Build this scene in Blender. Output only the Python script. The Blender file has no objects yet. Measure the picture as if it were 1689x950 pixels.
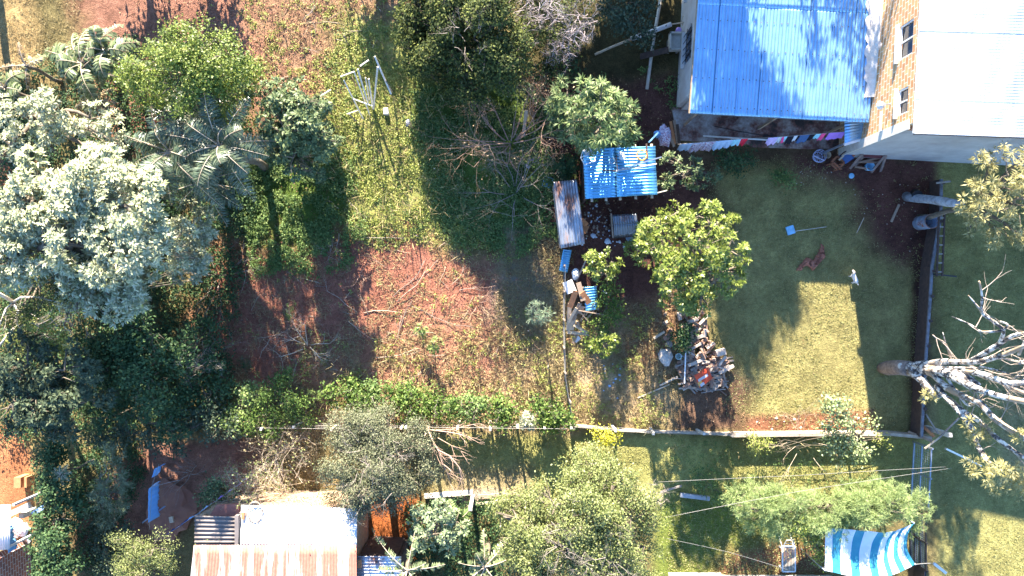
import bpy, math, random
import numpy as np
from mathutils import Vector, Matrix
R = math.radians
random.seed(7); rng = np.random.default_rng(11)
scene = bpy.context.scene
COL = scene.collection
# ------------------------------------------------------------------ camera, sky, sun, exposure
H = 28.5; PX = 40.0; CX, CY = 844.5, 475.0       # drone height (m), ground scale (photo px per m), centre
cam_d = bpy.data.cameras.new('camera'); cam = bpy.data.objects.new('camera', cam_d); COL.objects.link(cam)
cam.location = (0, 0, H); cam.rotation_euler = (0, 0, 0)
cam_d.sensor_width = 36; cam_d.lens = 36 * H * PX / 1689.0
cam_d.clip_start = 0.1; cam_d.clip_end = 3000
scene.camera = cam
SUN_EL = 22.5; SUN_DX = 0.13                       # shadows run down the picture and a little to the right
az = math.atan2(-SUN_DX, 1.0)                      # clockwise from +Y
world = bpy.data.worlds.new('World'); scene.world = world; world.use_nodes = True
wn = world.node_tree.nodes; bg = wn['Background']
sky = wn.new('ShaderNodeTexSky'); sky.sky_type = 'NISHITA'; sky.sun_disc = False
sky.sun_elevation = R(SUN_EL); sky.sun_rotation = az
sky.altitude = 1200; sky.air_density = 1.0; sky.dust_density = 0.2; sky.ozone_density = 5.0
world.node_tree.links.new(sky.outputs[0], bg.inputs[0]); bg.inputs[1].default_value = 0.10
sd = bpy.data.lights.new('sun', 'SUN'); sd.energy = 5.0; sd.angle = R(0.5); sd.color = (1.0, 0.90, 0.76)
so = bpy.data.objects.new('sun', sd); COL.objects.link(so)
sv = Vector((math.sin(az) * math.cos(R(SUN_EL)), math.cos(az) * math.cos(R(SUN_EL)), math.sin(R(SUN_EL))))
so.rotation_euler = sv.to_track_quat('Z', 'Y').to_euler(); so.location = sv * 60
scene.view_settings.view_transform = 'Standard'; scene.view_settings.look = 'None'
scene.view_settings.exposure = 2.65; scene.view_settings.gamma = 1.0
scene.view_settings.use_curve_mapping = False
scene.cycles.use_denoising = True
scene.cycles.max_bounces = 5; scene.cycles.diffuse_bounces = 3; scene.cycles.glossy_bounces = 2
scene.cycles.transmission_bounces = 3; scene.cycles.transparent_max_bounces = 4

# ------------------------------------------------------------------ helpers
def Wp(px, py, h=0.0):
    s = (H - h) / H
    return Vector(((px - CX) / PX * s, (CY - py) / PX * s, h))
def tag(o, label=None, cat=None, group=None, kind=None):
    if label: o['label'] = label
    if cat: o['category'] = cat
    if group: o['group'] = group
    if kind: o['kind'] = kind
    return o
def thing(name, label, cat, loc, group=None, rz=0.0):
    o = bpy.data.objects.new(name, None); COL.objects.link(o)
    o.empty_display_size = 0.2
    o.location = loc; o.rotation_euler = (0, 0, rz)
    return tag(o, label, cat, group)
def link_mesh(name, me, mat, parent=None, loc=None):
    o = bpy.data.objects.new(name, me); COL.objects.link(o)
    if mat is not None:
        for m in (mat if isinstance(mat, (list, tuple)) else [mat]): me.materials.append(m)
    if parent is not None: o.parent = parent
    if loc is not None: o.location = loc
    return o
def fast_mesh(name, V, F, off=(0, 0, 0), smooth=False):
    """V (n,3) array, F (m,4) or (m,3) array of indices"""
    V = np.asarray(V, dtype=np.float32) - np.asarray(off, dtype=np.float32)
    F = np.asarray(F, dtype=np.int32); k = F.shape[1]
    me = bpy.data.meshes.new(name)
    me.vertices.add(len(V)); me.vertices.foreach_set('co', V.ravel())
    me.loops.add(F.size); me.loops.foreach_set('vertex_index', F.ravel())
    me.polygons.add(len(F)); me.polygons.foreach_set('loop_start', np.arange(0, F.size, k, dtype=np.int32))
    me.polygons.foreach_set('loop_total', np.full(len(F), k, dtype=np.int32))
    if smooth: me.polygons.foreach_set('use_smooth', np.ones(len(F), dtype=bool))
    me.update(calc_edges=True)
    return me
def wloc(p):                       # world location of a parent (all parents are top level or unrotated children)
    l = Vector((0, 0, 0))
    while p is not None: l = l + p.location; p = p.parent
    return l
class MB:
    def __init__(s): s.v = []; s.f = []; s.mi = []; s.cur = 0
    def add(s, vs, fs):
        b = len(s.v); s.v += [tuple(v) for v in vs]
        for f in fs: s.f.append(tuple(b + i for i in f)); s.mi.append(s.cur)
    def box(s, c, size, M=None, rz=0.0):
        x, y, z = (d / 2 for d in size); c = Vector(c)
        M = M or Matrix.Rotation(rz, 3, 'Z')
        vs = [c + M @ Vector((i * x, j * y, k * z)) for k in (-1, 1) for j in (-1, 1) for i in (-1, 1)]
        s.add(vs, [(0, 2, 3, 1), (4, 5, 7, 6), (0, 1, 5, 4), (2, 6, 7, 3), (0, 4, 6, 2), (1, 3, 7, 5)])
        return s
    def bar(s, a, b, w, t=None):   # rectangular bar from a to b
        a, b = Vector(a), Vector(b); t = t or w; d = (b - a); L = d.length
        if L < 1e-5: return s
        d /= L; up = Vector((0, 0, 1)) if abs(d.z) < 0.95 else Vector((0, 1, 0))
        x = d.cross(up).normalized(); y = x.cross(d)
        vs = [p + x * (i * w / 2) + y * (j * t / 2) for p in (a, b) for (i, j) in ((-1, -1), (1, -1), (1, 1), (-1, 1))]
        s.add(vs, [(3, 2, 1, 0), (4, 5, 6, 7), (0, 1, 5, 4), (1, 2, 6, 5), (2, 3, 7, 6), (3, 0, 4, 7)])
        return s
    def tube(s, pts, rad, n=8, cap=True, closed=False):
        pts = [Vector(p) for p in pts]; m = len(pts)
        if not isinstance(rad, (list, tuple)): rad = [rad] * m
        ref = None; rings = []
        for i, p in enumerate(pts):
            if closed: d = pts[(i + 1) % m] - pts[i - 1]
            else: d = pts[min(i + 1, m - 1)] - pts[max(i - 1, 0)]
            d = d.normalized() if d.length > 1e-9 else Vector((0, 0, 1))
            if ref is None:
                ref = d.cross(Vector((0, 0, 1)) if abs(d.z) < 0.9 else Vector((1, 0, 0))).normalized()
            ref = (ref - d * ref.dot(d)).normalized(); y = d.cross(ref)
            rings.append([p + (ref * math.cos(2 * math.pi * k / n) + y * math.sin(2 * math.pi * k / n)) * rad[i] for k in range(n)])
        vs = [v for r in rings for v in r]; fs = []
        for i in range(m if closed else m - 1):
            j = (i + 1) % m
            for k in range(n):
                fs.append((i * n + k, i * n + (k + 1) % n, j * n + (k + 1) % n, j * n + k))
        if cap and not closed:
            fs.append(tuple(range(n - 1, -1, -1))); fs.append(tuple((m - 1) * n + k for k in range(n)))
        s.add(vs, fs); return s
    def lathe(s, c, prof, n=20):   # prof: (r,z)
        c = Vector(c); vs = []
        for r, z in prof:
            for k in range(n):
                a = 2 * math.pi * k / n; vs.append(c + Vector((r * math.cos(a), r * math.sin(a), z)))
        fs = [(i * n + k, i * n + (k + 1) % n, (i + 1) * n + (k + 1) % n, (i + 1) * n + k) for i in range(len(prof) - 1) for k in range(n)]
        s.add(vs, fs); return s
    def prism(s, poly, z0, z1):
        n = len(poly)
        def zz(z, i): return z[i] if isinstance(z, (list, tuple)) else z
        vs = [(p[0], p[1], zz(z0, i)) for i, p in enumerate(poly)] + [(p[0], p[1], zz(z1, i)) for i, p in enumerate(poly)]
        s.add(vs, [tuple(range(n - 1, -1, -1)), tuple(range(n, 2 * n))] + [(i, (i + 1) % n, n + (i + 1) % n, n + i) for i in range(n)])
        return s
    def build(s, name, mat, parent=None, loc=None, smooth=False, off=None):
        """geometry is in world coordinates; origin goes to the parent's place (or loc)"""
        o0 = wloc(parent) if parent is not None else Vector(loc if loc is not None else (0, 0, 0))
        if off is not None: o0 = Vector(off)
        me = bpy.data.meshes.new(name)
        me.from_pydata([tuple(Vector(v) - o0) for v in s.v], [], s.f)
        if any(s.mi): me.polygons.foreach_set('material_index', s.mi)
        if smooth: me.polygons.foreach_set('use_smooth', [True] * len(me.polygons))
        me.validate(); me.update()
        return link_mesh(name, me, mat, parent, loc if parent is None else None)
def bevel(o, w=0.01, seg=1):
    m = o.modifiers.new('bevel', 'BEVEL'); m.width = w; m.segments = seg; m.limit_method = 'ANGLE'; return o
def copy_tree(o, parent=None):
    c = o.copy(); COL.objects.link(c); c.parent = parent
    for ch in list(o.children): copy_tree(ch, c)
    return c

# ------------------------------------------------------------------ materials
MATS = {}
def mat_new(name):
    m = bpy.data.materials.new(name); m.use_nodes = True; nt = m.node_tree; nt.nodes.clear()
    out = nt.nodes.new('ShaderNodeOutputMaterial'); b = nt.nodes.new('ShaderNodeBsdfPrincipled')
    nt.links.new(b.outputs[0], out.inputs[0]); MATS[name] = m
    return m, nt, b, out
def ramp(nt, fac, stops):
    r = nt.nodes.new('ShaderNodeValToRGB'); e = r.color_ramp.elements
    while len(e) < len(stops): e.new(0.5)
    for i, (p, c) in enumerate(stops): e[i].position = p; e[i].color = (*c, 1)
    nt.links.new(fac, r.inputs[0]); return r.outputs[0]
def noise(nt, scale, detail=4, rough=0.6, vec=None, coord='Object', stretch=None):
    n = nt.nodes.new('ShaderNodeTexNoise'); n.inputs['Scale'].default_value = scale
    n.inputs['Detail'].default_value = detail; n.inputs['Roughness'].default_value = rough
    tc = nt.nodes.new('ShaderNodeTexCoord'); v = tc.outputs[coord] if vec is None else vec
    if stretch:
        mp = nt.nodes.new('ShaderNodeMapping'); mp.inputs['Scale'].default_value = stretch
        nt.links.new(v, mp.inputs[0]); v = mp.outputs[0]
    nt.links.new(v, n.inputs['Vector']); return n.outputs['Fac']
def mixc(nt, fac, a, b, mode='MIX'):
    m = nt.nodes.new('ShaderNodeMix'); m.data_type = 'RGBA'; m.blend_type = mode
    for s, v in ((m.inputs['Factor'], fac), (m.inputs['A'], a), (m.inputs['B'], b)):
        if hasattr(v, 'links') or hasattr(v, 'is_linked'): nt.links.new(v, s)
        elif isinstance(v, (int, float)): s.default_value = v
        else: s.default_value = (*v, 1)
    return m.outputs['Result']
def bump(nt, b, h, strength=0.3, dist=0.02):
    n = nt.nodes.new('ShaderNodeBump'); n.inputs['Strength'].default_value = strength; n.inputs['Distance'].default_value = dist
    nt.links.new(h, n.inputs['Height']); nt.links.new(n.outputs[0], b.inputs['Normal'])
def simple(name, c, c2=None, rough=0.8, metal=0.0, scale=6, bumps=0.2, spec=0.3, stretch=None, bscale=None):
    if name in MATS: return MATS[name]
    m, nt, b, _ = mat_new(name)
    c2 = c2 or tuple(x * 0.7 for x in c)
    n = noise(nt, scale, 5, 0.65, stretch=stretch)
    nt.links.new(ramp(nt, n, [(0.3, c2), (0.7, c)]), b.inputs['Base Color'])
    b.inputs['Roughness'].default_value = rough; b.inputs['Metallic'].default_value = metal
    b.inputs['Specular IOR Level'].default_value = spec
    if bumps: bump(nt, b, noise(nt, bscale or scale * 5, 3), bumps, 0.01)
    return m
def leafmat(name, stops, rough=0.5, transl=0.3, spec=0.4):
    m, nt, b, out = mat_new(name)
    g = nt.nodes.new('ShaderNodeNewGeometry')
    n = noise(nt, 0.9, 3, 0.5)
    ad = nt.nodes.new('ShaderNodeMath'); ad.operation = 'MULTIPLY_ADD'; ad.inputs[1].default_value = 0.65
    nt.links.new(g.outputs['Random Per Island'], ad.inputs[0])
    ml = nt.nodes.new('ShaderNodeMath'); ml.operation = 'MULTIPLY'; ml.inputs[1].default_value = 0.35; nt.links.new(n, ml.inputs[0])
    nt.links.new(ml.outputs[0], ad.inputs[2])
    k = len(stops); c = ramp(nt, ad.outputs[0], [(0.08 + 0.84 * i / (k - 1), s) for i, s in enumerate(stops)])
    nt.links.new(c, b.inputs['Base Color']); b.inputs['Roughness'].default_value = rough
    b.inputs['Specular IOR Level'].default_value = spec
    t = nt.nodes.new('ShaderNodeBsdfTranslucent'); nt.links.new(c, t.inputs[0])
    mx = nt.nodes.new('ShaderNodeMixShader'); mx.inputs[0].default_value = transl
    nt.links.new(b.outputs[0], mx.inputs[1]); nt.links.new(t.outputs[0], mx.inputs[2]); nt.links.new(mx.outputs[0], out.inputs[0])
    return m
L_SILVER = leafmat('silver_leaf', [(.20, .25, .11), (.46, .48, .29), (.74, .73, .52)], 0.75, 0.15, 0.15)
L_SILVER2 = leafmat('blue_silver_leaf', [(.11, .16, .08), (.22, .28, .15), (.38, .42, .24)], 0.75, 0.15, 0.15)
L_BRIGHT = leafmat('bright_green_leaf', [(.06, .10, .018), (.16, .22, .035), (.34, .38, .08)], 0.5, 0.35)
L_GREYG = leafmat('grey_green_leaf', [(.045, .08, .03), (.11, .16, .06), (.32, .36, .16)], 0.55, 0.2, 0.35)
L_OLIVE = leafmat('olive_leaf', [(.03, .045, .018), (.06, .08, .025), (.20, .22, .05)], 0.7, 0.25, 0.15)
L_MANGO = leafmat('mango_leaf', [(.05, .10, .03), (.13, .19, .06), (.34, .38, .15)], 0.55, 0.2, 0.35)
L_YELLOWG = leafmat('yellow_green_leaf', [(.09, .14, .02), (.24, .30, .05), (.42, .44, .12)], 0.4, 0.35, 0.5)
L_PALEG = leafmat('pale_olive_leaf', [(.09, .12, .03), (.20, .23, .07), (.34, .35, .14)], 0.5, 0.3)
L_DUST = leafmat('dusty_green_leaf', [(.06, .08, .035), (.13, .14, .07), (.26, .26, .15)], 0.6, 0.2)
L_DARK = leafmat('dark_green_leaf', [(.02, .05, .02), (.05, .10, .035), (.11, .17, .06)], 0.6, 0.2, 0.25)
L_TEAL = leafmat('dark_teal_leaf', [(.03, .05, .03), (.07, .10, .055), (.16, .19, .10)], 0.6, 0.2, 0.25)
L_HEDGE = leafmat('hedge_leaf', [(.035, .075, .015), (.10, .17, .03), (.27, .34, .09)], 0.6, 0.3, 0.25)
L_NEEDLE = leafmat('feathery_leaf', [(.16, .23, .07), (.30, .38, .14), (.46, .52, .24)], 0.7, 0.4)
L_GOLD = leafmat('gold_leaf', [(.20, .19, .06), (.38, .34, .13), (.52, .48, .25)], 0.5, 0.3)
L_FERN = leafmat('fern_leaf', [(.10, .18, .04), (.22, .30, .08), (.36, .42, .16)], 0.5, 0.35)
L_PALM = leafmat('palm_leaf', [(.04, .07, .04), (.085, .12, .065), (.20, .22, .12)], 0.35, 0.15, 0.6)
L_BANANA = leafmat('banana_leaf', [(.09, .13, .05), (.20, .25, .11), (.40, .42, .24)], 0.35, 0.35, 0.5)
L_DRY = leafmat('dry_leaf', [(.20, .13, .07), (.36, .26, .15), (.50, .42, .28)], 0.8, 0.2, 0.1)
L_STRAW = leafmat('straw', [(.24, .17, .08), (.40, .32, .16), (.55, .47, .27)], 0.8, 0.25, 0.1)
L_WEED = leafmat('weed_leaf', [(.15, .20, .035), (.34, .38, .08), (.54, .52, .20)], 0.6, 0.35)
L_WEEDG = leafmat('green_weed_leaf', [(.06, .11, .03), (.14, .23, .06), (.27, .33, .10)], 0.6, 0.35)
L_LAWN = leafmat('lawn_blade', [(.17, .18, .05), (.32, .31, .11), (.52, .47, .22)], 0.6, 0.3)
L_LITTER = leafmat('litter_leaf', [(.12, .06, .035), (.26, .15, .08), (.42, .30, .18)], 0.8, 0.1, 0.1)
BARK = simple('bark', (.22, .18, .13), (.10, .08, .06), 0.9, scale=9, bumps=0.6)
TWIG = simple('grey_twig', (.36, .31, .26), (.20, .16, .13), 0.9, scale=14, bumps=0)
TWIGB = simple('brown_twig', (.42, .28, .20), (.25, .15, .11), 0.9, scale=14, bumps=0)
STRAWTWIG = simple('pale_stick', (.60, .50, .38), (.38, .29, .20), 0.9, scale=14, bumps=0)
DEADWOOD, nt, b, _ = mat_new('dead_bark')
n1 = noise(nt, 3.2, 6, 0.75, stretch=(1, 1.6, 1.6)); n2 = noise(nt, 1.3, 3, 0.5)
c = ramp(nt, n1, [(0.44, (.03, .028, .03)), (0.49, (.16, .14, .13)), (0.54, (.66, .62, .56))])
c = mixc(nt, ramp(nt, n2, [(0.5, (0, 0, 0)), (0.62, (1, 1, 1))]), c, (.30, .22, .15))
nt.links.new(c, b.inputs['Base Color']); b.inputs['Roughness'].default_value = 0.85; bump(nt, b, n1, 0.6, 0.03)
WOOD_W = simple('weathered_wood', (.42, .32, .24), (.22, .15, .10), 0.85, scale=8, stretch=(1, 6, 6))
WOOD_P = simple('pale_timber', (.62, .50, .36), (.42, .32, .22), 0.8, scale=8)
WOOD_O = simple('orange_board', (.55, .25, .11), (.35, .15, .07), 0.8, scale=5)
WOOD_D = simple('dark_timber', (.10, .065, .05), (.05, .035, .03), 0.85, scale=7)
LOG_END = simple('split_wood', (.50, .34, .22), (.30, .18, .11), 0.85, scale=12)
CONC = simple('concrete', (.40, .37, .33), (.24, .21, .18), 0.9, scale=3, bumps=0.3)
CONC_P = simple('pale_concrete', (.62, .58, .50), (.42, .37, .30), 0.9, scale=4, bumps=0.3)
PLASTER = simple('white_plaster', (.66, .64, .60), (.50, .46, .42), 0.85, scale=2, bumps=0.15)
WHITE = simple('white_paint', (.80, .79, .77), (.68, .67, .65), 0.5, scale=6, bumps=0)
BLACKM = simple('dark_metal', (.045, .045, .05), (.03, .03, .03), 0.5, 0.6, bumps=0.1)
GREYM = simple('grey_metal', (.45, .50, .56), (.30, .33, .38), 0.35, 0.7, bumps=0.1)
GLASS = simple('window_glass', (.03, .035, .04), (.02, .02, .025), 0.08, 0.0, bumps=0, spec=0.8)
WIRE = simple('wire', (.36, .34, .31), (.28, .26, .24), 0.5, 0.3, bumps=0)
def cloth_mat(name, c, c2=None, tr=0.15):
    m = simple(name, c, c2 or tuple(x * .85 for x in c), 0.9, scale=5, bumps=0.2, spec=0.1)
    return m
def metal_sheet(name, base, rust_lo, rust_hi, rustc=((.30, .10, .05), (.16, .06, .035)), stretch=(1, 1, 1), metal=0.75, rough=0.34, nscale=0.8, dirt=0.25):
    m, nt, b, _ = mat_new(name)
    n = noise(nt, nscale, 6, 0.7, stretch=stretch)
    fac = ramp(nt, n, [(rust_lo, (0, 0, 0)), (rust_hi, (1, 1, 1))])
    d = noise(nt, 1.7, 5, 0.7)
    bc = mixc(nt, ramp(nt, d, [(0.35, (0, 0, 0)), (0.75, (1, 1, 1))]), base, tuple(x * (1 - dirt) for x in base))
    bc = mixc(nt, 1.0, bc, ramp(nt, noise(nt, 1.1, 5, .75, stretch=(7, .5, 1)), [(.3, (.78, .78, .78)), (.7, (1.12, 1.1, 1.08))]), 'MULTIPLY')
    rc = ramp(nt, noise(nt, 9, 3), [(0.3, rustc[1]), (0.7, rustc[0])])
    nt.links.new(mixc(nt, fac, bc, rc), b.inputs['Base Color'])
    inv = nt.nodes.new('ShaderNodeMath'); inv.operation = 'MULTIPLY_ADD'; inv.inputs[1].default_value = -metal; inv.inputs[2].default_value = metal
    nt.links.new(fac, inv.inputs[0]); nt.links.new(inv.outputs[0], b.inputs['Metallic'])
    rr = nt.nodes.new('ShaderNodeMath'); rr.operation = 'MULTIPLY_ADD'; rr.inputs[1].default_value = 0.85 - rough; rr.inputs[2].default_value = rough
    nt.links.new(fac, rr.inputs[0]); nt.links.new(rr.outputs[0], b.inputs['Roughness'])
    bump(nt, b, d, 0.15, 0.02)
    return m
ZINC = metal_sheet('zinc_roof', (.31, .58, .88), 0.68, 0.78, metal=.6)  # blue of the reflected sky is put into the base colour
ZINC_W = metal_sheet('pale_zinc_roof', (.78, .78, .77), 0.68, 0.80, metal=0.08, rough=0.45)
ZINC_SHED = metal_sheet('shed_zinc', (.20, .56, .86), 0.70, 0.82, metal=.8)
RUSTY = metal_sheet('rusty_zinc', (.42, .46, .52), 0.44, 0.60, rustc=((.30, .13, .08), (.14, .07, .05)), stretch=(2, .6, 1), nscale=1.1, metal=0.6)
STRIPED = metal_sheet('streaked_rust_zinc', (.74, .73, .70), 0.43, 0.50, rustc=((.40, .17, .12), (.30, .12, .08)), stretch=(3.2, .22, 1), nscale=0.7, metal=0.3, rough=0.45)
DARKSH = metal_sheet('dark_fibre_sheet', (.20, .17, .155), 0.7, 0.8, metal=0.1, rough=0.7)
def brick_mat(name, c1, c2, mort, axis, bw=.30, bh=.19, ms=.014):
    m, nt, b, _ = mat_new(name)
    tc = nt.nodes.new('ShaderNodeTexCoord'); sp = nt.nodes.new('ShaderNodeSeparateXYZ'); nt.links.new(tc.outputs['Object'], sp.inputs[0])
    cb = nt.nodes.new('ShaderNodeCombineXYZ'); nt.links.new(sp.outputs[axis], cb.inputs[0]); nt.links.new(sp.outputs[2], cb.inputs[1])
    br = nt.nodes.new('ShaderNodeTexBrick'); nt.links.new(cb.outputs[0], br.inputs['Vector'])
    br.inputs['Color1'].default_value = (*c1, 1); br.inputs['Color2'].default_value = (*c2, 1); br.inputs['Mortar'].default_value = (*mort, 1)
    br.inputs['Scale'].default_value = 1; br.inputs['Mortar Size'].default_value = ms
    br.inputs['Brick Width'].default_value = bw; br.inputs['Row Height'].default_value = bh; br.inputs['Bias'].default_value = 0.0
    n = noise(nt, 3, 4)
    nt.links.new(mixc(nt, 0.35, br.outputs['Color'], ramp(nt, n, [(0.3, (.25, .15, .08)), (0.7, (.8, .7, .5))]), 'SOFT_LIGHT'), b.inputs['Base Color'])
    b.inputs['Roughness'].default_value = 0.85
    bump(nt, b, br.outputs['Fac'], -0.5, 0.01)
    return m
BRICK_Y = brick_mat('honey_brick', (.56, .34, .16), (.40, .20, .09), (.60, .54, .45), 1)
BRICK_X = brick_mat('red_brick', (.40, .17, .09), (.30, .12, .07), (.50, .45, .38), 0)
BRICK_L = brick_mat('brown_brick', (.34, .13, .08), (.17, .08, .07), (.45, .45, .45), 0, .26, .14, .012)

# ------------------------------------------------------------------ numpy noise & polygon masks
_grids = {}
def vnoise(x, y, cell, seed=0, octv=3):
    out = np.zeros_like(x, dtype=float); amp = 1.0; tot = 0
    for o in range(octv):
        k = (seed, o)
        if k not in _grids: _grids[k] = np.random.default_rng(100 + seed * 7 + o).random((256, 256))
        g = _grids[k]; u = x / cell * (2 ** o) + 1000; v = y / cell * (2 ** o) + 1000
        i = np.floor(u).astype(int); j = np.floor(v).astype(int); fu = u - i; fv = v - j
        fu = fu * fu * (3 - 2 * fu); fv = fv * fv * (3 - 2 * fv)
        a = g[i % 256, j % 256]; b_ = g[(i + 1) % 256, j % 256]; c_ = g[i % 256, (j + 1) % 256]; d_ = g[(i + 1) % 256, (j + 1) % 256]
        out += amp * ((a * (1 - fu) + b_ * fu) * (1 - fv) + (c_ * (1 - fu) + d_ * fu) * fv); tot += amp; amp *= 0.55
    return out / tot
def sdist(px, py, poly):           # signed distance in px, >0 inside
    x = px; y = py; best = np.full(x.shape, 1e9); ins = np.zeros(x.shape, bool); n = len(poly)
    for i in range(n):
        x1, y1 = poly[i]; x2, y2 = poly[(i + 1) % n]; dx, dy = x2 - x1, y2 - y1
        t = np.clip(((x - x1) * dx + (y - y1) * dy) / (dx * dx + dy * dy + 1e-9), 0, 1)
        best = np.minimum(best, np.hypot(x - x1 - t * dx, y - y1 - t * dy))
        c1 = (y1 > y) != (y2 > y)
        with np.errstate(divide='ignore', invalid='ignore'):
            xi = (x2 - x1) * (y - y1) / (y2 - y1 + 1e-12) + x1
        ins ^= c1 & (x < xi)
    return np.where(ins, best, -best)
def mask(px, py, poly, feather=20, wob=25, seed=1):
    d = sdist(px, py, poly) + (vnoise(px, py, 45, seed) - 0.5) * 2 * wob
    t = np.clip(d / feather * 0.5 + 0.5, 0, 1); return t * t * (3 - 2 * t)

SOIL = (.40, .17, .115); SOIL2 = (.36, .18, .125); ORANGE = (.46, .15, .05); STRAWC = (.50, .37, .22); TAN = (.50, .36, .17)
WEEDC = (.36, .38, .12); GREENC = (.12, .19, .04); LAWNC = (.38, .34, .14); GREYDRY = (.34, .32, .25); SHADESOIL = (.16, .075, .06)  # last one: the red soil darkened, its shade put into the colour
ZONES = [  # (polygon px, colour, feather, wobble)
    ([(-900, -600), (60, -600), (55, 60), (70, 130), (-900, 160)], TAN, 20, 20),
    ([(150, -300), (660, -300), (640, 100), (560, 180), (200, 260), (120, 100)], SOIL2, 40, 40),
    ([(420, -50), (640, -50), (660, 60), (600, 130), (440, 130)], (.40, .24, .15), 50, 60),
    ([(570, 20), (665, 60), (720, 200), (800, 400), (700, 420), (570, 380), (560, 240), (540, 140)], WEEDC, 40, 35),
    ([(390, 260), (590, 250), (590, 430), (420, 440)], GREENC, 30, 35),
    ([(670, 120), (900, 150), (900, 400), (840, 420), (720, 380)], GREENC, 30, 30),
    ([(330, 420), (600, 380), (720, 370), (850, 480), (900, 650), (560, 660), (330, 620)], SOIL, 35, 45),
    ([(540, 610), (930, 590), (930, 700), (500, 700)], (.50, .32, .20), 45, 45),
    ([(600, 540), (860, 500), (880, 610), (600, 620)], (.40, .20, .13), 30, 40),
    ([(835, 385), (930, 385), (930, 520), (820, 520)], GREYDRY, 30, 20),
    ([(850, 510), (1100, 480), (1105, 700), (850, 700)], STRAWC, 30, 35),
    ([(870, 120), (1130, 120), (1120, 240), (1180, 260), (1180, 340), (1090, 510), (960, 520), (880, 420)], SHADESOIL, 25, 15),
    ([(850, -500), (1130, -500), (1130, 130), (860, 130)], (.10, .085, .04), 25, 20),  # yard ground darkened to stand in for the tree shade over it
    ([(1020, 500), (1110, 490), (1110, 600), (1030, 600)], (.36, .20, .12), 20, 20),
    ([(1150, 250), (1545, 240), (1530, 720), (1180, 720), (1170, 500), (1230, 350)], LAWNC, 15, 12),
    ([(1225, 685), (1440, 675), (1440, 715), (1225, 715)], (.36, .17, .10), 8, 8),
    ([(1290, 240), (1560, 240), (1545, 380), (1500, 440), (1440, 420), (1400, 320), (1300, 290)], SHADESOIL, 30, 20),
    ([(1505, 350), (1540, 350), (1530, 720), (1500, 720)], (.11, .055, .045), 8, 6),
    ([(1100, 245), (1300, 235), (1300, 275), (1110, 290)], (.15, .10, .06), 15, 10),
    ([(1190, 590), (1240, 640), (1230, 715), (1110, 715), (1120, 650)], (.20, .12, .08), 20, 15),
    ([(720, 715), (1540, 725), (1540, 830), (720, 830)], (.38, .37, .13), 14, 8),
    ([(720, 760), (880, 770), (880, 840), (720, 840)], (.40, .33, .18), 20, 15),
    ([(740, 810), (900, 812), (900, 826), (740, 828)], (.45, .38, .30), 6, 5),
    ([(1080, 820), (1370, 820), (1370, 1300), (1080, 1300)], (.22, .27, .06), 15, 8),
    ([(1200, 895), (1370, 880), (1370, 960), (1180, 950)], (.28, .14, .08), 20, 20),
    ([(1548, 240), (3500, 200), (3500, 2500), (1540, 2500)], (.36, .34, .13), 12, 5),
    ([(1655, 560), (1720, 560), (1720, 800), (1650, 800)], (.42, .36, .18), 10, 8),
    ([(240, 730), (430, 725), (430, 850), (320, 850), (250, 950), (130, 950), (130, 830)], SOIL2, 15, 12),
    ([(-300, 700), (48, 700), (48, 900), (-300, 900)], (.48, .21, .10), 12, 10),
    ([(585, 820), (690, 820), (690, 960), (585, 960)], ORANGE, 12, 5),
    ([(0, 260), (60, 260), (60, 320), (0, 320)], SOIL, 15, 12),
]
def ground_colour(X, Y):
    px = CX + X * PX; py = CY - Y * PX
    c = np.empty(X.shape + (3,)); c[...] = (.24, .20, .09)
    n0 = vnoise(px, py, 90, 5)[..., None]; c = c * (0.7 + 0.6 * n0)
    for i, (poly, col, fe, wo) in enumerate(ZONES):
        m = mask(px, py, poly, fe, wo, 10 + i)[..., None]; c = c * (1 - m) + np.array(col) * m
    # mottling: straw and weed patches, bare soil patches
    n1 = vnoise(px, py, 26, 3)[..., None]; n2 = vnoise(px, py, 14, 4)[..., None]; n3 = vnoise(px, py, 160, 6)[..., None]
    c = c * (0.62 + 0.76 * n1) * (0.75 + 0.5 * n2) * (0.8 + 0.4 * n3)
    return np.clip(c, 0.01, 0.8)
def axis(lo, hi, fine, out, nout):
    mid = np.arange(lo, hi + fine, fine); a = np.geomspace(1, out, nout)
    return np.concatenate([(lo - a)[::-1], mid, hi + a])
xs = axis(-23, 23, 0.10, 600, 16); ys = axis(-14, 14, 0.10, 600, 16)
GX, GY = np.meshgrid(xs, ys)
GZ = (vnoise(GX, GY, 0.9, 21, 3) - 0.5) * 0.07 * np.clip((vnoise(GX, GY, 6, 22) - 0.2) * 2, 0.3, 1)
def flat_mask(X, Y):               # smoother inside the mown lawn
    return mask(CX + X * PX, CY - Y * PX, [(1150, 200), (1760, 200), (1760, 900), (1160, 900)], 60, 5, 40)
GZ = GZ * (1 - 0.75 * flat_mask(GX, GY))
far = (np.abs(GX) > 24) | (np.abs(GY) > 15); GZ[far] = 0
ny, nx = GX.shape
V = np.stack([GX, GY, GZ], -1).reshape(-1, 3)
idx = np.arange(ny * nx).reshape(ny, nx)
F = np.stack([idx[:-1, :-1], idx[:-1, 1:], idx[1:, 1:], idx[1:, :-1]], -1).reshape(-1, 4)
me = fast_mesh('ground', V, F, smooth=True)
ca = me.color_attributes.new('soil', 'FLOAT_COLOR', 'POINT')
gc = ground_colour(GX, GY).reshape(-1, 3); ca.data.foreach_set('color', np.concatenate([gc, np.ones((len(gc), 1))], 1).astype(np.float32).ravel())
GM, nt, b, _ = mat_new('ground_earth')
at = nt.nodes.new('ShaderNodeAttribute'); at.attribute_name = 'soil'
na = noise(nt, 6, 6, 0.75); nb_ = noise(nt, 28, 4, 0.7)
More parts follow.
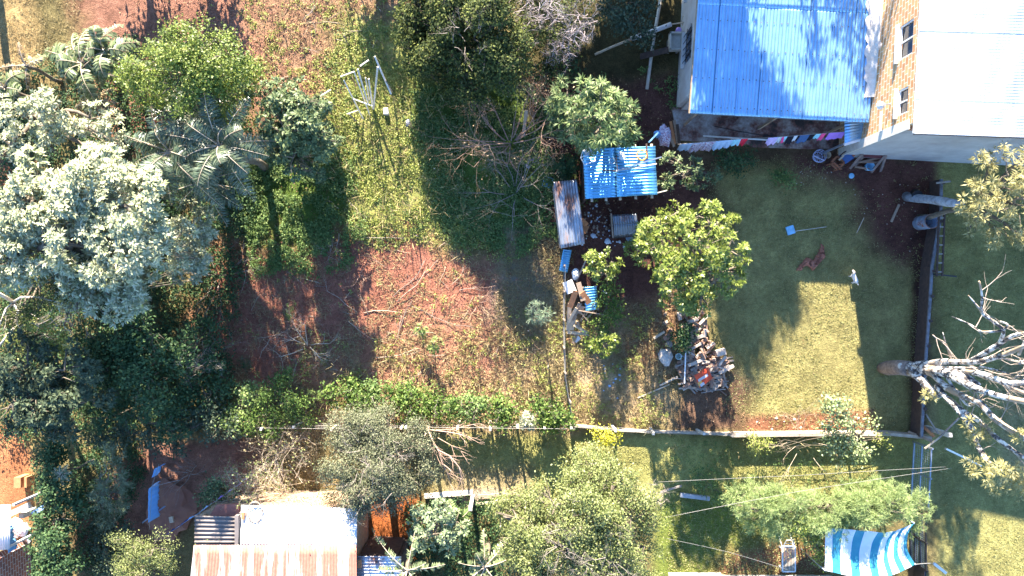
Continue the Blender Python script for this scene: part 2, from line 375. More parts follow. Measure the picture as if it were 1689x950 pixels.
c = mixc(nt, 1.0, at.outputs['Color'], ramp(nt, na, [(0.3, (.62, .60, .58)), (0.7, (1.25, 1.22, 1.2))]), 'MULTIPLY')
c = mixc(nt, 1.0, c, ramp(nt, nb_, [(0.3, (.60, .60, .60)), (0.7, (1.35, 1.35, 1.3))]), 'MULTIPLY')
nt.links.new(c, b.inputs['Base Color']); b.inputs['Roughness'].default_value = 0.95; b.inputs['Specular IOR Level'].default_value = 0.1
ad_ = nt.nodes.new('ShaderNodeMath'); ad_.operation = 'ADD'; nt.links.new(na, ad_.inputs[0]); nt.links.new(nb_, ad_.inputs[1]); bump(nt, b, ad_.outputs[0], 1.0, 0.12)
ground = link_mesh('ground', me, GM); tag(ground, kind='structure')
def gz(x, y):
    i = int(np.clip(np.searchsorted(xs, x), 0, nx - 1)); j = int(np.clip(np.searchsorted(ys, y), 0, ny - 1)); return float(GZ[j, i])
def G(px, py):
    p = Wp(px, py); p.z = gz(p.x, p.y); return p

# ------------------------------------------------------------------ foliage machinery
def unit(a): return a / np.maximum(np.linalg.norm(a, axis=-1, keepdims=True), 1e-9)
def leaf_quads(P, D, N, L, Wd, fold=0.25, droop=0.0):
    D = unit(D); S = unit(np.cross(D, N)); N2 = np.cross(S, D)
    L = np.broadcast_to(np.asarray(L, float), (len(P),))[:, None]; Wd = np.broadcast_to(np.asarray(Wd, float), (len(P),))[:, None]
    tip = P + D * L; tip[:, 2:3] -= L * droop
    a = P + D * L * .45 + S * Wd * .5 + N2 * Wd * fold; c_ = P + D * L * .45 - S * Wd * .5 + N2 * Wd * fold
    V = np.stack([P, a, tip, c_], 1).reshape(-1, 3)
    F = np.arange(len(P) * 4, dtype=np.int32).reshape(-1, 4)
    return V, F
def seg_tubes(segs, n=4):
    """segs: (m,8) p0 p1 r0 r1 -> open n-sided prisms"""
    A = np.asarray(segs, float).reshape(-1, 8); p0, p1, r0, r1 = A[:, :3], A[:, 3:6], A[:, 6], A[:, 7]
    d = unit(p1 - p0); up = np.where(np.abs(d[:, 2:3]) < 0.9, np.array([[0, 0, 1.]]), np.array([[1., 0, 0]]))
    x = unit(np.cross(d, up)); y = np.cross(d, x); vs = []
    for p, r in ((p0, r0), (p1, r1)):
        for k in range(n):
            a = 2 * math.pi * k / n; vs.append(p + (x * math.cos(a) + y * math.sin(a)) * r[:, None])
    V = np.stack(vs, 1).reshape(-1, 3); b0 = (np.arange(len(A)) * 2 * n)[:, None]
    F = np.concatenate([b0 + np.array([[k, (k + 1) % n, n + (k + 1) % n, n + k]]) for k in range(n)], 0)
    return V, F
def rdirs(n, zmin=-1.0):
    z = rng.uniform(zmin, 1, n); a = rng.uniform(0, 2 * math.pi, n); s = np.sqrt(1 - z * z)
    return np.stack([s * np.cos(a), s * np.sin(a), z], 1)
STY = {   # style: leaves per clump, leaf length, width, clump radius, shape, clumps per m2
    'whorl_big': (10, .20, .060, .05, 'whorl', 21), 'whorl': (9, .17, .062, .04, 'whorl', 22), 'mango': (13, .27, .050, .05, 'whorl', 11),
    'small': (16, .085, .05, .13, 'ball', 20), 'medium': (12, .13, .075, .15, 'ball', 17), 'tiny': (20, .06, .032, .12, 'ball', 24),
    'needle': (22, .17, .014, .08, 'spray', 26), 'bunch': (14, .22, .035, .08, 'whorl', 12),
}
def crown_points(lobes, dens, vz=0.75, zmin=-0.55, sub=True, skirt=0.0):
    """lobes are broken into smaller tufts so that the crown catches the low sun in light and dark clumps"""
    C = []; Dd = []
    if skirt:
        lobes = list(lobes) + [(Vector((c.x, c.y, max(Rr * .5, c.z * k))), Rr * (.75 + .2 * k)) for c, Rr in lobes for k in ((.62, .3) if c.z > 2.2 else (.5,))  if random.random() < skirt]
    subs = []
    for (c, Rr) in lobes:
        c = np.array(c)
        if sub and Rr > .3:
            n = int(np.clip(Rr * Rr * 7 + 5, 6, 22)); d = rdirs(n, zmin); rr = Rr * rng.uniform(.3, 1.02, n) ** .8 * .97
            q = c + d * rr[:, None] * np.array([1, 1, vz])
            for i in range(n): subs.append((q[i], Rr * rng.uniform(.16, .46) / max(1, Rr * .75) ** .5, d[i]))
        else: subs.append((c, Rr, None))
    for (c, Rr, od) in subs:
        m = max(4, int(dens * 4 * math.pi * Rr * Rr * 0.62)); d = rdirs(m, -.75 if od is not None else zmin)
        k = rng.normal(size=(5, 3)) * 2.6; ph = rng.uniform(0, 6.28, 5)
        bumpv = sum(np.cos(d @ k[i] + ph[i]) for i in range(5)) / 5
        rr = Rr * (0.86 + 0.35 * bumpv) * rng.uniform(0.5, 1.08, m) ** 0.6
        C.append(c + d * rr[:, None] * np.array([1, 1, .85 if od is not None else vz])); Dd.append(d if od is None else unit(d * .7 + od * .5))
    C = np.concatenate(C); Dd = np.concatenate(Dd)
    keep = C[:, 2] > 0.05
    return C[keep], Dd[keep]
def foliage(C, Dd, style, size=1.0):
    nl, L, Wd, cr, shape, _ = STY[style]; m = len(C)
    P = np.repeat(C, nl, 0); O = np.repeat(Dd, nl, 0); n = len(P)
    if shape == 'whorl':
        ax = unit(Dd * 0.6 + np.array([0, 0, .75]) + rng.normal(size=(m, 3)) * .25); A = np.repeat(ax, nl, 0)
        ref = unit(np.cross(A, rng.normal(size=(n, 3)))); sp = rng.uniform(0.1, 0.95, n)[:, None]
        D = unit(ref + A * sp); N = A; P = P + D * cr * .5
        ln = rng.uniform(.65, 1.15, n) * L * size; return leaf_quads(P, D, N, ln, ln * Wd / L, .18, 0.18)
    if shape == 'spray':
        ax = unit(Dd + np.array([0, 0, .15]) + rng.normal(size=(m, 3)) * .5); A = np.repeat(ax, nl, 0)
        P = P + A * rng.uniform(-.15, .2, (n, 1)) * size; D = unit(A * .8 + rng.normal(size=(n, 3)) * .55)
        ln = rng.uniform(.6, 1.2, n) * L * size; return leaf_quads(P, D, rng.normal(size=(n, 3)), ln, Wd * size, .1, 0.25)
    P = P + rng.normal(size=(n, 3)) * cr * size * np.array([1, 1, .8])
    N = unit(O * .6 + np.array([0, 0, .7]) + rng.normal(size=(n, 3)) * .55); D = unit(np.cross(N, rng.normal(size=(n, 3))))
    ln = rng.uniform(.65, 1.2, n) * L * size; return leaf_quads(P, D, N, ln, ln * Wd / L, .2, 0.1)
def curve_pts(a, b, n=5, sag=0.0, wob=0.08):
    a, b = Vector(a), Vector(b); L = (b - a).length; out = []
    for i in range(n + 1):
        t = i / n; p = a.lerp(b, t); p.z += sag * math.sin(math.pi * t)
        if 0 < i < n: p += Vector((random.uniform(-1, 1), random.uniform(-1, 1), random.uniform(-1, 1))) * L * wob * .5
        out.append(p)
    return out
def tree(name, label, cat, lobes, style, mat, base=None, tr=0.12, dens=1.0, size=1.0, vz=0.75, bark=None, twigs=0.25, twigmat=None, group=None, zmin=-0.55, dead=None, skirt=0.0):
    """lobes: (px, py, r_px, height of lobe centre) read off the photograph at that height"""
    LB = []
    for (px, py, r, h) in lobes: LB.append((Wp(px, py, h), r / PX * (H - h) / H))
    if base is None:
        w = sum(l[1] for l in LB); bx = sum(l[0].x * l[1] for l in LB) / w; by = sum(l[0].y * l[1] for l in LB) / w
    else: bb = Wp(*base); bx, by = bb.x, bb.y
    B = Vector((bx, by, gz(bx, by) - 0.03)); t = thing(name, label, cat, B, group)
    C, Dd = crown_points(LB, STY[style][5] * dens, vz, zmin, True, skirt)
    V, F = foliage(C, Dd, style, size)
    link_mesh('crown', fast_mesh('crown', V, F, off=B), mat, t)
    mb = MB(); zmid = min(l[0].z - l[1] * .4 for l in LB); zf = max(0.15, min(zmid, max(l[0].z for l in LB) * .6))
    fork = B + Vector((random.uniform(-.1, .1), random.uniform(-.1, .1), zf))
    mb.tube(curve_pts(B, fork, 4, 0, .06), [tr * 1.25, tr, tr * .92, tr * .86, tr * .8], 8)
    segs = []
    for c, Rr in LB:
        pts = curve_pts(fork, c + Vector((0, 0, Rr * .1)), 5, Rr * .15, .12)
        mb.tube(pts, [tr * .7 * (1 - .13 * i) for i in range(6)], 6)
        for k in range(max(3, int(Rr * 5))):
            d = Vector(rdirs(1, -.2)[0]); e = c + Vector((d.x, d.y, d.z * vz)) * Rr * .8; s0 = pts[random.randint(2, 5)]
            pp = curve_pts(s0, e, 3, 0, .15)
            for i in range(3): segs.append((*pp[i], *pp[i + 1], tr * .3 * (1 - .28 * i), tr * .3 * (1 - .28 * (i + 1))))
    if twigs > 0:
        k = min(int(len(C) * twigs), 9000); ii = rng.choice(len(C), k, replace=False) if k else []
        for i in ii:
            c, Rr = min(LB, key=lambda l: (Vector(C[i]) - l[0]).length); q = Vector(C[i]); p = c.lerp(q, random.uniform(.25, .6)) + Vector(rng.normal(size=3)) * .08
            q2 = q + (q - c).normalized() * random.uniform(0, .12); segs.append((*p, *q2, .012, .005))
    V1, F1 = seg_tubes(segs); base_n = len(mb.v)
    mb.v += [tuple(v) for v in V1]; mb.f += [tuple(int(j) + base_n for j in f) for f in F1]; mb.mi += [0] * len(F1)
    mb.build('trunk', bark or BARK, t, smooth=True)
    if dead:                          # dry leafless twigs standing out of the crown
        sg = []
        for (px, py, r, h, n) in dead:
            c = Wp(px, py, h); rr = r / PX * .85
            for _ in range(n):
                a0 = c + Vector(rng.normal(size=3)) * rr * .4; d = Vector(rdirs(1, 0)[0]); grow(sg, a0, d, rr * random.uniform(.25, .5), .012, 3, .6)
        V1, F1 = seg_tubes(sg, 3); link_mesh('dry_twigs', fast_mesh('dry_twigs', V1, F1, off=B), twigmat or TWIG, t)
    return t
def grow(segs, p, d, L, r, depth, spread, kids=3, up=0.0):
    d = Vector(d).normalized(); p = Vector(p); n = 3; q = p
    for i in range(n):
        d2 = (d + Vector((random.gauss(0, 1), random.gauss(0, 1), random.gauss(0, 1) + up)) * .13).normalized(); q2 = q + d2 * L / n
        r0 = r * (1 - .15 * i); r1 = r * (1 - .15 * (i + 1)); segs.append((*q, *q2, r0, r1))
        if depth > 0 and i > 0:
            for _ in range(random.randint(1, kids - 1)):
                e = (d2 + Vector((random.gauss(0, 1), random.gauss(0, 1), random.gauss(0, 1) + up)) * spread).normalized()
                grow(segs, q2, e, L * random.uniform(.5, .75), r1 * .62, depth - 1, spread, kids, up)
        q, d = q2, d2
    return q
def bare(name, label, cat, px, py, h, stems, L, r, depth, mat, spread=.6, up=.3, group=None, rad=0.1, leaves=None, flat=1.0, tilt=.7):
    B = Wp(px, py); B.z = gz(B.x, B.y); segs = []
    for _ in range(stems):
        a = random.uniform(0, 6.28); d = Vector((math.cos(a) * tilt, math.sin(a) * tilt, random.uniform(.4, 1.0) * flat))
        grow(segs, B + Vector((math.cos(a), math.sin(a), 0)) * random.uniform(0, rad) + Vector((0, 0, h)), d, L * random.uniform(.7, 1.1), r, depth, spread, 3, up * .3)
    V, F = seg_tubes(segs, 4)
    if leaves is None:
        V[:, 2] = np.maximum(V[:, 2], B.z + .005)
        o = link_mesh(name, fast_mesh(name, V, F, off=B), mat, None, B); return tag(o, label, cat, group)
    t = thing(name, label, cat, B, group); link_mesh('branches', fast_mesh('branches', V, F, off=B), mat, t)
    S = np.asarray(segs); k = rng.choice(len(S), min(len(S), leaves[0]), replace=True)
    P = S[k, 3:6] + rng.normal(size=(len(k), 3)) * .03; D = rdirs(len(k), -.3)
    V, F = leaf_quads(P, D, rdirs(len(k), 0), rng.uniform(.6, 1.1, len(k)) * leaves[1], leaves[2]); link_mesh('leaves', fast_mesh('leaves', V, F, off=B), leaves[3], t)
    return t
def frond_arrays(base, a, L, el, droop, ll, n, wd, side=1.15, tear=0.0):
    t = np.linspace(.12, 1, n); hd = np.array([math.cos(a), math.sin(a), 0])
    P = np.array(base) + hd * (L * t * math.cos(el))[:, None]; P[:, 2] += L * (math.sin(el) * t - droop * t * t)
    T = unit(np.gradient(P, axis=0)); S = unit(np.cross(T, [0, 0, 1.])); U = np.cross(S, T)
    prof = np.sin(np.clip(t * .93 + .07, 0, 1) * math.pi) ** .55
    out = []
    for s in (-1, 1):
        D = unit(S * s + T * (1.5 - side) + U * rng.uniform(-.55, .15, (n, 1)) + T * rng.normal(size=(n, 1)) * .18)
        gap = vnoise(t * 4 + s * 9, t * 0 + a * 5, .35, 90, 2); ok = (rng.random(n) > tear * .5) & (gap > .16 + tear * .9)
        out.append(leaf_quads(P[ok], D[ok], U[ok], (ll * prof * rng.uniform(.85, 1.1, n))[ok], wd, .05, .25))
    Vv = np.concatenate([out[0][0], out[1][0]]); Ff = np.concatenate([out[0][1], out[1][1] + len(out[0][0])])
    rib = [(*P[i], *P[i + 1], .022 * (1 - t[i] * .8), .022 * (1 - t[i + 1] * .8)) for i in range(n - 1)]
    rib.insert(0, (*base, *P[0], .028, .024))
    V2, F2 = seg_tubes(rib, 4)
    return np.concatenate([Vv, V2]), np.concatenate([Ff, F2 + len(Vv)]), len(Ff)
def frond_plant(name, label, cat, px, py, h, n, L, mat, ll=.45, nl=40, wd=.05, el=(.1, .8), droop=.45, tr=.10, part='frond', stemmat=None, tear=.08, group=None, azs=None, h0=None, spread=6.283, az0=0.0, ribmat=None):
    top = Wp(px, py, h); B = Vector((top.x, top.y, gz(top.x, top.y) - .02)); t = thing(name, label, cat, B, group)
    if h > .25: MB().tube(curve_pts(B, top, 4, 0, .05), [tr * 1.3, tr, tr * .9, tr * .85, tr * .9], 8).build('trunk', stemmat or BARK, t, smooth=True)
    for i in range(n):
        a = az0 + spread * i / n + random.uniform(-.25, .25)
        V, F, nlf = frond_arrays(top + Vector((0, 0, random.uniform(-.1, .05))), a, L * random.uniform(.7, 1.12), random.uniform(*el), droop * random.uniform(.6, 1.3), ll, nl, wd, tear=tear)
        me = fast_mesh(part, V, F, off=B); o = link_mesh(part, me, [mat, ribmat or STRAWTWIG], t)
        mi = np.zeros(len(F), dtype=np.int32); mi[nlf:] = 1; me.polygons.foreach_set('material_index', mi)
    return t

# ------------------------------------------------------------------ corrugated sheets
def corrugate(name, quad, pitch, amp, mat, parent, rows=1, nv=6, lift=0.004, sagn=0.0, jag=0.0, waves_along='u', seed=0, thick=0.006):
    """quad: four world corners a,b,c,d. waves run across u (a->b) unless waves_along='v'."""
    a, b_, c_, d = [np.array(p, float) for p in quad]
    if waves_along == 'v': a, b_, c_, d = a, d, c_, b_     # swap axes: u <-> v
    Lu = (np.linalg.norm(b_ - a) + np.linalg.norm(c_ - d)) / 2; nu = max(6, int(Lu / pitch * 6)); r_ = np.random.default_rng(seed)
    Vs, Fs = [], []; off = 0; Nn = np.cross(b_ - a, d - a); Nn /= np.linalg.norm(Nn); Nn *= np.sign(Nn[2]) or 1
    for r in range(rows):
        v0, v1 = r / rows, min(1.0, (r + 1) / rows + (0.03 if rows > 1 and r < rows - 1 else 0))
        u = np.linspace(0, 1, nu + 1); v = np.linspace(v0, v1, nv + 1); U, Vv = np.meshgrid(u, v)
        P = (a * (1 - U[..., None]) + b_ * U[..., None]) * (1 - Vv[..., None]) + (d * (1 - U[..., None]) + c_ * U[..., None]) * Vv[..., None]
        w = amp * np.sin(2 * math.pi * U * Lu / pitch) + lift * (r % 2) * 2 + sagn * (vnoise(U * Lu, Vv * 3 + r * 5.3, 0.8, 50 + seed, 2) - .5)
        P = P + Nn * w[..., None]
        n1 = len(v); m1 = len(u); id_ = np.arange(n1 * m1).reshape(n1, m1) + off
        Vs.append(P.reshape(-1, 3)); Fs.append(np.stack([id_[:-1, :-1], id_[:-1, 1:], id_[1:, 1:], id_[1:, :-1]], -1).reshape(-1, 4)); off += n1 * m1
    o0 = wloc(parent) if parent is not None else Vector(tuple(a))
    me = fast_mesh(name, np.concatenate(Vs), np.concatenate(Fs), off=o0, smooth=True)
    o = link_mesh(name, me, mat, parent, o0 if parent is None else None)
    s = o.modifiers.new('thickness', 'SOLIDIFY'); s.thickness = thick; s.offset = -1
    return o

# ================================================================== BUILDINGS
A3 = R(-3.0); ca3, sa3 = math.cos(A3), math.sin(A3)
def rot3(o, x, y, z=0.0): return Vector((o[0] + x * ca3 - y * sa3, o[1] + x * sa3 + y * ca3, z))
def wall_seg(mb, p, q, z0, z1, th=.15, holes=()):
    """wall from p to q (2D), holes: (s0, s1, h0, h1) along it"""
    p = Vector((p[0], p[1], 0)); q = Vector((q[0], q[1], 0)); L = (q - p).length; d = (q - p) / L; n = Vector((-d.y, d.x, 0)) * th / 2
    def blk(s0, s1, h0, h1):
        if s1 - s0 < 1e-4 or h1 - h0 < 1e-4: return
        a = p + d * s0; b_ = p + d * s1; mb.prism([(a - n).to_2d(), (b_ - n).to_2d(), (b_ + n).to_2d(), (a + n).to_2d()], h0, h1)
    s = 0
    for (s0, s1, h0, h1) in sorted(holes):
        blk(s, s0, z0, z1); blk(s0, s1, z0, h0); blk(s0, s1, h1, z1); s = s1
    blk(s, L, z0, z1)
def window(parent, p, d, s0, s1, h0, h1, nrm, th=.15, name='window', mull=1, sill=True, sillmat=None, framemat=None, bars=0):
    """window in a hole: p wall start, d unit direction, nrm outward normal"""
    p = Vector((p[0], p[1], 0)); d = Vector(d); nr = Vector(nrm); f = MB(); k = .05
    a = p + d * s0; b_ = p + d * s1; off = nr * (th / 2 - .05)
    for (u, v) in ((a + off, b_ + off),):
        for z in (h0 + k / 2, h1 - k / 2): f.bar((u.x, u.y, z), (v.x, v.y, z), k, k)
        us = [s0 + k / 2, s1 - k / 2] + [s0 + (s1 - s0) * (i + 1) / (mull + 1) for i in range(mull)]
        for s in us:
            w = p + d * s + off; f.bar((w.x, w.y, h0 + k), (w.x, w.y, h1 - k), k * .9, k * .9)
    fo = f.build(name, framemat or WHITE, parent)
    g = MB(); w0 = a + d * k + nr * (th / 2 - .10); w1 = b_ - d * k + nr * (th / 2 - .10)
    g.bar((w0.x, w0.y, (h0 + h1) / 2), (w1.x, w1.y, (h0 + h1) / 2), .012, h1 - h0 - 2 * k)
    g.build('pane', GLASS, fo, off=wloc(parent))
    if sill:
        s = MB(); w0 = a - d * .08 + nr * (th / 2 + .04); w1 = b_ + d * .08 + nr * (th / 2 + .04)
        s.bar((w0.x, w0.y, h0 - .04), (w1.x, w1.y, h0 - .04), .16, .07); s.build('sill', sillmat or PLASTER, fo, off=wloc(parent))
    if bars:
        s = MB()
        for i in range(bars):
            w = a.lerp(b_, (i + .5) / bars) + nr * (th / 2 + .06); s.bar((w.x, w.y, h0 - .05), (w.x, w.y, h1 + .05), .02)
        for z in (h0 - .02, (h0 + h1) / 2, h1 + .02):
            w0 = a + nr * (th / 2 + .06); w1 = b_ + nr * (th / 2 + .06); s.bar((w0.x, w0.y, z), (w1.x, w1.y, z), .022)
        s.build('grille', BLACKM, fo, off=wloc(parent))
    return fo

# --- low house with the long zinc roof
hA = rot3((6.86, 7.42), 0, 0)                    # front-left wall corner
low = thing('low_house', 'low white house under a long blue-grey corrugated roof with tree shadows', 'house', hA)
dW = 6.52; dD = 11.0; tilt_ = math.tan(R(5.0)); h0_ = 2.55
pl = rot3(hA, 0, 0); pr = rot3(hA, dW, 0); plb = rot3(hA, 0, dD); prb = rot3(hA, dW, dD)
m = MB(); dl = (plb - pl).normalized(); nl_ = Vector((-dl.y, dl.x, 0))
wins = [(0.85 + .55, 0.85 + 1.85, .95, 2.05), (4.05, 5.15, .95, 2.05), (7.6, 8.7, .95, 2.05)]
wall_seg(m, pl, plb, 0, h0_ - .12, .18, wins); m.build('side_wall', PLASTER, low)
m = MB(); wall_seg(m, rot3(hA, .1, 0), rot3(hA, dW - .1, 0), 0, h0_ - .14, .18, [(1.6, 2.5, 0, 2.05), (3.6, 4.7, .9, 1.95)]); m.build('front_wall', PLASTER, low)
for s0, s1, a0, a1 in wins: window(low, pl, dl, s0, s1, a0, a1, nl_, .18, mull=2, bars=5, framemat=GREYM)
dfr = (pr - pl).normalized(); p_ = rot3(hA, .1, 0)
m = MB(); q0 = p_ + dfr * 1.63; q1 = p_ + dfr * 2.47; m.bar((q0.x, q0.y, 1.0), (q1.x, q1.y, 1.0), .04, 2.0); d_ = m.build('door', WOOD_D, low)
MB().box(p_ + dfr * 2.38 + Vector((0, -.04, 1.0)), (.03, .05, .1)).build('handle', GREYM, d_, off=wloc(low))
window(low, p_, dfr, 3.6, 4.7, .9, 1.95, (dfr.y, -dfr.x, 0), .18)
ov = .86
def rf(x, y): p = rot3(hA, x, y); p.z = h0_ + (y + ov) * tilt_ * .92; return p
for i in range(8):       # side-by-side sheets, each lapped over its neighbour
    x0 = -.14 + (dW + .24) * i / 8; x1 = -.14 + (dW + .24) * (i + 1) / 8 + (.05 if i < 7 else 0); up = Vector((0, 0, .012 * (i % 2)))
    for j, (y0, y1) in enumerate(((-ov, 3.2), (3.1, 7.4), (7.3, dD))):
        u2 = up + Vector((0, 0, .007 * j)); corrugate('roof_sheet', [rf(x0, y0 + random.uniform(-.015, .015)) + u2, rf(x1, y0) + u2, rf(x1, y1) + u2, rf(x0, y1) + u2], .125, .019, ZINC, low, nv=24, sagn=.015, seed=100 + i * 3 + j)
m = MB()
for yy in np.arange(-.6, 10, 1.05):
    for xx in np.arange(0, dW, .25): q = rf(xx + random.uniform(-.02, .02), yy + random.uniform(-.02, .02)); m.box((q.x, q.y, q.z + .032), (.035, .035, .012))
m.build('roof_screws', simple('screw_rust', (.20, .17, .16)), low)
m = MB()
for x in (.05, 1.6, 3.2, 4.8, 6.3): m.bar(rf(x, -ov + .04) - Vector((0, 0, .09)), rf(x, 1.5) - Vector((0, 0, .09)), .07, .1)
m.build('rafter', WOOD_D, low)
m = MB(); m.bar(rf(-.14, -ov + .02) - Vector((0, 0, .09)), rf(dW + .08, -ov + .02) - Vector((0, 0, .09)), .03, .12); m.build('fascia', GREYM, low)
m = MB(); m.bar(rf(-.15, -ov) + Vector((0, 0, -.04)), rf(-.15, dD) + Vector((0, 0, -.04)), .05, .09); m.build('barge_board', simple('old_barge', (.50, .34, .22), (.3, .2, .12)), low)
for x in (.25, 3.3, 6.2):
    MB().bar(rot3(hA, x, -ov + .15, 0), rot3(hA, x, -ov + .15, h0_ - .1), .09).build('post', WOOD_W, low)
# mortar flashing along the taller house, ragged
m = MB(); N_ = 60; vs = []; fs = []
for i in range(N_ + 1):
    y = -ov + .9 + (dD + ov - 1.3) * i / N_; wv = .22 + .25 * min(1, i / 22) + random.uniform(-.06, .10); 
    a_ = rf(dW + .06 - wv, y); b_ = rf(dW + .12, y); vs += [a_ + Vector((0, 0, .03 + random.uniform(0, .015))), rf(dW + .06 - wv * .5, y) + Vector((0, 0, .07)), b_ + Vector((0, 0, .16))]
    if i < N_: k = 3 * i; fs += [(k, k + 1, k + 4, k + 3), (k + 1, k + 2, k + 5, k + 4)]
m.add(vs, fs); m.build('mortar_flashing', simple('lime_mortar', (.78, .74, .68), (.60, .54, .46), bscale=25, bumps=.8), low)
# small debris stone lump on the roof
p = Wp(1448, 75, 3.3); p.z = 3.34
ms = MB(); ms.lathe((p.x, p.y, p.z), [(0, .1), (.08, .09), (.13, .04), (.12, 0)], 9); tag(ms.build('mortar_lump', PLASTER, None, p), 'pale mortar lump lying on the corrugated roof beside the brick wall', 'lump')

# --- tall house
hB = rot3((13.50, 5.52), 0, 0); TW, TD, TH = 12.0, 14.0, 5.55
tall = thing('tall_house', 'tall honey-brick house with a bright white ribbed roof in the top right corner', 'house', hB)
wl, wlb, wr, wrb = rot3(hB, 0, 0), rot3(hB, 0, TD), rot3(hB, TW, 0), rot3(hB, TW, TD)
dl = (wlb - wl).normalized(); nl_ = Vector((-dl.y, dl.x, 0))
wn_ = [(.45, 1.35, 4.42, 5.02), (2.42, 3.62, 4.30, 5.14)]
# brick side wall is built in the house's own axes so the courses follow it
def house_mesh(name, mb, mat, parent, o):
    me_o = mb.build(name, mat, parent, off=(0, 0, 0))
    Mi = Matrix.Rotation(A3, 4, 'Z').inverted() @ Matrix.Translation(-Vector(o))
    me_o.data.transform(Mi); me_o.rotation_euler = (0, 0, A3); me_o.location = (0, 0, 0); return me_o
m = MB(); wall_seg(m, wl, wlb, 0, TH, .2, wn_); house_mesh('brick_wall', m, BRICK_Y, tall, hB)
m = MB(); wall_seg(m, rot3(hB, .1, 0), wr, 0, 4.72, .2); m.build('plastered_wall', simple('grey_plaster', (.46, .45, .44), (.33, .31, .30), .9, scale=1.5), tall)
m = MB(); wall_seg(m, rot3(hB, .1, 0), wr, 4.72, TH - .02, .2); house_mesh('upper_brick_wall', m, BRICK_X, tall, hB)
for j, (s0, s1, a0, a1) in enumerate(wn_): window(tall, wl, dl, s0, s1, a0, a1, nl_, .2, mull=1, framemat=WHITE)
m = MB()   # pale bands of mortar: band at the roof line of the low house, and a lintel band
for z, t_ in ((3.35, .10),):
    q = wl + nl_ * .11; q2 = wl + dl * .9 + nl_ * .11; m.bar((q.x, q.y, z), (q2.x, q2.y, z), .04, t_)
q = wl + nl_ * .115; m.bar((q.x, q.y, 0.2), (q.x, q.y, 5.2), .05, .34); m.build('corner_render', simple('lime_mortar2', (.72, .68, .60), (.56, .50, .42)), tall)
sl = math.tan(R(4.0))
def rt(x, y): p = rot3(hB, x, y); p.z = TH + .06 + (x + .15) * sl; return p
corrugate('roof', [rt(-.16, -.42), rt(TW, -.42), rt(TW, TD + .3), rt(-.16, TD + .3)], .17, .020, ZINC_W, tall, rows=13, nv=3, lift=.006, waves_along='u' if False else 'v' if False else 'u', seed=2) if False else None
# sheets run left-right: waves stack along the wall; overlapping rows meet at the dark seams
RN = 13
for i in range(RN):
    y0 = -.42 + (TD + .72) * i / RN; y1 = -.42 + (TD + .72) * (i + 1) / RN + .05
    up = Vector((0, 0, .014 * (i % 2)))
    corrugate('roof_sheet', [rt(-.16 - .01 * (i % 2), y0) + up, rt(-.16, y1) + up, rt(TW, y1) + up, rt(TW, y0) + up], .10, .010, ZINC_W, tall, nv=4, sagn=.01, seed=3 + i)
m = MB(); m.bar(rt(-.12, -.40) - Vector((0, 0, .08)), rt(TW, -.40) - Vector((0, 0, .08)), .03, .14); m.build('fascia', simple('brown_fascia', (.16, .09, .07), (.1, .06, .05)), tall)
m = MB(); m.bar(rt(-.13, -.38) - Vector((0, 0, .07)), rt(-.13, TD) - Vector((0, 0, .07)), .03, .10); m.build('edge_board', WHITE, tall)
# gooseneck wall lamp on the brick wall
q = wl + dl * 1.0 + nl_ * .1; lm = MB(); z = 3.95
lm.tube([(q.x, q.y, z), (q.x - .18, q.y, z + .02), (q.x - .26, q.y, z - .03)], .02, 6)
lo = lm.build('lamp_arm', GREYM, tall); MB().lathe((q.x - .28, q.y, z - .16), [(.15, 0), (.12, .08), (.05, .14), (.0, .15)], 14).build('lamp_shade', WHITE, lo, off=wloc(tall))
# --- lean-to between the houses
q = [Wp(1393, 199, 2.1), Wp(1438, 196, 2.1), Wp(1441, 221, 1.95), Wp(1393, 237, 1.95)]
lt = thing('lean_to', 'small shaded blue lean-to sheet filling the corner between the two houses', 'lean-to', Vector((q[3].x, q[3].y, 0)))
corrugate('roof_sheet', q, .1, .012, ZINC, lt, nv=4, waves_along='v', seed=9)
m = MB(); m.bar(q[3] + Vector((0, -.04, -.02)), q[2] + Vector((.1, -.04, -.02)), .09, .07); m.build('edge_beam', WHITE, lt)
for a_ in (q[3], q[2]): MB().bar((a_.x, a_.y, 0), (a_.x, a_.y, a_.z - .03), .07).build('post', GREYM, lt)

# --- patio slab
m = MB(); poly = [Wp(*c) for c in ((1107, 178), (1392, 193), (1412, 246), (1330, 246), (1240, 243), (1232, 238), (1118, 232))]
m.prism([(p.x, p.y) for p in poly], -.1, .12)
SL, nt, b, _ = mat_new('stained_concrete'); n = noise(nt, .9, 6, .7); n2 = noise(nt, 5, 5, .7)
c = ramp(nt, n, [(.40, (.05, .035, .032)), (.48, (.20, .09, .07)), (.56, (.33, .27, .24)), (.68, (.50, .47, .45))])
nt.links.new(mixc(nt, 1.0, c, ramp(nt, n2, [(.3, (.6, .58, .56)), (.7, (1.1, 1.1, 1.1))]), 'MULTIPLY'), b.inputs['Base Color']); b.inputs['Roughness'].default_value = .8; bump(nt, b, n2, .3)
tag(m.build('patio', SL, None, poly[0]), kind='structure')
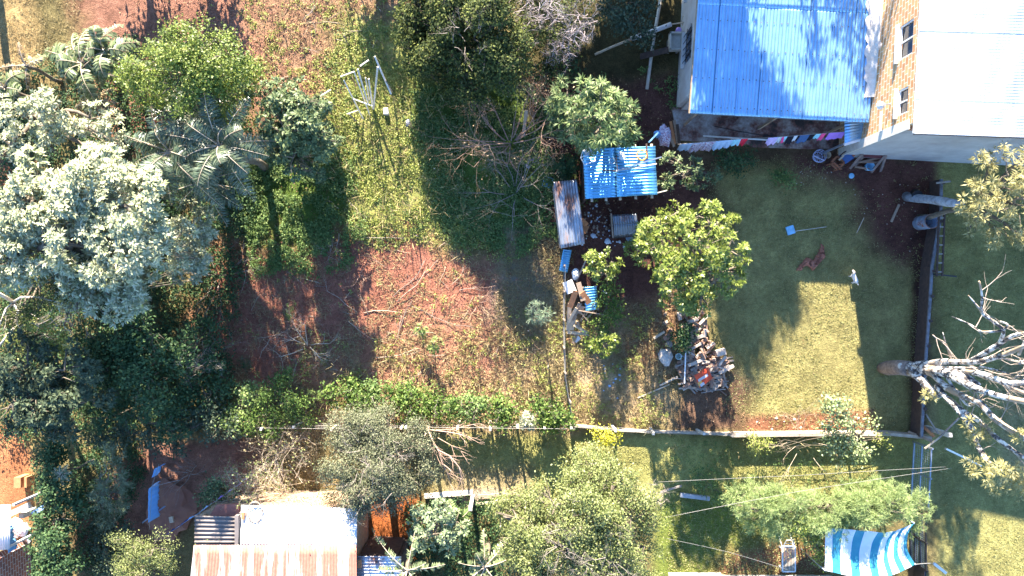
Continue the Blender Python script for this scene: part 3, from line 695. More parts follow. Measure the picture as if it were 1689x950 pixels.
# soot heap near the lean-to, pipe along the patio
def pipe(name, label, cat, pts, r, mat, group=None, n=8):
    w = [Wp(*p) for p in pts]; 
    for v in w: v.z = max(v.z, r)
    o = MB().tube(w, r, n).build(name, mat, None, (w[0].x, w[0].y, w[0].z - r), smooth=True); return tag(o, label, cat, group)
pipe('pipe', 'long pale pipe lying across the patio just above the clothesline', 'pipe', [(1160, 224, .17), (1220, 228, .17), (1275, 231, .17)], .035, WHITE)
pipe('cable', 'thin dark cable running over the patio from the roof corner', 'cable', [(1178, 208, .14), (1210, 215, .14), (1250, 222, .14), (1290, 226, .14)], .012, BLACKM)
pipe('long_pole', 'long white pole lying north-south across the dark yard beside the house', 'pole', [(1090, -5, .15), (1078, 65, .12), (1067, 147, .06)], .07, CONC_P)
pipe('gutter_pipe', 'white plastic pipe lying slanted over the long pole', 'pipe', [(1041, 64, .32), (1075, 52, .38), (1107, 40, .45)], .10, WHITE)
pipe('bamboo_pole', 'brown bamboo pole continuing the white slanted pipe down left', 'pole', [(981, 90, .1), (1010, 77, .2), (1040, 65, .32)], .05, WOOD_P)
m = MB(); 
for dy in (0, 5): 
    a_ = Wp(1056, 91 + dy, .12); b_ = Wp(1104, 79 + dy, .55); m.bar(a_, b_, .12, .05)
tag(m.build('plank_pair', WOOD_D, None, Wp(1056, 93)), 'two dark planks leaning against the stone sink', 'planks')
pipe('bucket_pipe', 'thin brown stick between the white pipe and the house wall', 'stick', [(1108, 40, .5), (1128, 37, .7)], .03, WOOD_P)
sk = thing('wash_sink', 'grey concrete wash sink standing at the left wall of the low house', 'sink', Wp(1113, 69))
sk.location.z = 0
m = MB(); c0 = Wp(1116, 67, .8); 
for dx, dy, sx, sy in ((-.24, 0, .06, .70), (.24, 0, .06, .70), (0, .33, .54, .06), (0, -.33, .54, .06)): m.box((c0.x + dx, c0.y + dy, .68), (sx, sy, .28))
m.box((c0.x, c0.y, .56), (.44, .62, .05)); m.build('basin', CONC_P, sk)
for sx in (-.18, .18): MB().box((c0.x + sx, c0.y, .27), (.08, .5, .53)).build('leg', CONC, sk)
MB().lathe((c0.x + .1, c0.y + .45, .55), [(.0, .0), (.10, .0), (.12, .2), (.09, .22), (0, .22)], 12).build('tub', simple('purple_tub', (.45, .30, .60)), sk)
pipe('hose', 'thin hose loop hanging at the corner of the low house wall', 'hose', [(1127, 26, .6), (1124, 34, .5), (1126, 42, .45), (1131, 40, .5), (1130, 28, .6)], .02, WOOD_P)

# ================================================================== BOTTOM HOUSES
bh = thing('rusty_roof_house', 'house at the bottom edge whose white roof turns to rusty streaked sheets', 'house', Wp(320, 905)); bh.location.z = 0
a_, b_, c_, d_ = Wp(398, 833, 2.5), Wp(589, 838, 2.5), Wp(588, 903, 2.85), Wp(396, 901, 2.85)
corrugate('roof_sheet', [a_, b_, c_, d_], .115, .016, ZINC_W, bh, nv=8, sagn=.02, seed=31)
a2, b2, c2, d2 = Wp(320, 899, 2.89), Wp(588, 899, 2.89), Wp(590, 1090, 3.25), Wp(300, 1090, 3.25)
ro = corrugate('rusty_roof_sheet', [a2, b2, c2, d2], .115, .018, STRIPED, bh, nv=12, sagn=.02, seed=32); ro['label'] = 'rust-streaked lower roof sheets'
e1, e2, e3, e4 = Wp(321, 850, 2.75), Wp(391, 852, 2.75), Wp(391, 899, 2.75), Wp(321, 899, 2.75)
corrugate('dark_roof_sheet', [e1, e2, e3, e4], .155, .035, DARKSH, bh, nv=4, waves_along='v', seed=33, thick=.02)
m = MB(); m.prism([(p.x, p.y) for p in (Wp(388, 850, 2.8), Wp(394, 850, 2.8), Wp(394, 900, 2.8), Wp(388, 900, 2.8))], 2.66, 2.86); m.build('ridge_strip', DARKSH, bh)
m = MB(); m.prism([(p.x, p.y) for p in (Wp(394, 846, 2.6), Wp(408, 846, 2.6), Wp(408, 900, 2.6), Wp(394, 900, 2.6))], 2.3, 2.6); m.build('gutter_slab', simple('grey_felt', (.30, .25, .22), (.20, .17, .15)), bh)
m = MB(); m.prism([(p.x, p.y) for p in (Wp(345, 852, 2.4), Wp(356, 834, 2.4), Wp(392, 832, 2.4), Wp(396, 852, 2.4))], 2.25, 2.38); m.build('clay_porch_roof', simple('rust_red_sheet', (.42, .16, .11), (.25, .10, .08), scale=9), bh)
X0, X1 = Wp(326, 900, 0).x, Wp(585, 838, 2.5).x - .08; Y1 = Wp(0, 842, 2.5).y - .05; Ym = Wp(0, 852, 2.75).y - .05
m = MB(); wall_seg(m, (X1, Y1), (X1, -16), 0, 2.42, .16); wall_seg(m, (Wp(398, 0, 2.5).x, Y1), (X1 - .08, Y1), 0, 2.38, .16)
wall_seg(m, (e1.x + .1, Ym), (e1.x + .1, -16), 0, 2.6, .16); wall_seg(m, (e1.x + .18, Ym), (Wp(398, 0, 2.5).x, Ym), 0, 2.2, .16); m.build('wall', simple('ochre_wall', (.42, .28, .18), (.3, .2, .13)), bh)
MB().box(Wp(401, 851, 2.70), (.10, .26, .08)).build('brick', WOOD_O, bh)
lr = thing('side_lean_to', 'small blue corrugated lean-to roof right of the rusty roof, under banana leaves', 'lean-to', Wp(590, 950)); lr.location.z = 0
q = [Wp(587, 917, 2.3), Wp(662, 917, 2.15), Wp(662, 1040, 2.15), Wp(587, 1040, 2.3)]
corrugate('roof_sheet', q, .12, .018, metal_sheet('worn_blue_zinc', (.52, .60, .70), .52, .66), lr, nv=5, waves_along='v', seed=34)
m = MB(); wall_seg(m, (q[1].x - .1, q[1].y - .12), (q[1].x - .1, -16), 0, 2.05, .12); wall_seg(m, (q[0].x + .1, q[0].y - .12), (q[1].x - .18, q[1].y - .12), 0, 2.08, .12); m.build('wall', WOOD_D, lr)
tag(MB().box(Wp(593, 930, 2.36) + Vector((0, 0, 0)), (.14, .28, .09)).build('clay_brick', WOOD_O, None, Wp(593, 930, 2.31)), 'orange brick holding down the small blue lean-to roof', 'brick')
# wire coil on the white roof
def coil(name, label, px, py, h, rad, r, mat, loops=3, ell=1.0, group=None, cat='coil', jit=.12):
    c = Wp(px, py, h); pts = []
    for i in range(loops * 16):
        a = 2 * math.pi * i / 16; k = rad * (1 + jit * math.sin(i * 1.7) * .6 + jit * math.sin(i * .37)); pts.append(c + Vector((math.cos(a) * k, math.sin(a) * k * ell, .012 * (i / 16) + r)))
    return tag(MB().tube(pts, r, 5).build(name, mat, None, c, smooth=True), label, cat, group)
coil('vine_loop', 'grey wire loop lying on the white roof of the bottom house', 422, 846, 2.62, .26, .014, TWIG, 3, 1.5)

lb = thing('brick_house', 'brown brick house with pale blue ring beam in the bottom left corner', 'house', Wp(20, 905)); lb.location.z = 0
w0 = Wp(-60, 958); w1 = Wp(49, 889); w2 = Wp(56, 1030)
def local_wall(name, p, q, z0, z1, th, mat, parent):
    L = math.hypot(q[0] - p[0], q[1] - p[1]); an = math.atan2(q[1] - p[1], q[0] - p[0])
    m = MB(); m.box((L / 2, 0, (z0 + z1) / 2), (L, th, z1 - z0)); o = m.build(name, mat, None, (0, 0, 0)); o.parent = parent
    o.location = Vector((p[0], p[1], 0)) - parent.location; o.rotation_euler = (0, 0, an); return o
local_wall('brick_wall', w0, w1, .12, 3.0, .2, BRICK_L, lb); local_wall('brick_side_wall', w1 + Vector((0, -.1, 0)), w2, .12, 3.0, .2, BRICK_L, lb)
d = (w1 - w0).normalized(); n = Vector((-d.y, d.x, 0)) * .04
m = MB(); m.bar(w0 + n + Vector((0, 0, .09)), w1 + n + Vector((0, 0, .09)), .28, .22); pc = w0.lerp(w1, .66) + n * 2.2; m.bar((pc.x, pc.y, .2), (pc.x, pc.y, 2.98), .2, .12)
m.build('concrete_beam', simple('blue_grey_concrete', (.55, .60, .66), (.42, .46, .52)), lb)
m = MB(); m.prism([(p.x, p.y) for p in (w0 + Vector((-.1, .1, 0)), w1 + Vector((.1, .1, 0)), w2 + Vector((.1, 0, 0)), Vector((w0.x - .1, w2.y, 0)))], 3.0, 3.08); m.build('roof', ZINC_W, lb)
q = [Wp(-60, 836, 2.0), Wp(18, 832, 2.0), Wp(16, 906, 1.8), Wp(-60, 912, 1.8)]
aw = thing('porch_roof', 'bright white corrugated porch roof at the left edge above the brick house', 'awning', Wp(17, 905)); aw.location.z = 0
corrugate('roof_sheet', q, .1, .015, ZINC_W, aw, nv=3, seed=41)
for c0 in (Wp(15, 836, 2), Wp(13, 903, 1.8)): MB().bar((c0.x, c0.y, 0), (c0.x, c0.y, 1.78), .08).build('post', WHITE, aw)
def cloth(name, label, pts, drop, mat, group=None, cat='cloth', amp=.05, swing=(0, 0), ragged=.12, nseg=None, base=None):
    """cloth hanging from a line: pts are world points along the line"""
    pts = [Vector(p) for p in pts]; L = sum((pts[i + 1] - pts[i]).length for i in range(len(pts) - 1)); nu = nseg or max(10, int(L / .035)); nv = 7
    vs = []; ph = random.uniform(0, 6)
    d = (pts[-1] - pts[0]).normalized(); nrm = Vector((-d.y, d.x, 0)); drops = [drop * (1 - ragged * random.random()) for _ in range(nu + 1)]
    for i in range(1, nu): drops[i] = (drops[i - 1] + drops[i]) / 2
    for i in range(nu + 1):
        t = i / nu * (len(pts) - 1); k = min(int(t), len(pts) - 2); p = pts[k].lerp(pts[k + 1], t - k)
        for j in range(nv + 1):
            v = j / nv; w = amp * (.25 + .75 * v) * (.5 * math.sin(i * .95 + ph) + .35 * math.sin(i * 2.1 + j * .5 + ph) + .4 * math.sin(i * .31 + ph * 2))
            vs.append(p + nrm * w + Vector((swing[0] * v, swing[1] * v, -drops[i] * v)))
    fs = [(i * (nv + 1) + j, (i + 1) * (nv + 1) + j, (i + 1) * (nv + 1) + j + 1, i * (nv + 1) + j + 1) for i in range(nu) for j in range(nv)]
    m = MB(); m.add(vs, fs); lo = Vector((pts[0].x, pts[0].y, pts[0].z - drop)); o = m.build(name, mat, None, lo, smooth=True)
    s = o.modifiers.new('thickness', 'SOLIDIFY'); s.thickness = .006
    return tag(o, label, cat, group)
WCLOTH = cloth_mat('white_cloth', (.62, .66, .72)); BLUEC = cloth_mat('pale_blue_cloth', (.42, .58, .80)); BLUES = cloth_mat('bright_blue_tarp', (.22, .50, .88))
REDC = cloth_mat('red_cloth', (.70, .04, .08)); PINKC = cloth_mat('hot_pink_cloth', (.85, .10, .28)); PURP = cloth_mat('purple_cloth', (.42, .22, .72)); LILAC = cloth_mat('lilac_cloth', (.62, .48, .80))
BLACKC = cloth_mat('black_cloth', (.02, .02, .03)); DENIM = cloth_mat('denim_cloth', (.06, .12, .26)); NAVY = cloth_mat('navy_cloth', (.03, .05, .20)); CYANC = cloth_mat('cyan_cloth', (.35, .68, .82))
FLOR, nt, b, _ = mat_new('flowered_cloth'); n = noise(nt, 22, 3, .6); nt.links.new(ramp(nt, n, [(.42, (.32, .12, .2)), (.5, (.50, .48, .62)), (.6, (.66, .66, .74))]), b.inputs['Base Color']); b.inputs['Roughness'].default_value = .9
cloth('towel', 'blue towel hanging from the white porch roof in the bottom left corner', [Wp(6, 872, 1.72), Wp(14, 912, 1.72)], .5, BLUES, cat='towel')
m = MB()
for (a_, b_) in (((16, 848, .9), (50, 832, .9)), ): m.bar(Wp(*a_), Wp(*b_), .22, .12)
m.bar((Wp(33, 840, .9).x, Wp(33, 840).y, 0), (Wp(33, 840, .9).x, Wp(33, 840).y, .84), .2); tag(m.build('yard_wall', CONC_P, None, Wp(33, 840)), 'short pale wall coping between the porch and the tall hedge', 'wall')
m = MB(); m.bar(Wp(54, 848, 1.9), Wp(72, 836, 1.9), .16, .05); m.bar(Wp(63, 842, 0), (Wp(63, 842, 1.9).x, Wp(63, 842, 1.9).y, 1.88), .05); tag(m.build('blue_board', simple('blue_paint', (.35, .50, .75)), None, Wp(63, 842)), 'pale blue board on a post sticking into the tall hedge', 'board')
# laundry bundles, bucket in that yard
def lump(name, label, cat, px, py, h, r, z, mat, n=11, seed=0, group=None, sq=1.0):
    c = Wp(px, py, h); rr = random.Random(seed); m = MB(); prof = [(1.0, 0), (1.08, .35), (.8, .75), (.35, .97)]
    vs = []; 
    for k, zz in prof:
        for i in range(n): a = 2 * math.pi * i / n; q = r * k * (1 + rr.uniform(-.22, .22)); vs.append(c + Vector((q * math.cos(a), q * math.sin(a) * sq, z * zz * (1 + rr.uniform(-.1, .1)))))
    vs.append(c + Vector((0, 0, z))); L = len(prof); fs = [(i * n + k, i * n + (k + 1) % n, (i + 1) * n + (k + 1) % n, (i + 1) * n + k) for i in range(L - 1) for k in range(n)]
    fs += [((L - 1) * n + k, (L - 1) * n + (k + 1) % n, L * n) for k in range(n)]; m.add(vs, fs)
    o = m.build(name, mat, None, c); return tag(o, label, cat, group)
lump('sack', 'white sack slumped beside the porch at the left edge', 'sack', 27, 868, 0, .28, .35, WHITE, seed=1, sq=1.3)
lump('laundry_heap', 'grey and white washing heap at the foot of the tall hedge', 'heap', 40, 872, 0, .25, .3, WCLOTH, seed=2)
m = MB(); m.box(Wp(37, 793, .3), (.28, .42, .6)); m.box(Wp(44, 793, .3) + Vector((.12, 0, 0)), (.1, .42, .5)); tag(m.build('clay_block', WOOD_O, None, Wp(40, 793)), 'orange clay block standing in the red yard beside the hedge top', 'block')

# ================================================================== SHEDS AND SHEETS
def shed_posts(t, qs, mat=WOOD_D, w=.09, drop=.05):
    for q in qs: MB().bar((q.x, q.y, 0), (q.x, q.y, q.z - drop), w).build('post', mat, t)
q = [Wp(961, 245, 1.9), Wp(1081, 241, 1.9), Wp(1082, 321, 2.05), Wp(965, 328, 2.05)]
sh = thing('zinc_shed', 'open shed with a bright blue corrugated roof and odds and ends lying on it', 'shed', Vector((q[3].x, q[3].y, 0)))
mids = lambda a, b, t: a.lerp(b, t)
m1_, m2_ = mids(q[0], q[3], .5), mids(q[1], q[2], .5); t1, t2 = mids(q[0], q[1], .47), mids(m1_, m2_, .47); t3 = mids(q[3], q[2], .47)
up = Vector((0, 0, .02))
corrugate('roof_sheet', [q[0], t1, t2, m1_], .12, .013, ZINC_SHED, sh, nv=4, waves_along='v', seed=51)
corrugate('roof_sheet', [t1 + up - Vector((.06, 0, 0)), q[1] + up, m2_ + up, t2 + up - Vector((.06, 0, 0))], .12, .013, ZINC_SHED, sh, nv=4, waves_along='v', seed=52)
corrugate('roof_sheet', [m1_ + up * 2, t2 + up * 2, t3 + up * 2, q[3] + up * 2], .12, .013, ZINC_SHED, sh, nv=4, waves_along='v', seed=53)
corrugate('roof_sheet', [t2 + up * 3 - Vector((.06, -.1, 0)), m2_ + up * 3 + Vector((0, .1, 0)), q[2] + up * 3 + Vector((0.05, 0, 0)), t3 + up * 3 - Vector((.06, 0, 0))], .12, .013, ZINC_SHED, sh, nv=4, waves_along='v', seed=54)
for k in (.10, .30, .50, .72, .95):
    p = mids(q[3], q[2], k); p2 = mids(q[0], q[1], k); MB().bar(p + Vector((0, -.12, -.07)), p2 + Vector((0, .1, -.07)), .09, .07).build('rafter', WOOD_P, sh)
inset = [q[0] + Vector((.08, -.08, 0)), q[1] + Vector((-.08, -.08, 0)), q[2] + Vector((-.08, .08, 0)), q[3] + Vector((.08, .08, 0))]
shed_posts(sh, inset, drop=.12)
m = MB(); wall_seg(m, inset[0].to_2d(), inset[3].to_2d(), 0, 1.75, .04); wall_seg(m, inset[0].to_2d(), inset[1].to_2d(), 0, 1.75, .04); m.build('board_wall', WOOD_D, sh)
def roofz(px, py): return 2.02 + (py - 243) / 82 * .13
def on(px, py, dz=.03): h = roofz(px, py) + dz; return Wp(px, py, h)
coil('hose_coil', 'coiled orange hose lying on the blue shed roof', 1059, 257, roofz(1059, 257) + .02, .19, .022, simple('orange_hose', (.75, .27, .06)), 4, 1.0, jit=.10)
m = MB(); cs = [on(958, 260, .06), on(977, 252, .06), on(982, 265, .06), on(964, 272, .06)]
for i in range(4): m.bar(cs[i], cs[(i + 1) % 4], .03)
m.bar(on(961, 249, .14), cs[0], .025); m.bar(on(971, 243, .14), cs[1], .025); m.bar(on(961, 249, .14), on(971, 243, .14), .025)
ch = thing('frame_chair', 'small white metal chair frame lying at the left corner of the blue shed roof', 'chair', on(964, 262, -.02)); m.build('frame', WHITE, ch)
m = MB(); m.prism([(p.x, p.y) for p in (on(962, 250), on(971, 244), on(976, 252), on(966, 257))], 2.1, 2.13); m.build('backrest', simple('grey_plastic', (.4, .45, .5)), ch)
lump('white_bowl', 'white plastic bowl lying on the blue shed roof under the tree', 'bowl', 1026, 259, roofz(0, 259) + .02, .11, .06, WHITE, seed=3)
lump('white_rag', 'small white rag above the white bowl on the shed roof', 'rag', 1024, 253, roofz(0, 253) + .02, .10, .05, WCLOTH, seed=13, sq=.6)
coil('wire_coil', 'loose grey wire coil in the middle of the blue shed roof', 1010, 266, roofz(0, 266) + .02, .11, .008, GREYM, 3, 1.0)
def stick(name, label, cat, pts, w, mat, group=None, t=None):
    w_ = [Wp(*p) for p in pts]; m = MB()
    for i in range(len(w_) - 1): m.bar(w_[i], w_[i + 1], w, t)
    return tag(m.build(name, mat, None, w_[0]), label, cat, group)
stick('pale_pole', 'longest pale pole lying across the blue shed roof', 'pole', [(1015, 282, 2.14), (1083, 270, 2.14)], .05, CONC_P)
stick('grey_pole', 'grey pole crossing above the pale pole on the shed roof', 'pole', [(1018, 281, 2.16), (1091, 259, 2.2)], .045, GREYM)
stick('dark_stick', 'dark stick on the blue shed roof left of the two poles', 'stick', [(994, 281, 2.12), (1017, 282, 2.14)], .04, WOOD_D)
stick('upright_stick', 'brown stick lying up and down in the middle of the shed roof', 'stick', [(1017, 255, 2.08), (1018, 281, 2.12)], .035, WOOD_D)
stick('rusty_bar', 'short rusty bar beside the orange hose on the shed roof', 'bar', [(1066, 237, 2.1), (1068, 262, 2.1)], .06, WOOD_D)
stick('roof_edge_pole', 'pale pole sticking out right of the lower shed roof corner', 'pole', [(1080, 319, 1.9), (1100, 314, 1.9)], .04, CONC_P)
# rusty long sheet shed
q = [Wp(913, 300, 1.35), Wp(952, 296, 1.35), Wp(965, 402, 1.25), Wp(925, 410, 1.25)]
rs = thing('rusty_lean_to', 'long narrow shed under one rust-stained corrugated sheet', 'shed', Vector((q[3].x, q[3].y, 0)))
corrugate('roof_sheet', q, .11, .020, RUSTY, rs, nv=14, sagn=.06, seed=61)
inset = [q[0] + Vector((.06, -.1, 0)), q[1] + Vector((-.06, -.1, 0)), q[2] + Vector((-.06, .12, 0)), q[3] + Vector((.06, .12, 0))]
shed_posts(rs, inset, WOOD_W)
m = MB(); wall_seg(m, (inset[0].x - .02, inset[0].y), (inset[3].x - .02, inset[3].y), .02, 1.15, .03); m.build('side_board', simple('pale_side', (.55, .52, .48), (.35, .25, .2)), rs)
stick('cardboard', 'torn brown board poking out from under the rusty sheet', 'board', [(959, 363, .7), (968, 372, .5), (962, 384, .5)], .22, WOOD_O, t=.03)
def flat_sheet(name, label, cat, quad, pitch, amp, mat, al='u', seed=0, group=None, sag=.02, thick=.006):
    qs = [Wp(*c) for c in quad]; o = corrugate(name, qs, pitch, amp, mat, None, nv=6, waves_along=al, seed=seed, sagn=sag, thick=thick); return tag(o, label, cat, group)
flat_sheet('roofing_sheet', 'short light blue corrugated sheet leaning on the grass below the rusty shed', 'sheet', [(929, 411, .45), (943, 412, .45), (936, 450, .08), (922, 447, .08)], .10, .018, ZINC_SHED, 'v', 62)
q = [Wp(1010, 354, .75), Wp(1050, 352, .75), Wp(1053, 388, .5), Wp(1013, 392, .5)]
cp = thing('hen_coop', 'low grey coop roofed with a bent corrugated sheet below the blue shed', 'coop', Vector((q[3].x, q[3].y, 0)))
ml, mr = mids(q[0], q[3], .45) + Vector((0, 0, .14)), mids(q[1], q[2], .45) + Vector((0, 0, .14))
DZ = metal_sheet('grey_zinc', (.22, .25, .29), .55, .72)
corrugate('roof_sheet', [q[0], q[1], mr, ml], .1, .016, DZ, cp, nv=4, seed=63); corrugate('roof_sheet', [ml, mr, q[2], q[3]], .1, .016, DZ, cp, nv=4, seed=64)
m = MB(); 
for i in range(4): 
    a_, b_ = q[i], q[(i + 1) % 4]; wall_seg(m, a_.to_2d(), b_.to_2d(), 0, .46, .03)
m.build('board_wall', WOOD_D, cp); MB().bar(Wp(1008, 352, .78), Wp(1011, 392, .55), .06).build('edge_batten', WOOD_W, cp)
# scrap timber shelter
q = [Wp(962, 474, .9), Wp(984, 472, .9), Wp(987, 510, .75), Wp(966, 514, .75)]
sc = thing('scrap_shelter', 'tiny shelter with a blue-grey sheet roof beside the scrap planks', 'shelter', Vector((q[3].x, q[3].y, 0)))
corrugate('roof_sheet', q, .11, .016, ZINC_SHED, sc, nv=4, waves_along='v', seed=65); shed_posts(sc, q, WOOD_W, .07)
m = MB(); 
for a_, b_ in (((955, 512, .8), (996, 519, .7)), ((983, 508, .7), (966, 528, .6)), ((966, 512, .7), (958, 530, .6)), ((996, 519, .7), (986, 540, .3)), ((955, 512, .8), (972, 532, .6))): m.bar(Wp(*a_), Wp(*b_), .04, .04)
m.build('frame', WOOD_W, sc)
planks = [((954, 466, 1.0), (962, 496, .9), .20, WOOD_W), ((950, 480, .9), (940, 507, .6), .22, WOOD_O), ((960, 482, 1.0), (972, 500, .8), .24, WOOD_O), ((951, 508, .7), (936, 534, .35), .12, WOOD_P),
          ((957, 500, .8), (944, 528, .4), .16, WOOD_W), ((946, 520, .5), (941, 544, .2), .26, WOOD_P), ((947, 536, .4), (970, 550, .15), .11, WOOD_P), ((936, 548, .2), (972, 551, .12), .13, WOOD_P),
          ((952, 530, .5), (958, 546, .2), .10, WOOD_W), ((940, 500, .6), (937, 545, .2), .16, WOOD_P), ((950, 552, .12), (944, 566, .06), .16, WOOD_W), ((956, 556, .1), (948, 563, .06), .18, WHITE),
          ((937, 558, .15), (943, 566, .05), .20, WOOD_O), ((961, 505, .8), (955, 517, .6), .20, WOOD_W), ((966, 520, .5), (980, 500, .9), .05, WOOD_P), ((932, 476, .6), (947, 470, .8), .5, WHITE)]
for i, (a_, b_, w, mt) in enumerate(planks):
    stick('scrap_plank', 'weathered plank in the scrap wood heap beside the small shelter' if mt not in (WHITE,) else 'white plastic sheet piece in the scrap wood heap' if i == 15 else 'small white board below the scrap planks',
          'plank' if mt is not WHITE else 'board', [a_, b_], w, mt, 'planks of the scrap wood heap' if mt is not WHITE else None, t=.03)
lump('white_sack', 'white sack hanging on the fence above the scrap planks', 'sack', 949, 452, .6, .13, .3, WHITE, seed=4, sq=1.6)
stick('leaning_pole', 'grey pole leaning from the fence up to the small tree', 'pole', [(951, 464, .5), (967, 428, 1.3)], .05, TWIG)
stick('pale_stone', 'small white board lying on the dark ground under the small tree', 'board', [(995, 479, .05), (1001, 484, .05)], .08, WHITE)

# ================================================================== FIREWOOD HEAP
protoL = []
for k in range(4):
    m = MB(); L = .34; r = .075; prof = [(math.cos(a) * r * random.uniform(.8, 1.15), math.sin(a) * r * random.uniform(.7, 1.1)) for a in np.linspace(0, 2 * math.pi, 7)[:-1]]
    if k % 2: prof = [(-r, -r * .6), (r, -r * .6), (r * .5, r * .6), (-r * .6, r * .8)]
    n = len(prof); vs = [(s * L / 2, p[0], p[1] + r * .7) for s in (-1, 1) for p in prof]; m.add(vs, [tuple(range(n - 1, -1, -1)), tuple(range(n, 2 * n))] + [(i, (i + 1) % n, n + (i + 1) % n, n + i) for i in range(n)])
    protoL.append((m, k))
LOGM = [simple('split_log_pale', (.50, .38, .28), (.30, .20, .14), scale=9), simple('split_log_brown', (.34, .21, .15), (.18, .11, .08), scale=9), simple('log_grey', (.38, .32, .27), (.22, .18, .15), scale=9), simple('log_light', (.54, .45, .37), (.36, .28, .22), scale=9)]
log_meshes = []
for m, k in protoL:
    for mi, mt in enumerate(LOGM):
        me = bpy.data.meshes.new('log'); me.from_pydata(m.v, [], m.f); me.materials.append(mt); me.update(); log_meshes.append(me)
heap_poly = [(1124, 512), (1158, 505), (1165, 530), (1168, 552), (1180, 585), (1200, 600), (1196, 640), (1130, 640), (1118, 600), (1128, 585), (1140, 560), (1120, 540)]
def in_poly(px, py, poly): return sdist(np.array([float(px)]), np.array([float(py)]), poly)[0]
cnt = 0; sd_ = random.Random(5)
while cnt < 190:
    px, py = sd_.uniform(1115, 1205), sd_.uniform(503, 645); s = in_poly(px, py, heap_poly)
    if s < 0: continue
    z = sd_.uniform(0, min(.5, .04 + s * .022)); p = Wp(px, py, z)
    o = bpy.data.objects.new('firewood_log', log_meshes[sd_.choice([0, 1, 4, 5, 8, 9, 12, 13, 1, 5, 2, 6, 3])]); COL.objects.link(o); o.location = p
    sc_ = sd_.uniform(.7, 1.25); o.scale = (sc_ * sd_.uniform(.8, 1.2), sc_, sc_); o.rotation_euler = (sd_.uniform(-.3, .3), sd_.uniform(-.3, .3), sd_.choice([.5, .9, 1.6, 2.4, 0.2]) + sd_.uniform(-.4, .4))
    tag(o, 'short split log in the firewood heap below the large yellow-green tree', 'log', 'split logs of the firewood heap'); cnt += 1
sp_logs = [((1119, 515, .4), (1122, 528, .4), .14), ((1153, 535, .35), (1168, 520, .2), .09), ((1163, 543, .35), (1162, 556, .3), .12), ((1150, 557, .4), (1160, 553, .45), .13), ((1181, 583, .35), (1196, 579, .35), .26), ((1166, 575, .35), (1178, 565, .25), .07), ((1186, 603, .3), (1197, 587, .3), .10), ((1186, 615, .3), (1210, 603, .2), .13),
           ((1135, 603, .45), (1161, 592, .5), .12), ((1141, 575, .45), (1157, 566, .45), .10), ((1148, 590, .4), (1156, 580, .45), .08), ((1134, 580, .4), (1146, 586, .4), .07)]
for a_, b_, w in sp_logs: stick('long_billet', 'long pale billet lying on top of the firewood heap', 'log', [a_, b_], w, LOGM[3], 'pale billets on the firewood heap', t=w * .7)
for i in range(75):
    cy = sd_.uniform(590, 645); cx = 1158 + sd_.uniform(-25, 28); L = sd_.uniform(22, 58) * (1 if cy < 635 else .8); an = sd_.choice([-.35, -.2, -.1, .0, .15, .6]) + sd_.gauss(0, .12)
    z = sd_.uniform(.04, .34) * (1 - abs(cy - 612) / 45); dx, dy = math.cos(an) * L / 2, math.sin(an) * L / 2
    stick('long_stick', 'long thin weathered stick fanned out at the bottom of the firewood heap', 'stick', [(cx - dx, cy - dy, max(.03, z)), (cx + dx, cy + dy, max(.03, z + sd_.uniform(-.05, .05)))], sd_.uniform(.025, .07), sd_.choice([LOGM[2], LOGM[3], LOGM[1], LOGM[2]]), 'thin sticks of the firewood heap')
stick('white_pole', 'straight white pole lying up and down over the firewood heap', 'pole', [(1131, 577, .5), (1129, 632, .4)], .045, WHITE)
stick('long_branch', 'long pale branch stretching left from the firewood heap to the grass', 'branch', [(1088, 636, .06), (1118, 621, .15)], .07, STRAWTWIG)
stick('ground_branch', 'thin branch lying on the straw grass below left of the heap', 'branch', [(1052, 656, .05), (1104, 634, .05)], .045, STRAWTWIG)
# red sheet with pale stripe
q = [Wp(1145, 619, .62), Wp(1168, 606, .62), Wp(1175, 624, .55), Wp(1154, 640, .55)]
m = MB(); nn = 10; vs = []; fs = []
for j in range(nn + 1):
    for i in range(nn + 1):
        u, v = i / nn, j / nn; p = (q[0].lerp(q[1], u)).lerp(q[3].lerp(q[2], u), v); vs.append(p + Vector((0, 0, .03 * math.sin(u * 7) * math.cos(v * 5))))
for j in range(nn):
    for i in range(nn): fs.append((j * (nn + 1) + i, j * (nn + 1) + i + 1, (j + 1) * (nn + 1) + i + 1, (j + 1) * (nn + 1) + i))
m.add(vs, fs); m.mi = [1 if (4 <= j <= 5 and 1 <= i <= 7) or (j >= 8 and 1 <= i <= 3) else 2 if (6 <= j <= 8 and i <= 2) else 0 for j in range(nn) for i in range(nn)]
o = m.build('red_tarp', [simple('red_plastic', (.75, .09, .03), (.55, .07, .03), .5), simple('pale_print', (.62, .60, .62)), simple('orange_print', (.80, .42, .12))], None, q[3])
s = o.modifiers.new('thickness', 'SOLIDIFY'); s.thickness = .01; tag(o, 'bright red plastic sheet with pale blocks lying on the firewood heap', 'sheet')
bk = Wp(1117, 587); m = MB().lathe((bk.x, bk.y, 0), [(.0, .02), (.10, .02), (.13, .26), (.135, .28), (.115, .28), (.09, .05), (0, .05)], 18); tag(m.build('paint_bucket', simple('pale_bucket', (.55, .68, .66)), None, bk, smooth=True), 'pale open bucket standing left of the firewood heap', 'bucket')
lump('pale_rubble', 'heap of pale grey ash and rubble left of the open bucket', 'heap', 1097, 588, 0, .26, .28, simple('pale_ash', (.66, .60, .54), (.42, .36, .3), bscale=18, bumps=.8), seed=5, sq=1.3)
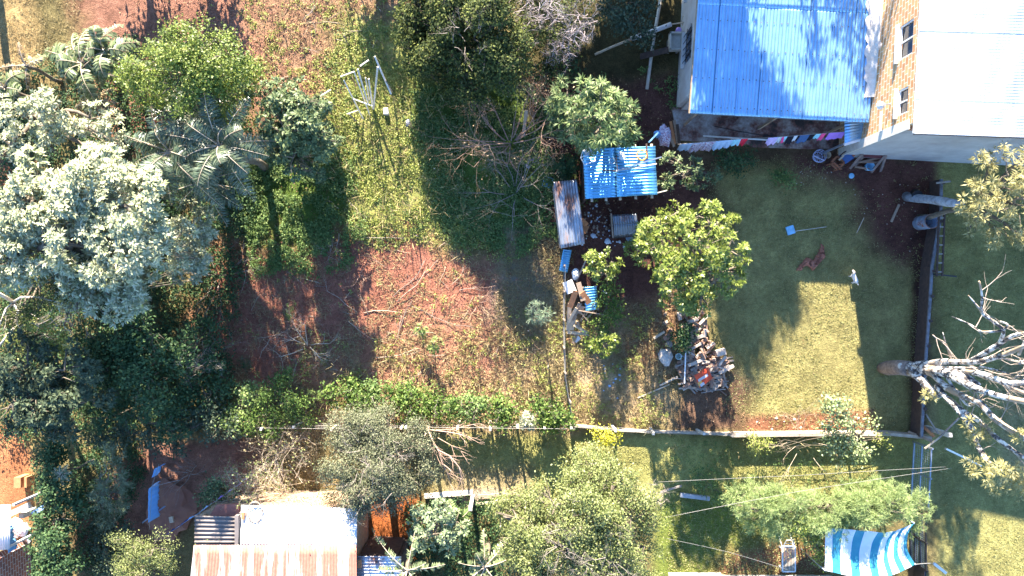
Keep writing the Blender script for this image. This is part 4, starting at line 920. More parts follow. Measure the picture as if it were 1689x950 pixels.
for i, (x, y, w) in enumerate(((1098, 532, .18), (1100, 556, .26), (1103, 567, .24), (1092, 549, .10), (1097, 518, .12), (1106, 545, .16), (1102, 578, .16), (1124, 598, .15), (1116, 604, .18))):
    lump('wood_chunk', 'broken chunk of wood in the row left of the firewood heap', 'chunk', x, y, 0, w * .6, w * .7, LOGM[i % 4], n=6, seed=20 + i, group='wood chunks left of the firewood heap')
stick('split_beam', 'pale beam end lying left of the firewood under the tree', 'beam', [(1078, 558, .06), (1096, 547, .1)], .10, WOOD_P)

# ================================================================== LITTER
lit = random.Random(3)
def litter(n, poly, label, group, mat, smin=.03, smax=.09, name='litter_scrap', cat='litter'):
    k = 0; xs_ = [p[0] for p in poly]; ys_ = [p[1] for p in poly]; base = None
    while k < n:
        px, py = lit.uniform(min(xs_), max(xs_)), lit.uniform(min(ys_), max(ys_))
        if in_poly(px, py, poly) < 0: continue
        p = G(px, py); s = lit.uniform(smin, smax)
        if base is None:
            m = MB(); m.add([(-.5, -.4, 0), (.5, -.3, .05), (.4, .5, .0), (-.1, .35, .25), (-.5, .4, .02)], [(0, 1, 3), (1, 2, 3), (0, 3, 4)]); o = m.build(name, mat, None, (0, 0, 0))
            sm = o.modifiers.new('thickness', 'SOLIDIFY'); sm.thickness = .05; base = o
        else: o = base.copy(); COL.objects.link(o)
        o.location = p + Vector((0, 0, .01)); o.scale = (s, s, s); o.rotation_euler = (0, 0, lit.uniform(0, 6.28)); tag(o, label, cat, group); k += 1
litter(34, [(965, 335), (1005, 335), (1010, 395), (1040, 400), (1035, 408), (960, 405)], 'pale scrap of litter on the shaded soil between the sheds', 'litter between the sheds', WCLOTH, .03, .09)
litter(46, [(962, 332), (1008, 332), (1010, 380), (965, 400)], 'brown wood chip on the shaded soil between the sheds', 'wood chips between the sheds', WOOD_W, .04, .13, 'wood_chip', 'wood chip')
litter(18, [(1325, 262), (1375, 285), (1360, 320), (1300, 300)], 'tiny pale scrap on the bare soil below the patio chairs', 'scraps below the patio', CONC_P, .02, .045)
litter(26, [(1380, 300), (1530, 285), (1510, 430), (1400, 400)], 'tiny pale pebble on the bare shaded soil of the yard', 'pebbles on the bare yard soil', CONC_P, .02, .05, 'pebble', 'pebble')
litter(14, [(995, 600), (1025, 600), (1020, 680), (990, 690)], 'blue-white paper scrap in the shade strip below the small bush', 'paper scraps in the shade strip', BLUEC, .06, .12)
litter(10, [(1225, 690), (1430, 685), (1430, 710), (1230, 712)], 'whitish scrap on the brown strip above the low wall', 'scraps above the low wall', CONC_P, .06, .13)
for (x, y, s, lab) in ((978, 389, .16, 'white crumpled bag near the rusty sheet below the sheds'), (1002, 398, .19, 'white plastic bag on the soil left of the coop'), (1022, 399, .10, 'small blue-white bag just below the coop corner'), (1043, 405, .10, 'smallest white bag under the coop right corner'), (896, 272, .09, 'grey rag beside the dry bush')):
    lump('plastic_bag', lab, 'bag', x, y, 0, s * .6, s * .45, WCLOTH, seed=int(x), n=9)
bs = Wp(1038, 392); tag(MB().lathe((bs.x, bs.y, 0), [(0, .01), (.13, .01), (.17, .12), (.155, .12), (.12, .03), (0, .03)], 18).build('wash_basin', BLUEC, None, bs, smooth=True), 'pale blue round basin at the lower edge of the coop', 'basin')
def tray(name, label, px, py, w, l, rz, h, mat, cat='crate', hgt=.12):
    c = Wp(px, py); t = MB(); M = Matrix.Rotation(rz, 3, 'Z')
    t.box(c + Vector((0, 0, h + .01)), (w, l, .02), M)
    for sx, sy, a_, b_ in ((-1, 0, .02, l), (1, 0, .02, l), (0, -1, w, .02), (0, 1, w, .02)): t.box(c + M @ Vector((sx * w / 2, sy * l / 2, 0)) + Vector((0, 0, h + hgt / 2)), (a_, b_, hgt), M)
    for k in (-1, 0, 1): t.box(c + M @ Vector((k * w / 4, 0, 0)) + Vector((0, 0, h + .03)), (.015, l * .9, .02), M)
    return tag(t.build(name, mat, None, c), label, cat)
SKYB = simple('sky_blue_plastic', (.30, .62, .85), rough=.4)
tray('blue_crate', 'light blue plastic crate lying above the top of the rusty shed', 903, 301, .36, .40, -.3, 0, SKYB)
sp = thing('shovel', 'blue-bladed dustpan with a long thin handle lying on the lawn', 'dustpan', Wp(1303, 380))
c = Wp(1303, 380); M_ = Matrix.Rotation(.3, 3, 'Z'); t = MB(); t.box(c + Vector((0, 0, .03)), (.30, .34, .02), M_)
for sx, sy, a_, b_ in ((-1, 0, .02, .34), (1, 0, .02, .34), (0, 1, .3, .02)): t.box(c + M_ @ Vector((sx * .15, sy * .17, .05)), (a_, b_, .07), M_)
t.build('pan', SKYB, sp); MB().tube([c + Vector((.14, -.04, .05)), Wp(1335, 378, .05), Wp(1363, 374, .04)], .014, 6).build('handle', CONC_P, sp)
c = Wp(1404, 290); tag(MB().lathe((c.x, c.y, 0), [(0, .05), (.09, .05), (.115, .03), (.11, 0), (0, 0)], 22).build('blue_disc', SKYB, None, c), 'small round sky blue disc on the shaded soil below the broken table', 'disc')
# white box in the weeds near the poles
m = MB(); m.box(Wp(637, 184, .12), (.20, .25, .24), rz=.1); o = m.build('white_box', WHITE, None, Wp(637, 184)); bevel(o); tag(o, 'small white carton standing in the weeds below the pale poles', 'box')
lump('grey_bag', 'grey bag at the shade edge right of the pale poles', 'bag', 673, 203, 0, .11, .12, simple('grey_cloth', (.35, .36, .40)), seed=9, sq=1.4)
lump('white_cup', 'white scrap in the green shade beside the dry bush', 'scrap', 799, 239, 0, .08, .05, WHITE, seed=10)
for k, (x, y) in enumerate(((887, 258), (877, 265), (870, 272), (884, 268))): lump('broken_tile', 'grey broken tile lying at the foot of the dry bush', 'tile', x, y, 0, .14, .06, simple('grey_tile', (.36, .38, .44)), n=5, seed=30 + k, group='broken tiles at the dry bush')

# ================================================================== YARD FURNITURE
def P3(px, py, h): return Wp(px, py, h)
tb = thing('broken_table', 'broken wooden table turned over on its side against the tall house', 'table', P3(1425, 268, 0)); tb.location.z = 0
m = MB(); m.bar(P3(1423, 250, .8), P3(1462, 252, .8), .10, .06); m.bar(P3(1425, 255, .62), P3(1460, 257, .62), .22, .03); m.build('tabletop', simple('maroon_wood', (.22, .06, .06), (.12, .04, .04)), tb)
for a_, b_ in (((1425, 250, .8), (1402, 278, .15)), ((1426, 255, .6), (1410, 274, .05)), ((1461, 255, .75), (1437, 284, .15)), ((1463, 252, .7), (1452, 283, .04))): MB().bar(P3(*a_), P3(*b_), .10, .05).build('leg', simple('old_table_wood', (.25, .18, .15), (.14, .10, .09)), tb)
for a_, b_ in (((1416, 268, .4), (1458, 259, .5)), ((1410, 275, .25), (1434, 279, .25)), ((1418, 267, .35), (1448, 268, .35))): MB().bar(P3(*a_), P3(*b_), .07, .04).build('rail', simple('old_rail_wood', (.36, .23, .16), (.2, .13, .1)), tb)
c = Wp(1436, 274, .3); tag(MB().lathe((c.x, c.y, 0), [(0, .02), (.14, .02), (.18, .3), (.165, .3), (.12, .04), (0, .04)], 20).build('blue_bucket', SKYB, None, Wp(1436, 274), smooth=True), 'light blue bucket standing under the broken table', 'bucket')
def chair(name, label, px, py, rz, seat, frame, tip=0.0, open_seat=False):
    t = thing(name, label, 'chair', Wp(px, py), None, rz); t.location.z = .02; t.rotation_euler = (tip, 0, rz)
    def B(nm, items, mt):
        m = MB()
        for a_, b_, w, k in items: m.bar(a_, b_, w, k)
        o = m.build(nm, mt, None, (0, 0, 0)); o.parent = t; return o
    if open_seat: B('seat', [((-.2, -.2, .43), (.2, -.2, .43), .08, .04), ((-.2, .2, .43), (.2, .2, .43), .08, .04), ((-.2, -.16, .43), (-.2, .16, .43), .08, .04), ((.2, -.16, .43), (.2, .16, .43), .08, .04)], seat)
    else: B('seat', [((0, -.21, .43), (0, .21, .43), .42, .04)], seat)
    for sx in (-1, 1):
        for sy in (-1, 1): B('leg', [((sx * .18, sy * .18, 0), (sx * .18, sy * .18, .41), .045, .045)], frame)
    B('backrest', [((-.18, .2, .45), (-.2, .26, .85), .04, .04), ((.18, .2, .45), (.2, .26, .85), .04, .04), ((-.2, .25, .78), (.2, .25, .78), .03, .14)], frame)
    return t
chair('wooden_chair', 'brown wooden chair without its seat panel, lowest of the patio chairs', 1373, 272, 2.4, simple('brown_chair', (.33, .13, .07)), simple('brown_chair2', (.25, .10, .06)), open_seat=True)
chair('blue_chair', 'dark blue chair with a pale strip between the two brown chairs', 1388, 262, .6, simple('blue_vinyl', (.08, .16, .38)), WOOD_D)
chair('orange_chair', 'orange-brown chair tipped beside the patio corner', 1399, 251, .7, simple('terracotta_seat', (.50, .17, .11)), WOOD_P)
stick('seat_slat', 'pale slat lying across the dark blue chair', 'slat', [(1384, 264, .5), (1391, 257, .5)], .07, WOOD_P)
fn = thing('basket', 'pale wire basket lying at the patio edge beside the clay pot', 'basket', Wp(1348, 259)); c = Wp(1348, 259)
m = MB()
for k, (r, z) in enumerate(((.20, .03), (.24, .14), (.26, .26))): m.tube([c + Vector((math.cos(a) * r, math.sin(a) * r, z)) for a in np.linspace(0, 2 * math.pi, 17)[:-1]], .014, 5, closed=True)
for i in range(12): a = i * math.pi / 6; m.tube([c + Vector((0, 0, .02)), c + Vector((math.cos(a) * .2, math.sin(a) * .2, .03)), c + Vector((math.cos(a) * .26, math.sin(a) * .26, .26))], .010, 4)
m.build('wire_frame', simple('lavender_plastic', (.50, .52, .72)), fn)
m = MB(); m.bar(c + Vector((-.26, 0, .26)), c + Vector((.15, -.2, .30)), .03); m.build('handle', simple('lavender_plastic2', (.6, .62, .8)), fn)
c = Wp(1361, 257); tag(MB().lathe((c.x, c.y, 0), [(0, .02), (.09, .02), (.13, .22), (.145, .24), (.12, .24), (.08, .06), (0, .06)], 20).build('clay_pot', simple('pale_clay', (.55, .42, .28)), None, c, smooth=True), 'round pale clay pot beside the wire basket', 'pot')
# brown crumpled cloth on lawn
def crumple(name, label, poly, h, mat, cat='cloth', seed=0):
    pts = [Wp(*p) for p in poly]; xs_ = [p.x for p in pts]; ys_ = [p.y for p in pts]; n = 26; vs = {}; m = MB(); V = []; Fc = []
    for j in range(n + 1):
        for i in range(n + 1):
            x = min(xs_) + (max(xs_) - min(xs_)) * i / n; y = min(ys_) + (max(ys_) - min(ys_)) * j / n
            s = sdist(np.array([x]), np.array([y]), [(p.x, p.y) for p in pts])[0]
            if s > -.02: vs[(i, j)] = len(V); V.append((x, y, gz(x, y) + .02 + h * abs(math.sin(vnoise(np.array([x]), np.array([y]), .22, 60 + seed)[0] * 14)) * min(1, max(0, s) * 12)))
    for (i, j), k in vs.items():
        if all(q in vs for q in ((i + 1, j), (i + 1, j + 1), (i, j + 1))): Fc.append((k, vs[(i + 1, j)], vs[(i + 1, j + 1)], vs[(i, j + 1)]))
    m.add(V, Fc); c = sum(pts, Vector()) / len(pts); o = m.build(name, mat, None, c, smooth=True); s = o.modifiers.new('thickness', 'SOLIDIFY'); s.thickness = .012; return tag(o, label, cat)
crumple('brown_cloth', 'crumpled brown cloth lying on the shaded lawn left of the white dog', [(1311, 446), (1322, 432), (1330, 424), (1340, 428), (1348, 416), (1354, 402), (1358, 404), (1361, 424), (1350, 436), (1340, 448), (1328, 438), (1322, 446)], .24, cloth_mat('brown_fabric', (.42, .17, .11)))
# oil drum and white cut trunk
dr = thing('oil_drum', 'empty rusty blue-grey oil drum standing at the right fence', 'drum', Wp(1516, 368)); dr.location.z = gz(*Wp(1516, 368).xy); c = dr.location.copy()
DRM = metal_sheet('drum_metal', (.40, .52, .68), .50, .62, nscale=3, metal=.5, rough=.45)
m = MB().lathe(c, [(.0, .03), (.285, .0), (.29, .02), (.285, .28), (.298, .30), (.285, .32), (.285, .56), (.298, .58), (.285, .60), (.285, .86), (.296, .875), (.285, .88), (.272, .87), (.272, .05), (0, .05)], 32); m.build('barrel', DRM, dr, smooth=True)
MB().tube([c + Vector((math.cos(a) * .287, math.sin(a) * .287, .882)) for a in np.linspace(0, 2 * math.pi, 33)[:-1]], .012, 5, closed=True).build('rim', simple('rusty_rim', (.42, .24, .18)), dr)
st = thing('leaning_tree_trunk', 'pale leaning tree trunk rising from the yard under the golden-leaved tree', 'trunk', Wp(1497, 325)); st.location.z = 0
m = MB(); m.tube([P3(1494, 324, -.05), P3(1512, 327, .7), P3(1535, 329, 1.7), P3(1560, 333, 2.8), P3(1590, 338, 4.0)], [.20, .17, .16, .17, .12], 12)
m.build('trunk', simple('pale_trunk', (.44, .50, .58), (.14, .13, .13), scale=4), st, smooth=True)
tag(MB().tube([P3(1509, 318, .35), P3(1513, 322, .75)], [.17, .19], 16).build('black_pot', BLACKM, None, P3(1509, 318, .2)), 'black cooking pot hung on the pale leaning trunk', 'pot')
stick('white_lintel', 'pale bar laid across the fence top near the tall house', 'bar', [(1544, 302, .9), (1568, 299, 1.1)], .07, CONC)
stick('wood_strip', 'flat brown wood strip lying on the bare soil near the drum', 'strip', [(1470, 366, .04), (1483, 337, .04)], .10, WOOD_W, t=.03)
stick('thin_twig', 'thin pale twig lying on the shaded soil left of the wood strip', 'twig', [(1413, 384, .03), (1425, 359, .03)], .025, STRAWTWIG)
lump('blue_bag', 'pale blue plastic bag at the lower right corner of the lawn', 'bag', 1507, 699, 0, .12, .09, BLUEC, seed=11)
lump('small_blue_scrap', 'small dull blue scrap right of the pale blue bag', 'scrap', 1515, 697, 0, .07, .05, SKYB, seed=12)
stick('plank_on_roofside', 'pale upright plank among the dry bush twigs', 'plank', [(863, 225, .2), (868, 182, .9)], .13, WOOD_P, t=.03)

# ================================================================== CLOTHESLINES
def line_pts(pts): return [Wp(*p) for p in pts]
def rope(label, pts, sag=.08, r=.008, name='clothesline', cat='clothesline', mat=None):
    w = line_pts(pts); out = []
    for i in range(len(w) - 1): out += curve_pts(w[i], w[i + 1], 6, -sag, 0)[:-1]
    out.append(w[-1]); return tag(MB().tube(out, r, 5).build(name, mat or WIRE, None, (w[0].x, w[0].y, w[0].z), smooth=True), label, cat)
LN = [(1118, 238, 1.7), (1236, 228, 1.75), (1270, 227, 1.75), (1395, 217, 1.85), (1437, 211, 2.0)]
rope('thin clothesline stretched in front of the patio from the shed to the lean-to', LN, 0.0)
def lp(px):
    for i in range(len(LN) - 1):
        a_, b_ = LN[i], LN[i + 1]
        if a_[0] <= px <= b_[0]: t = (px - a_[0]) / (b_[0] - a_[0]); return Wp(px, a_[1] + (b_[1] - a_[1]) * t, a_[2] + (b_[2] - a_[2]) * t)
items = [(1122, 1144, .55, BLUEC, 'pale blue sheet at the left end of the patio clothesline', 'sheet', .10), (1142, 1182, .85, FLOR, 'flowered grey cloth second from left on the patio clothesline', 'cloth', .13), (1180, 1210, .60, BLUEC, 'wide sky blue sheet right of the flowered cloth on the clothesline', 'sheet', .12),
         (1206, 1222, .45, CYANC, 'cyan shirt hanging left of the red cloth', 'shirt', .14), (1220, 1234, .60, REDC, 'red cloth hanging in the middle of the patio clothesline', 'cloth', .18),
         (1268, 1283, .45, LILAC, 'lilac blouse left of the white shirt on the clothesline', 'blouse', .14), (1282, 1291, .38, WCLOTH, 'small white shirt right of the lilac blouse', 'shirt', .12), (1290, 1294, .25, PINKC, 'tiny dark pink cloth between two light garments', 'cloth', .08), (1293, 1299, .33, CYANC, 'narrow pale cyan garment left of the black clothes', 'garment', .09),
         (1299, 1311, .42, BLACKC, 'black garment left of the small white top on the clothesline', 'garment', .10), (1310, 1316, .30, WCLOTH, 'small white top between black and denim clothes', 'top', .10), (1315, 1320, .30, BLACKC, 'narrow black garment touching the denim trousers', 'garment', .08), (1320, 1337, .35, DENIM, 'denim trousers on the clothesline', 'trousers', .07),
         (1336, 1347, .35, BLACKC, 'black shirt right of the denim trousers', 'shirt', .10), (1346, 1355, .35, CYANC, 'pale cyan top left of the hot pink top', 'top', .12), (1355, 1364, .40, PINKC, 'hot pink top on the clothesline', 'top', .14), (1368, 1396, .42, PURP, 'purple scarf stretched at the right end of the clothesline', 'scarf', .05)]
for x0, x1, dp, mt, lab, cat, am in items: cloth('hung_' + cat.replace('top', 'vest'), lab, [lp(x0), lp((x0 + x1) / 2), lp(x1)], dp * 1.1, mt, None, cat, am * .5, (random.uniform(-.05, .05), random.uniform(-.22, -.10)), .15)
# left end junk where the line starts
lump('grey_laundry', 'grey and white blankets bundled at the left end of the clothesline', 'blankets', 1096, 226, .5, .26, .5, FLOR, seed=14, sq=1.5)
lump('blue_laundry', 'small blue cloth bundled beside the grey blankets', 'cloth', 1083, 222, .6, .13, .3, BLUES, seed=15)
for i, (a_, b_) in enumerate((((1106, 200, .5), (1113, 238, .1)), ((1112, 198, .6), (1118, 236, .1)), ((1117, 205, .6), (1121, 240, .1)), ((1100, 212, .4), (1112, 242, .1)))):
    stick('leaning_board', 'rough brown board in the stack at the patio left end', 'board', [a_, b_], .11, [WOOD_O, WOOD_W, WOOD_D, WOOD_W][i], 'boards stacked at the patio end', t=.03)
stick('blue_pole', 'pale blue pole sloping up to the shed roof corner', 'pole', [(1070, 235, 1.4), (1086, 218, 1.5)], .06, SKYB)
# blue sheets at lower left
rope('thin line carrying the blue sheets beside the round tree', [(246, 874, 1.8), (251, 800, 1.8), (262, 766, 1.8)], 0, name='sheet_line')
cloth('hanging_sheet', 'large bright blue sheet hanging on the line above the round tree', [Wp(244.5, 862, 1.8), Wp(244.5, 830, 1.8), Wp(245, 806, 1.8)], .78, BLUES, cat='sheet', amp=.03, swing=(.05, 0), ragged=.25)
cloth('hanging_sheet', 'small bright blue cloth hanging on the line above the large blue sheet', [Wp(250, 788, 1.8), Wp(255, 773, 1.8), Wp(262, 770, 1.8)], .45, BLUES, cat='cloth', amp=.03, swing=(.06, .02), ragged=.2)
cloth('hanging_sheet', 'short blue-white cloth on top of the large blue sheet', [Wp(246, 806, 1.82), Wp(256, 797, 1.82)], .35, BLUEC, cat='cloth', amp=.04, swing=(.06, 0), ragged=.3)
rope('dim rope running right from the blue sheets over the red yard', [(250, 803, 1.8), (295, 792, 1.9)], .03, name='rope', cat='rope')
MB_ = MB().bar(Wp(235, 862, .9), Wp(272, 835, 1.2), .05); tag(MB_.build('line_prop', GREYM, None, Wp(235, 862, .9)), 'pale prop stick passing behind the large blue sheet', 'prop')
LD = [(272, 884, 1.8), (325, 848, 1.9), (372, 815, 1.9), (408, 788, 1.9)]
rope('diagonal clothesline left of the rusty-roofed house', LD, 0)
def ld(t): k = min(int(t * 3), 2); return Wp(*LD[k]).lerp(Wp(*LD[k + 1]), t * 3 - k)
for t0, t1, dp, mt, lab, cat in ((.02, .20, .5, NAVY, 'navy cloth at the lower end of the diagonal clothesline', 'cloth'), (.20, .28, .35, BLUES, 'small blue cloth after the navy cloth on the diagonal line', 'cloth'), (.30, .46, .3, BLUEC, 'pale blue towel in the middle of the diagonal line', 'towel'), (.56, .60, .35, PURP, 'small violet garment near the dark sheet roof', 'garment'), (.68, .73, .25, LILAC, 'small lilac garment on the diagonal line', 'garment'), (.82, .96, .25, LILAC, 'lilac towel at the upper end of the diagonal line', 'towel')):
    cloth('hanging_' + cat, lab, [ld(t0), ld((t0 + t1) / 2), ld(t1)], dp, mt, None, cat, .05, (.03, .03), .3)
lump('clay_mound', 'round brown earth mound beside the large blue sheet', 'mound', 281, 842, 0, .95, .35, simple('earth_mound', (.30, .14, .09), (.22, .10, .07), scale=3), n=18, seed=17, sq=1.2)
tag(MB().box(Wp(283, 857, .42), (.16, .24, .08), rz=.2).build('pale_brick', WOOD_P, None, Wp(283, 857, .38)), 'single pale brick lying on the round earth mound', 'brick')

# ================================================================== STRIPED SHADE CLOTH
def interp(pts, t):
    t = t * (len(pts) - 1); k = min(int(t), len(pts) - 2); f = t - k; p0 = pts[max(k - 1, 0)]; p1, p2 = pts[k], pts[k + 1]; p3 = pts[min(k + 2, len(pts) - 1)]
    return .5 * ((2 * p1) + (p2 - p0) * f + (2 * p0 - 5 * p1 + 4 * p2 - p3) * f * f + (3 * p1 - p0 - 3 * p2 + p3) * f ** 3)
Tt = [Wp(1361, 870, 2.3), Wp(1410, 874, 2.2), Wp(1462, 878, 2.15), Wp(1486, 872, 2.2), Wp(1508, 863, 2.3)]
Bt = [Wp(1361, 941, 2.2), Wp(1404, 950, 2.1), Wp(1452, 955, 2.05), Wp(1483, 944, 2.15), Wp(1510, 931, 2.3)]
Rt = [Tt[-1], Wp(1497, 883, 2.25), Wp(1497, 908, 2.25), Bt[-1]]; Lt = [Tt[0], Wp(1361, 905, 2.2), Bt[0]]
NU, NV = 66, 16; vs = []
for j in range(NV + 1):
    v = j / NV
    for i in range(NU + 1):
        u = i / NU; a_ = interp(Tt, u) * (1 - v) + interp(Bt, u) * v; b_ = interp(Lt, v) * (1 - u) + interp(Rt, v) * u
        c_ = (Tt[0] * (1 - u) + Tt[-1] * u) * (1 - v) + (Bt[0] * (1 - u) + Bt[-1] * u) * v; p = a_ + b_ - c_; p.z -= .12 * math.sin(math.pi * u) * math.sin(math.pi * v); p.z += .025 * math.sin(u * 31 + v * 6) * math.sin(v * 9 + u * 4); vs.append(p)
fs = [(j * (NU + 1) + i, (j + 1) * (NU + 1) + i, (j + 1) * (NU + 1) + i + 1, j * (NU + 1) + i + 1) for j in range(NV) for i in range(NU)]
sc = thing('shade_cloth', 'blue and white striped shade cloth stretched at the bottom right', 'awning', Vector((Bt[0].x, Bt[0].y, 0)))
m = MB(); m.add(vs, fs); m.mi = [(1 if (i // 5.5) % 2 else 0) for j in range(NV) for i in range(NU)]
o = m.build('striped_cloth', [simple('white_awning', (.74, .76, .80), (.68, .70, .75), .7, bumps=0), simple('teal_awning', (.05, .28, .36), (.04, .24, .33), .7, bumps=0)], sc, smooth=True)
for c0 in (Tt[0], Tt[-1], Bt[0], Bt[-1]): MB().tube([(c0.x, c0.y, 0), (c0.x, c0.y, c0.z)], .03, 8).build('pole', GREYM, sc, smooth=True)
rope('white rope from the striped shade cloth to the metal gate', [(1509, 931, 2.3), (1536, 929, 1.5)], .02, .015, 'rope', 'rope')
# white slatted lounger
c = Wp(1301, 922, .35); lg = thing('folding_lounger', 'white metal folding lounger with lengthwise slats at the bottom edge', 'lounger', (c.x, c.y, 0)); w_, l_ = .52, 1.02
m = MB(); zz = .35
loop = [(-w_ / 2, -l_ / 2), (w_ / 2, -l_ / 2), (w_ / 2, l_ / 2), (-w_ / 2, l_ / 2)]
for i in range(4): a_, b_ = loop[i], loop[(i + 1) % 4]; m.bar((c.x + a_[0], c.y + a_[1], zz), (c.x + b_[0], c.y + b_[1], zz), .045)
m.build('frame', WHITE, lg)
for i in range(8): x = c.x - w_ / 2 + w_ * (i + 1) / 9; MB().bar((x, c.y - l_ / 2 + .02, zz), (x, c.y + l_ / 2 - .02, zz), .022).build('slat', CONC_P, lg)
for sx in (-1, 1):
    for sy in (-1, 1): MB().bar((c.x + sx * w_ / 2, c.y + sy * .4, 0), (c.x + sx * w_ / 2, c.y + sy * .4, .33), .035).build('leg', WHITE, lg)
m = MB(); top = c.y + l_ / 2; m.tube([(c.x - .22, top, zz), (c.x - .16, top + .30, .5), (c.x + .14, top + .32, .5), (c.x + .22, top, zz)], .018, 6); m.tube([(c.x - .2, top + .16, .43), (c.x + .2, top + .16, .43)], .014, 6)
m.tube([(c.x - .26, top - .05, zz), (c.x - .36, top + .55, .1)], .014, 6); m.tube([(c.x + .20, top - .02, zz), (c.x + .10, top + .60, .1)], .014, 6); m.build('backrest', WHITE, lg)
m = MB(); p0, p1 = Wp(1102, 944), Wp(1370, 948); m.prism([(p0.x, p0.y), (p0.x, p0.y - 3), (p1.x, p0.y - 3), (p1.x, p1.y), (Wp(1190, 0).x, p1.y), (Wp(1188, 0).x, p0.y)], -.1, .15); tag(m.build('terrace', CONC_P, None, (p0.x, p0.y, 0)), kind='structure')

# ================================================================== FENCES AND WALLS
lw = [Wp(945, 700), Wp(1020, 708), Wp(1200, 714), Wp(1370, 712), Wp(1460, 712), Wp(1524, 718)]
m = MB()
for i in range(len(lw) - 1):
    wall_seg(m, lw[i].to_2d(), lw[i + 1].to_2d(), -.05, .28 if i < 2 else .56, .08 if i < 2 else .12)
W1 = tag(m.build('low_wall', simple('dusty_concrete', (.46, .39, .30), (.26, .20, .15), .9, scale=4, bumps=.4), None, lw[0]), 'low pale concrete wall along the lower edge of the lawn', 'wall')
# wire fence on posts left part
def wire_fence(name, label, pts, hgt, posts_at, wires=3, pw=.09, pmat=None, mesh=False, post_h=None, tilt=0.06, pl=None):
    t = thing(name, label, 'fence', Wp(*pts[0])); W_ = [Wp(*p) for p in pts]; t.location.z = 0
    def at(s):
        Ls = [(W_[i + 1] - W_[i]).length for i in range(len(W_) - 1)]; s = s * sum(Ls)
        for i, l in enumerate(Ls):
            if s <= l + 1e-6: return W_[i].lerp(W_[i + 1], s / l)
            s -= l
        return W_[-1]
    for s in posts_at:
        p = at(s); q = p + Vector((random.uniform(-tilt, tilt), random.uniform(-tilt, tilt), (post_h or hgt) * random.uniform(.92, 1.06)))
        MB().bar((p.x, p.y, -.05), q, pw).build('post', pmat or CONC_P, t)
    m = MB()
    for k in range(wires):
        z = hgt * (k + 1) / wires * .95; m.tube([at(s) + Vector((0, 0, z + random.uniform(-.03, .03))) for s in np.linspace(0, 1, 14)], .004, 4)
    if mesh:
        nn = int(mesh); 
        for i in range(nn): p = at(i / nn); m.bar((p.x, p.y, .04), (p.x, p.y, hgt * .95), .004)
        for k in range(8): z = hgt * (k + .5) / 8; m.tube([at(s) + Vector((0, 0, z)) for s in np.linspace(0, 1, 10)], .003, 3)
    m.build('wire_mesh' if mesh else 'wires', WIRE, t); return t
wire_fence('wire_fence', 'wire fence with short pale posts along the green hedge row', [(440, 695), (560, 697), (700, 694), (945, 697)], 1.35, [.02, .12, .24, .36, .457, .47, .63, .73, .815, .90, .99], 4)
wire_fence('mesh_fence', 'thin wire mesh fence running down between field and woodyard', [(930, 440), (928, 520), (930, 620), (944, 700)], 1.1, [.0, .16, .33, .5, .66, .83, .98], 2, .06, WOOD_W, mesh=26)
wire_fence('corner_fence', 'low wire fence with leaning pale posts in front of the straw grass', [(945, 697), (1060, 706), (1200, 711)], 1.0, [.25, .5, .8], 3, .10)
# right fence of boards
fr = thing('board_fence', 'dark weathered board fence along the right side of the lawn', 'fence', Wp(1520, 700)); fr.location.z = 0
fp = [Wp(1534, 300), Wp(1533, 360), Wp(1519, 440), Wp(1514, 520), Wp(1508, 600), Wp(1502, 715)]
m = MB(); 
for i in range(len(fp) - 1): wall_seg(m, fp[i].to_2d(), fp[i + 1].to_2d(), .0, .66 + random.uniform(-.05, .05), .05)
m.build('boards', WOOD_D, fr)
for i in range(len(fp) - 1):
    a_, b_ = fp[i], fp[i + 1]; MB().bar(a_ + Vector((.02, 0, .72)), b_ + Vector((.02, 0, .72)), .10, .07).build('top_rail', simple('bluish_rail', (.22, .24, .28), (.10, .09, .09), scale=4), fr)
    for k in range(2): p = a_.lerp(b_, (k + .2) / 2); MB().bar((p.x + .08, p.y, 0), (p.x + .08, p.y, .80), .11).build('post', WOOD_D, fr)
for k in range(9): p = Wp(1541, 370 + k * 13, 0); 
bl = thing('ladder', 'short dark wooden ladder leaning along the board fence near the drum', 'ladder', Wp(1528, 440)); bl.location.z = .9
m = MB()
a_, b_ = Wp(1549, 352, 1.0), Wp(1545, 456, 1.0); a2_, b2_ = Wp(1558, 352, 1.0), Wp(1554, 456, 1.0)
m.bar(a_, b_, .06); m.bar(a2_, b2_, .06); m.build('rails', WOOD_D, bl)
for k in range(7): t_ = (k + .5) / 7; MB().bar(a_.lerp(b_, t_), a2_.lerp(b2_, t_), .045).build('rung', CONC, bl)
stick('fence_stay', 'dark bar sticking out right from the board fence', 'bar', [(1540, 452, .9), (1577, 456, .6)], .06, BLACKM)
# wooden junk and concrete post at the wall corner
m = MB(); p = Wp(1527, 705); m.bar((p.x, p.y, 0), (p.x + .05, p.y, 1.5), .17); m.bar((p.x + .05, p.y, 1.5), (p.x + .05, p.y, 1.56), .13); tag(m.build('corner_post', CONC_P, None, p), 'thick pale concrete post at the corner where the fences meet', 'post')
for i, (a_, b_, w, mt, lab) in enumerate((((1498, 712, .2), (1538, 728, .9), .10, WOOD_W, 'long grey plank lying on the wall end below the blue bag'), ((1522, 703, .5), (1541, 720, 1.0), .12, WOOD_O, 'orange-brown board against the thick corner post'), ((1527, 683, .6), (1548, 716, 1.2), .06, TWIG, 'thin stick leaning down onto the corner post'), ((1582, 689, 1.6), (1549, 722, 1.2), .06, TWIG, 'curved bare stick rising right of the corner post'), ((1549, 722, 1.2), (1525, 740, 1.0), .06, STRAWTWIG, 'bent branch curling below the corner post'))):
    stick('leaning_plank' if w >= .1 else 'leaning_stick', lab, 'plank' if w >= .1 else 'stick', [a_, b_], w, mt, t=.04)
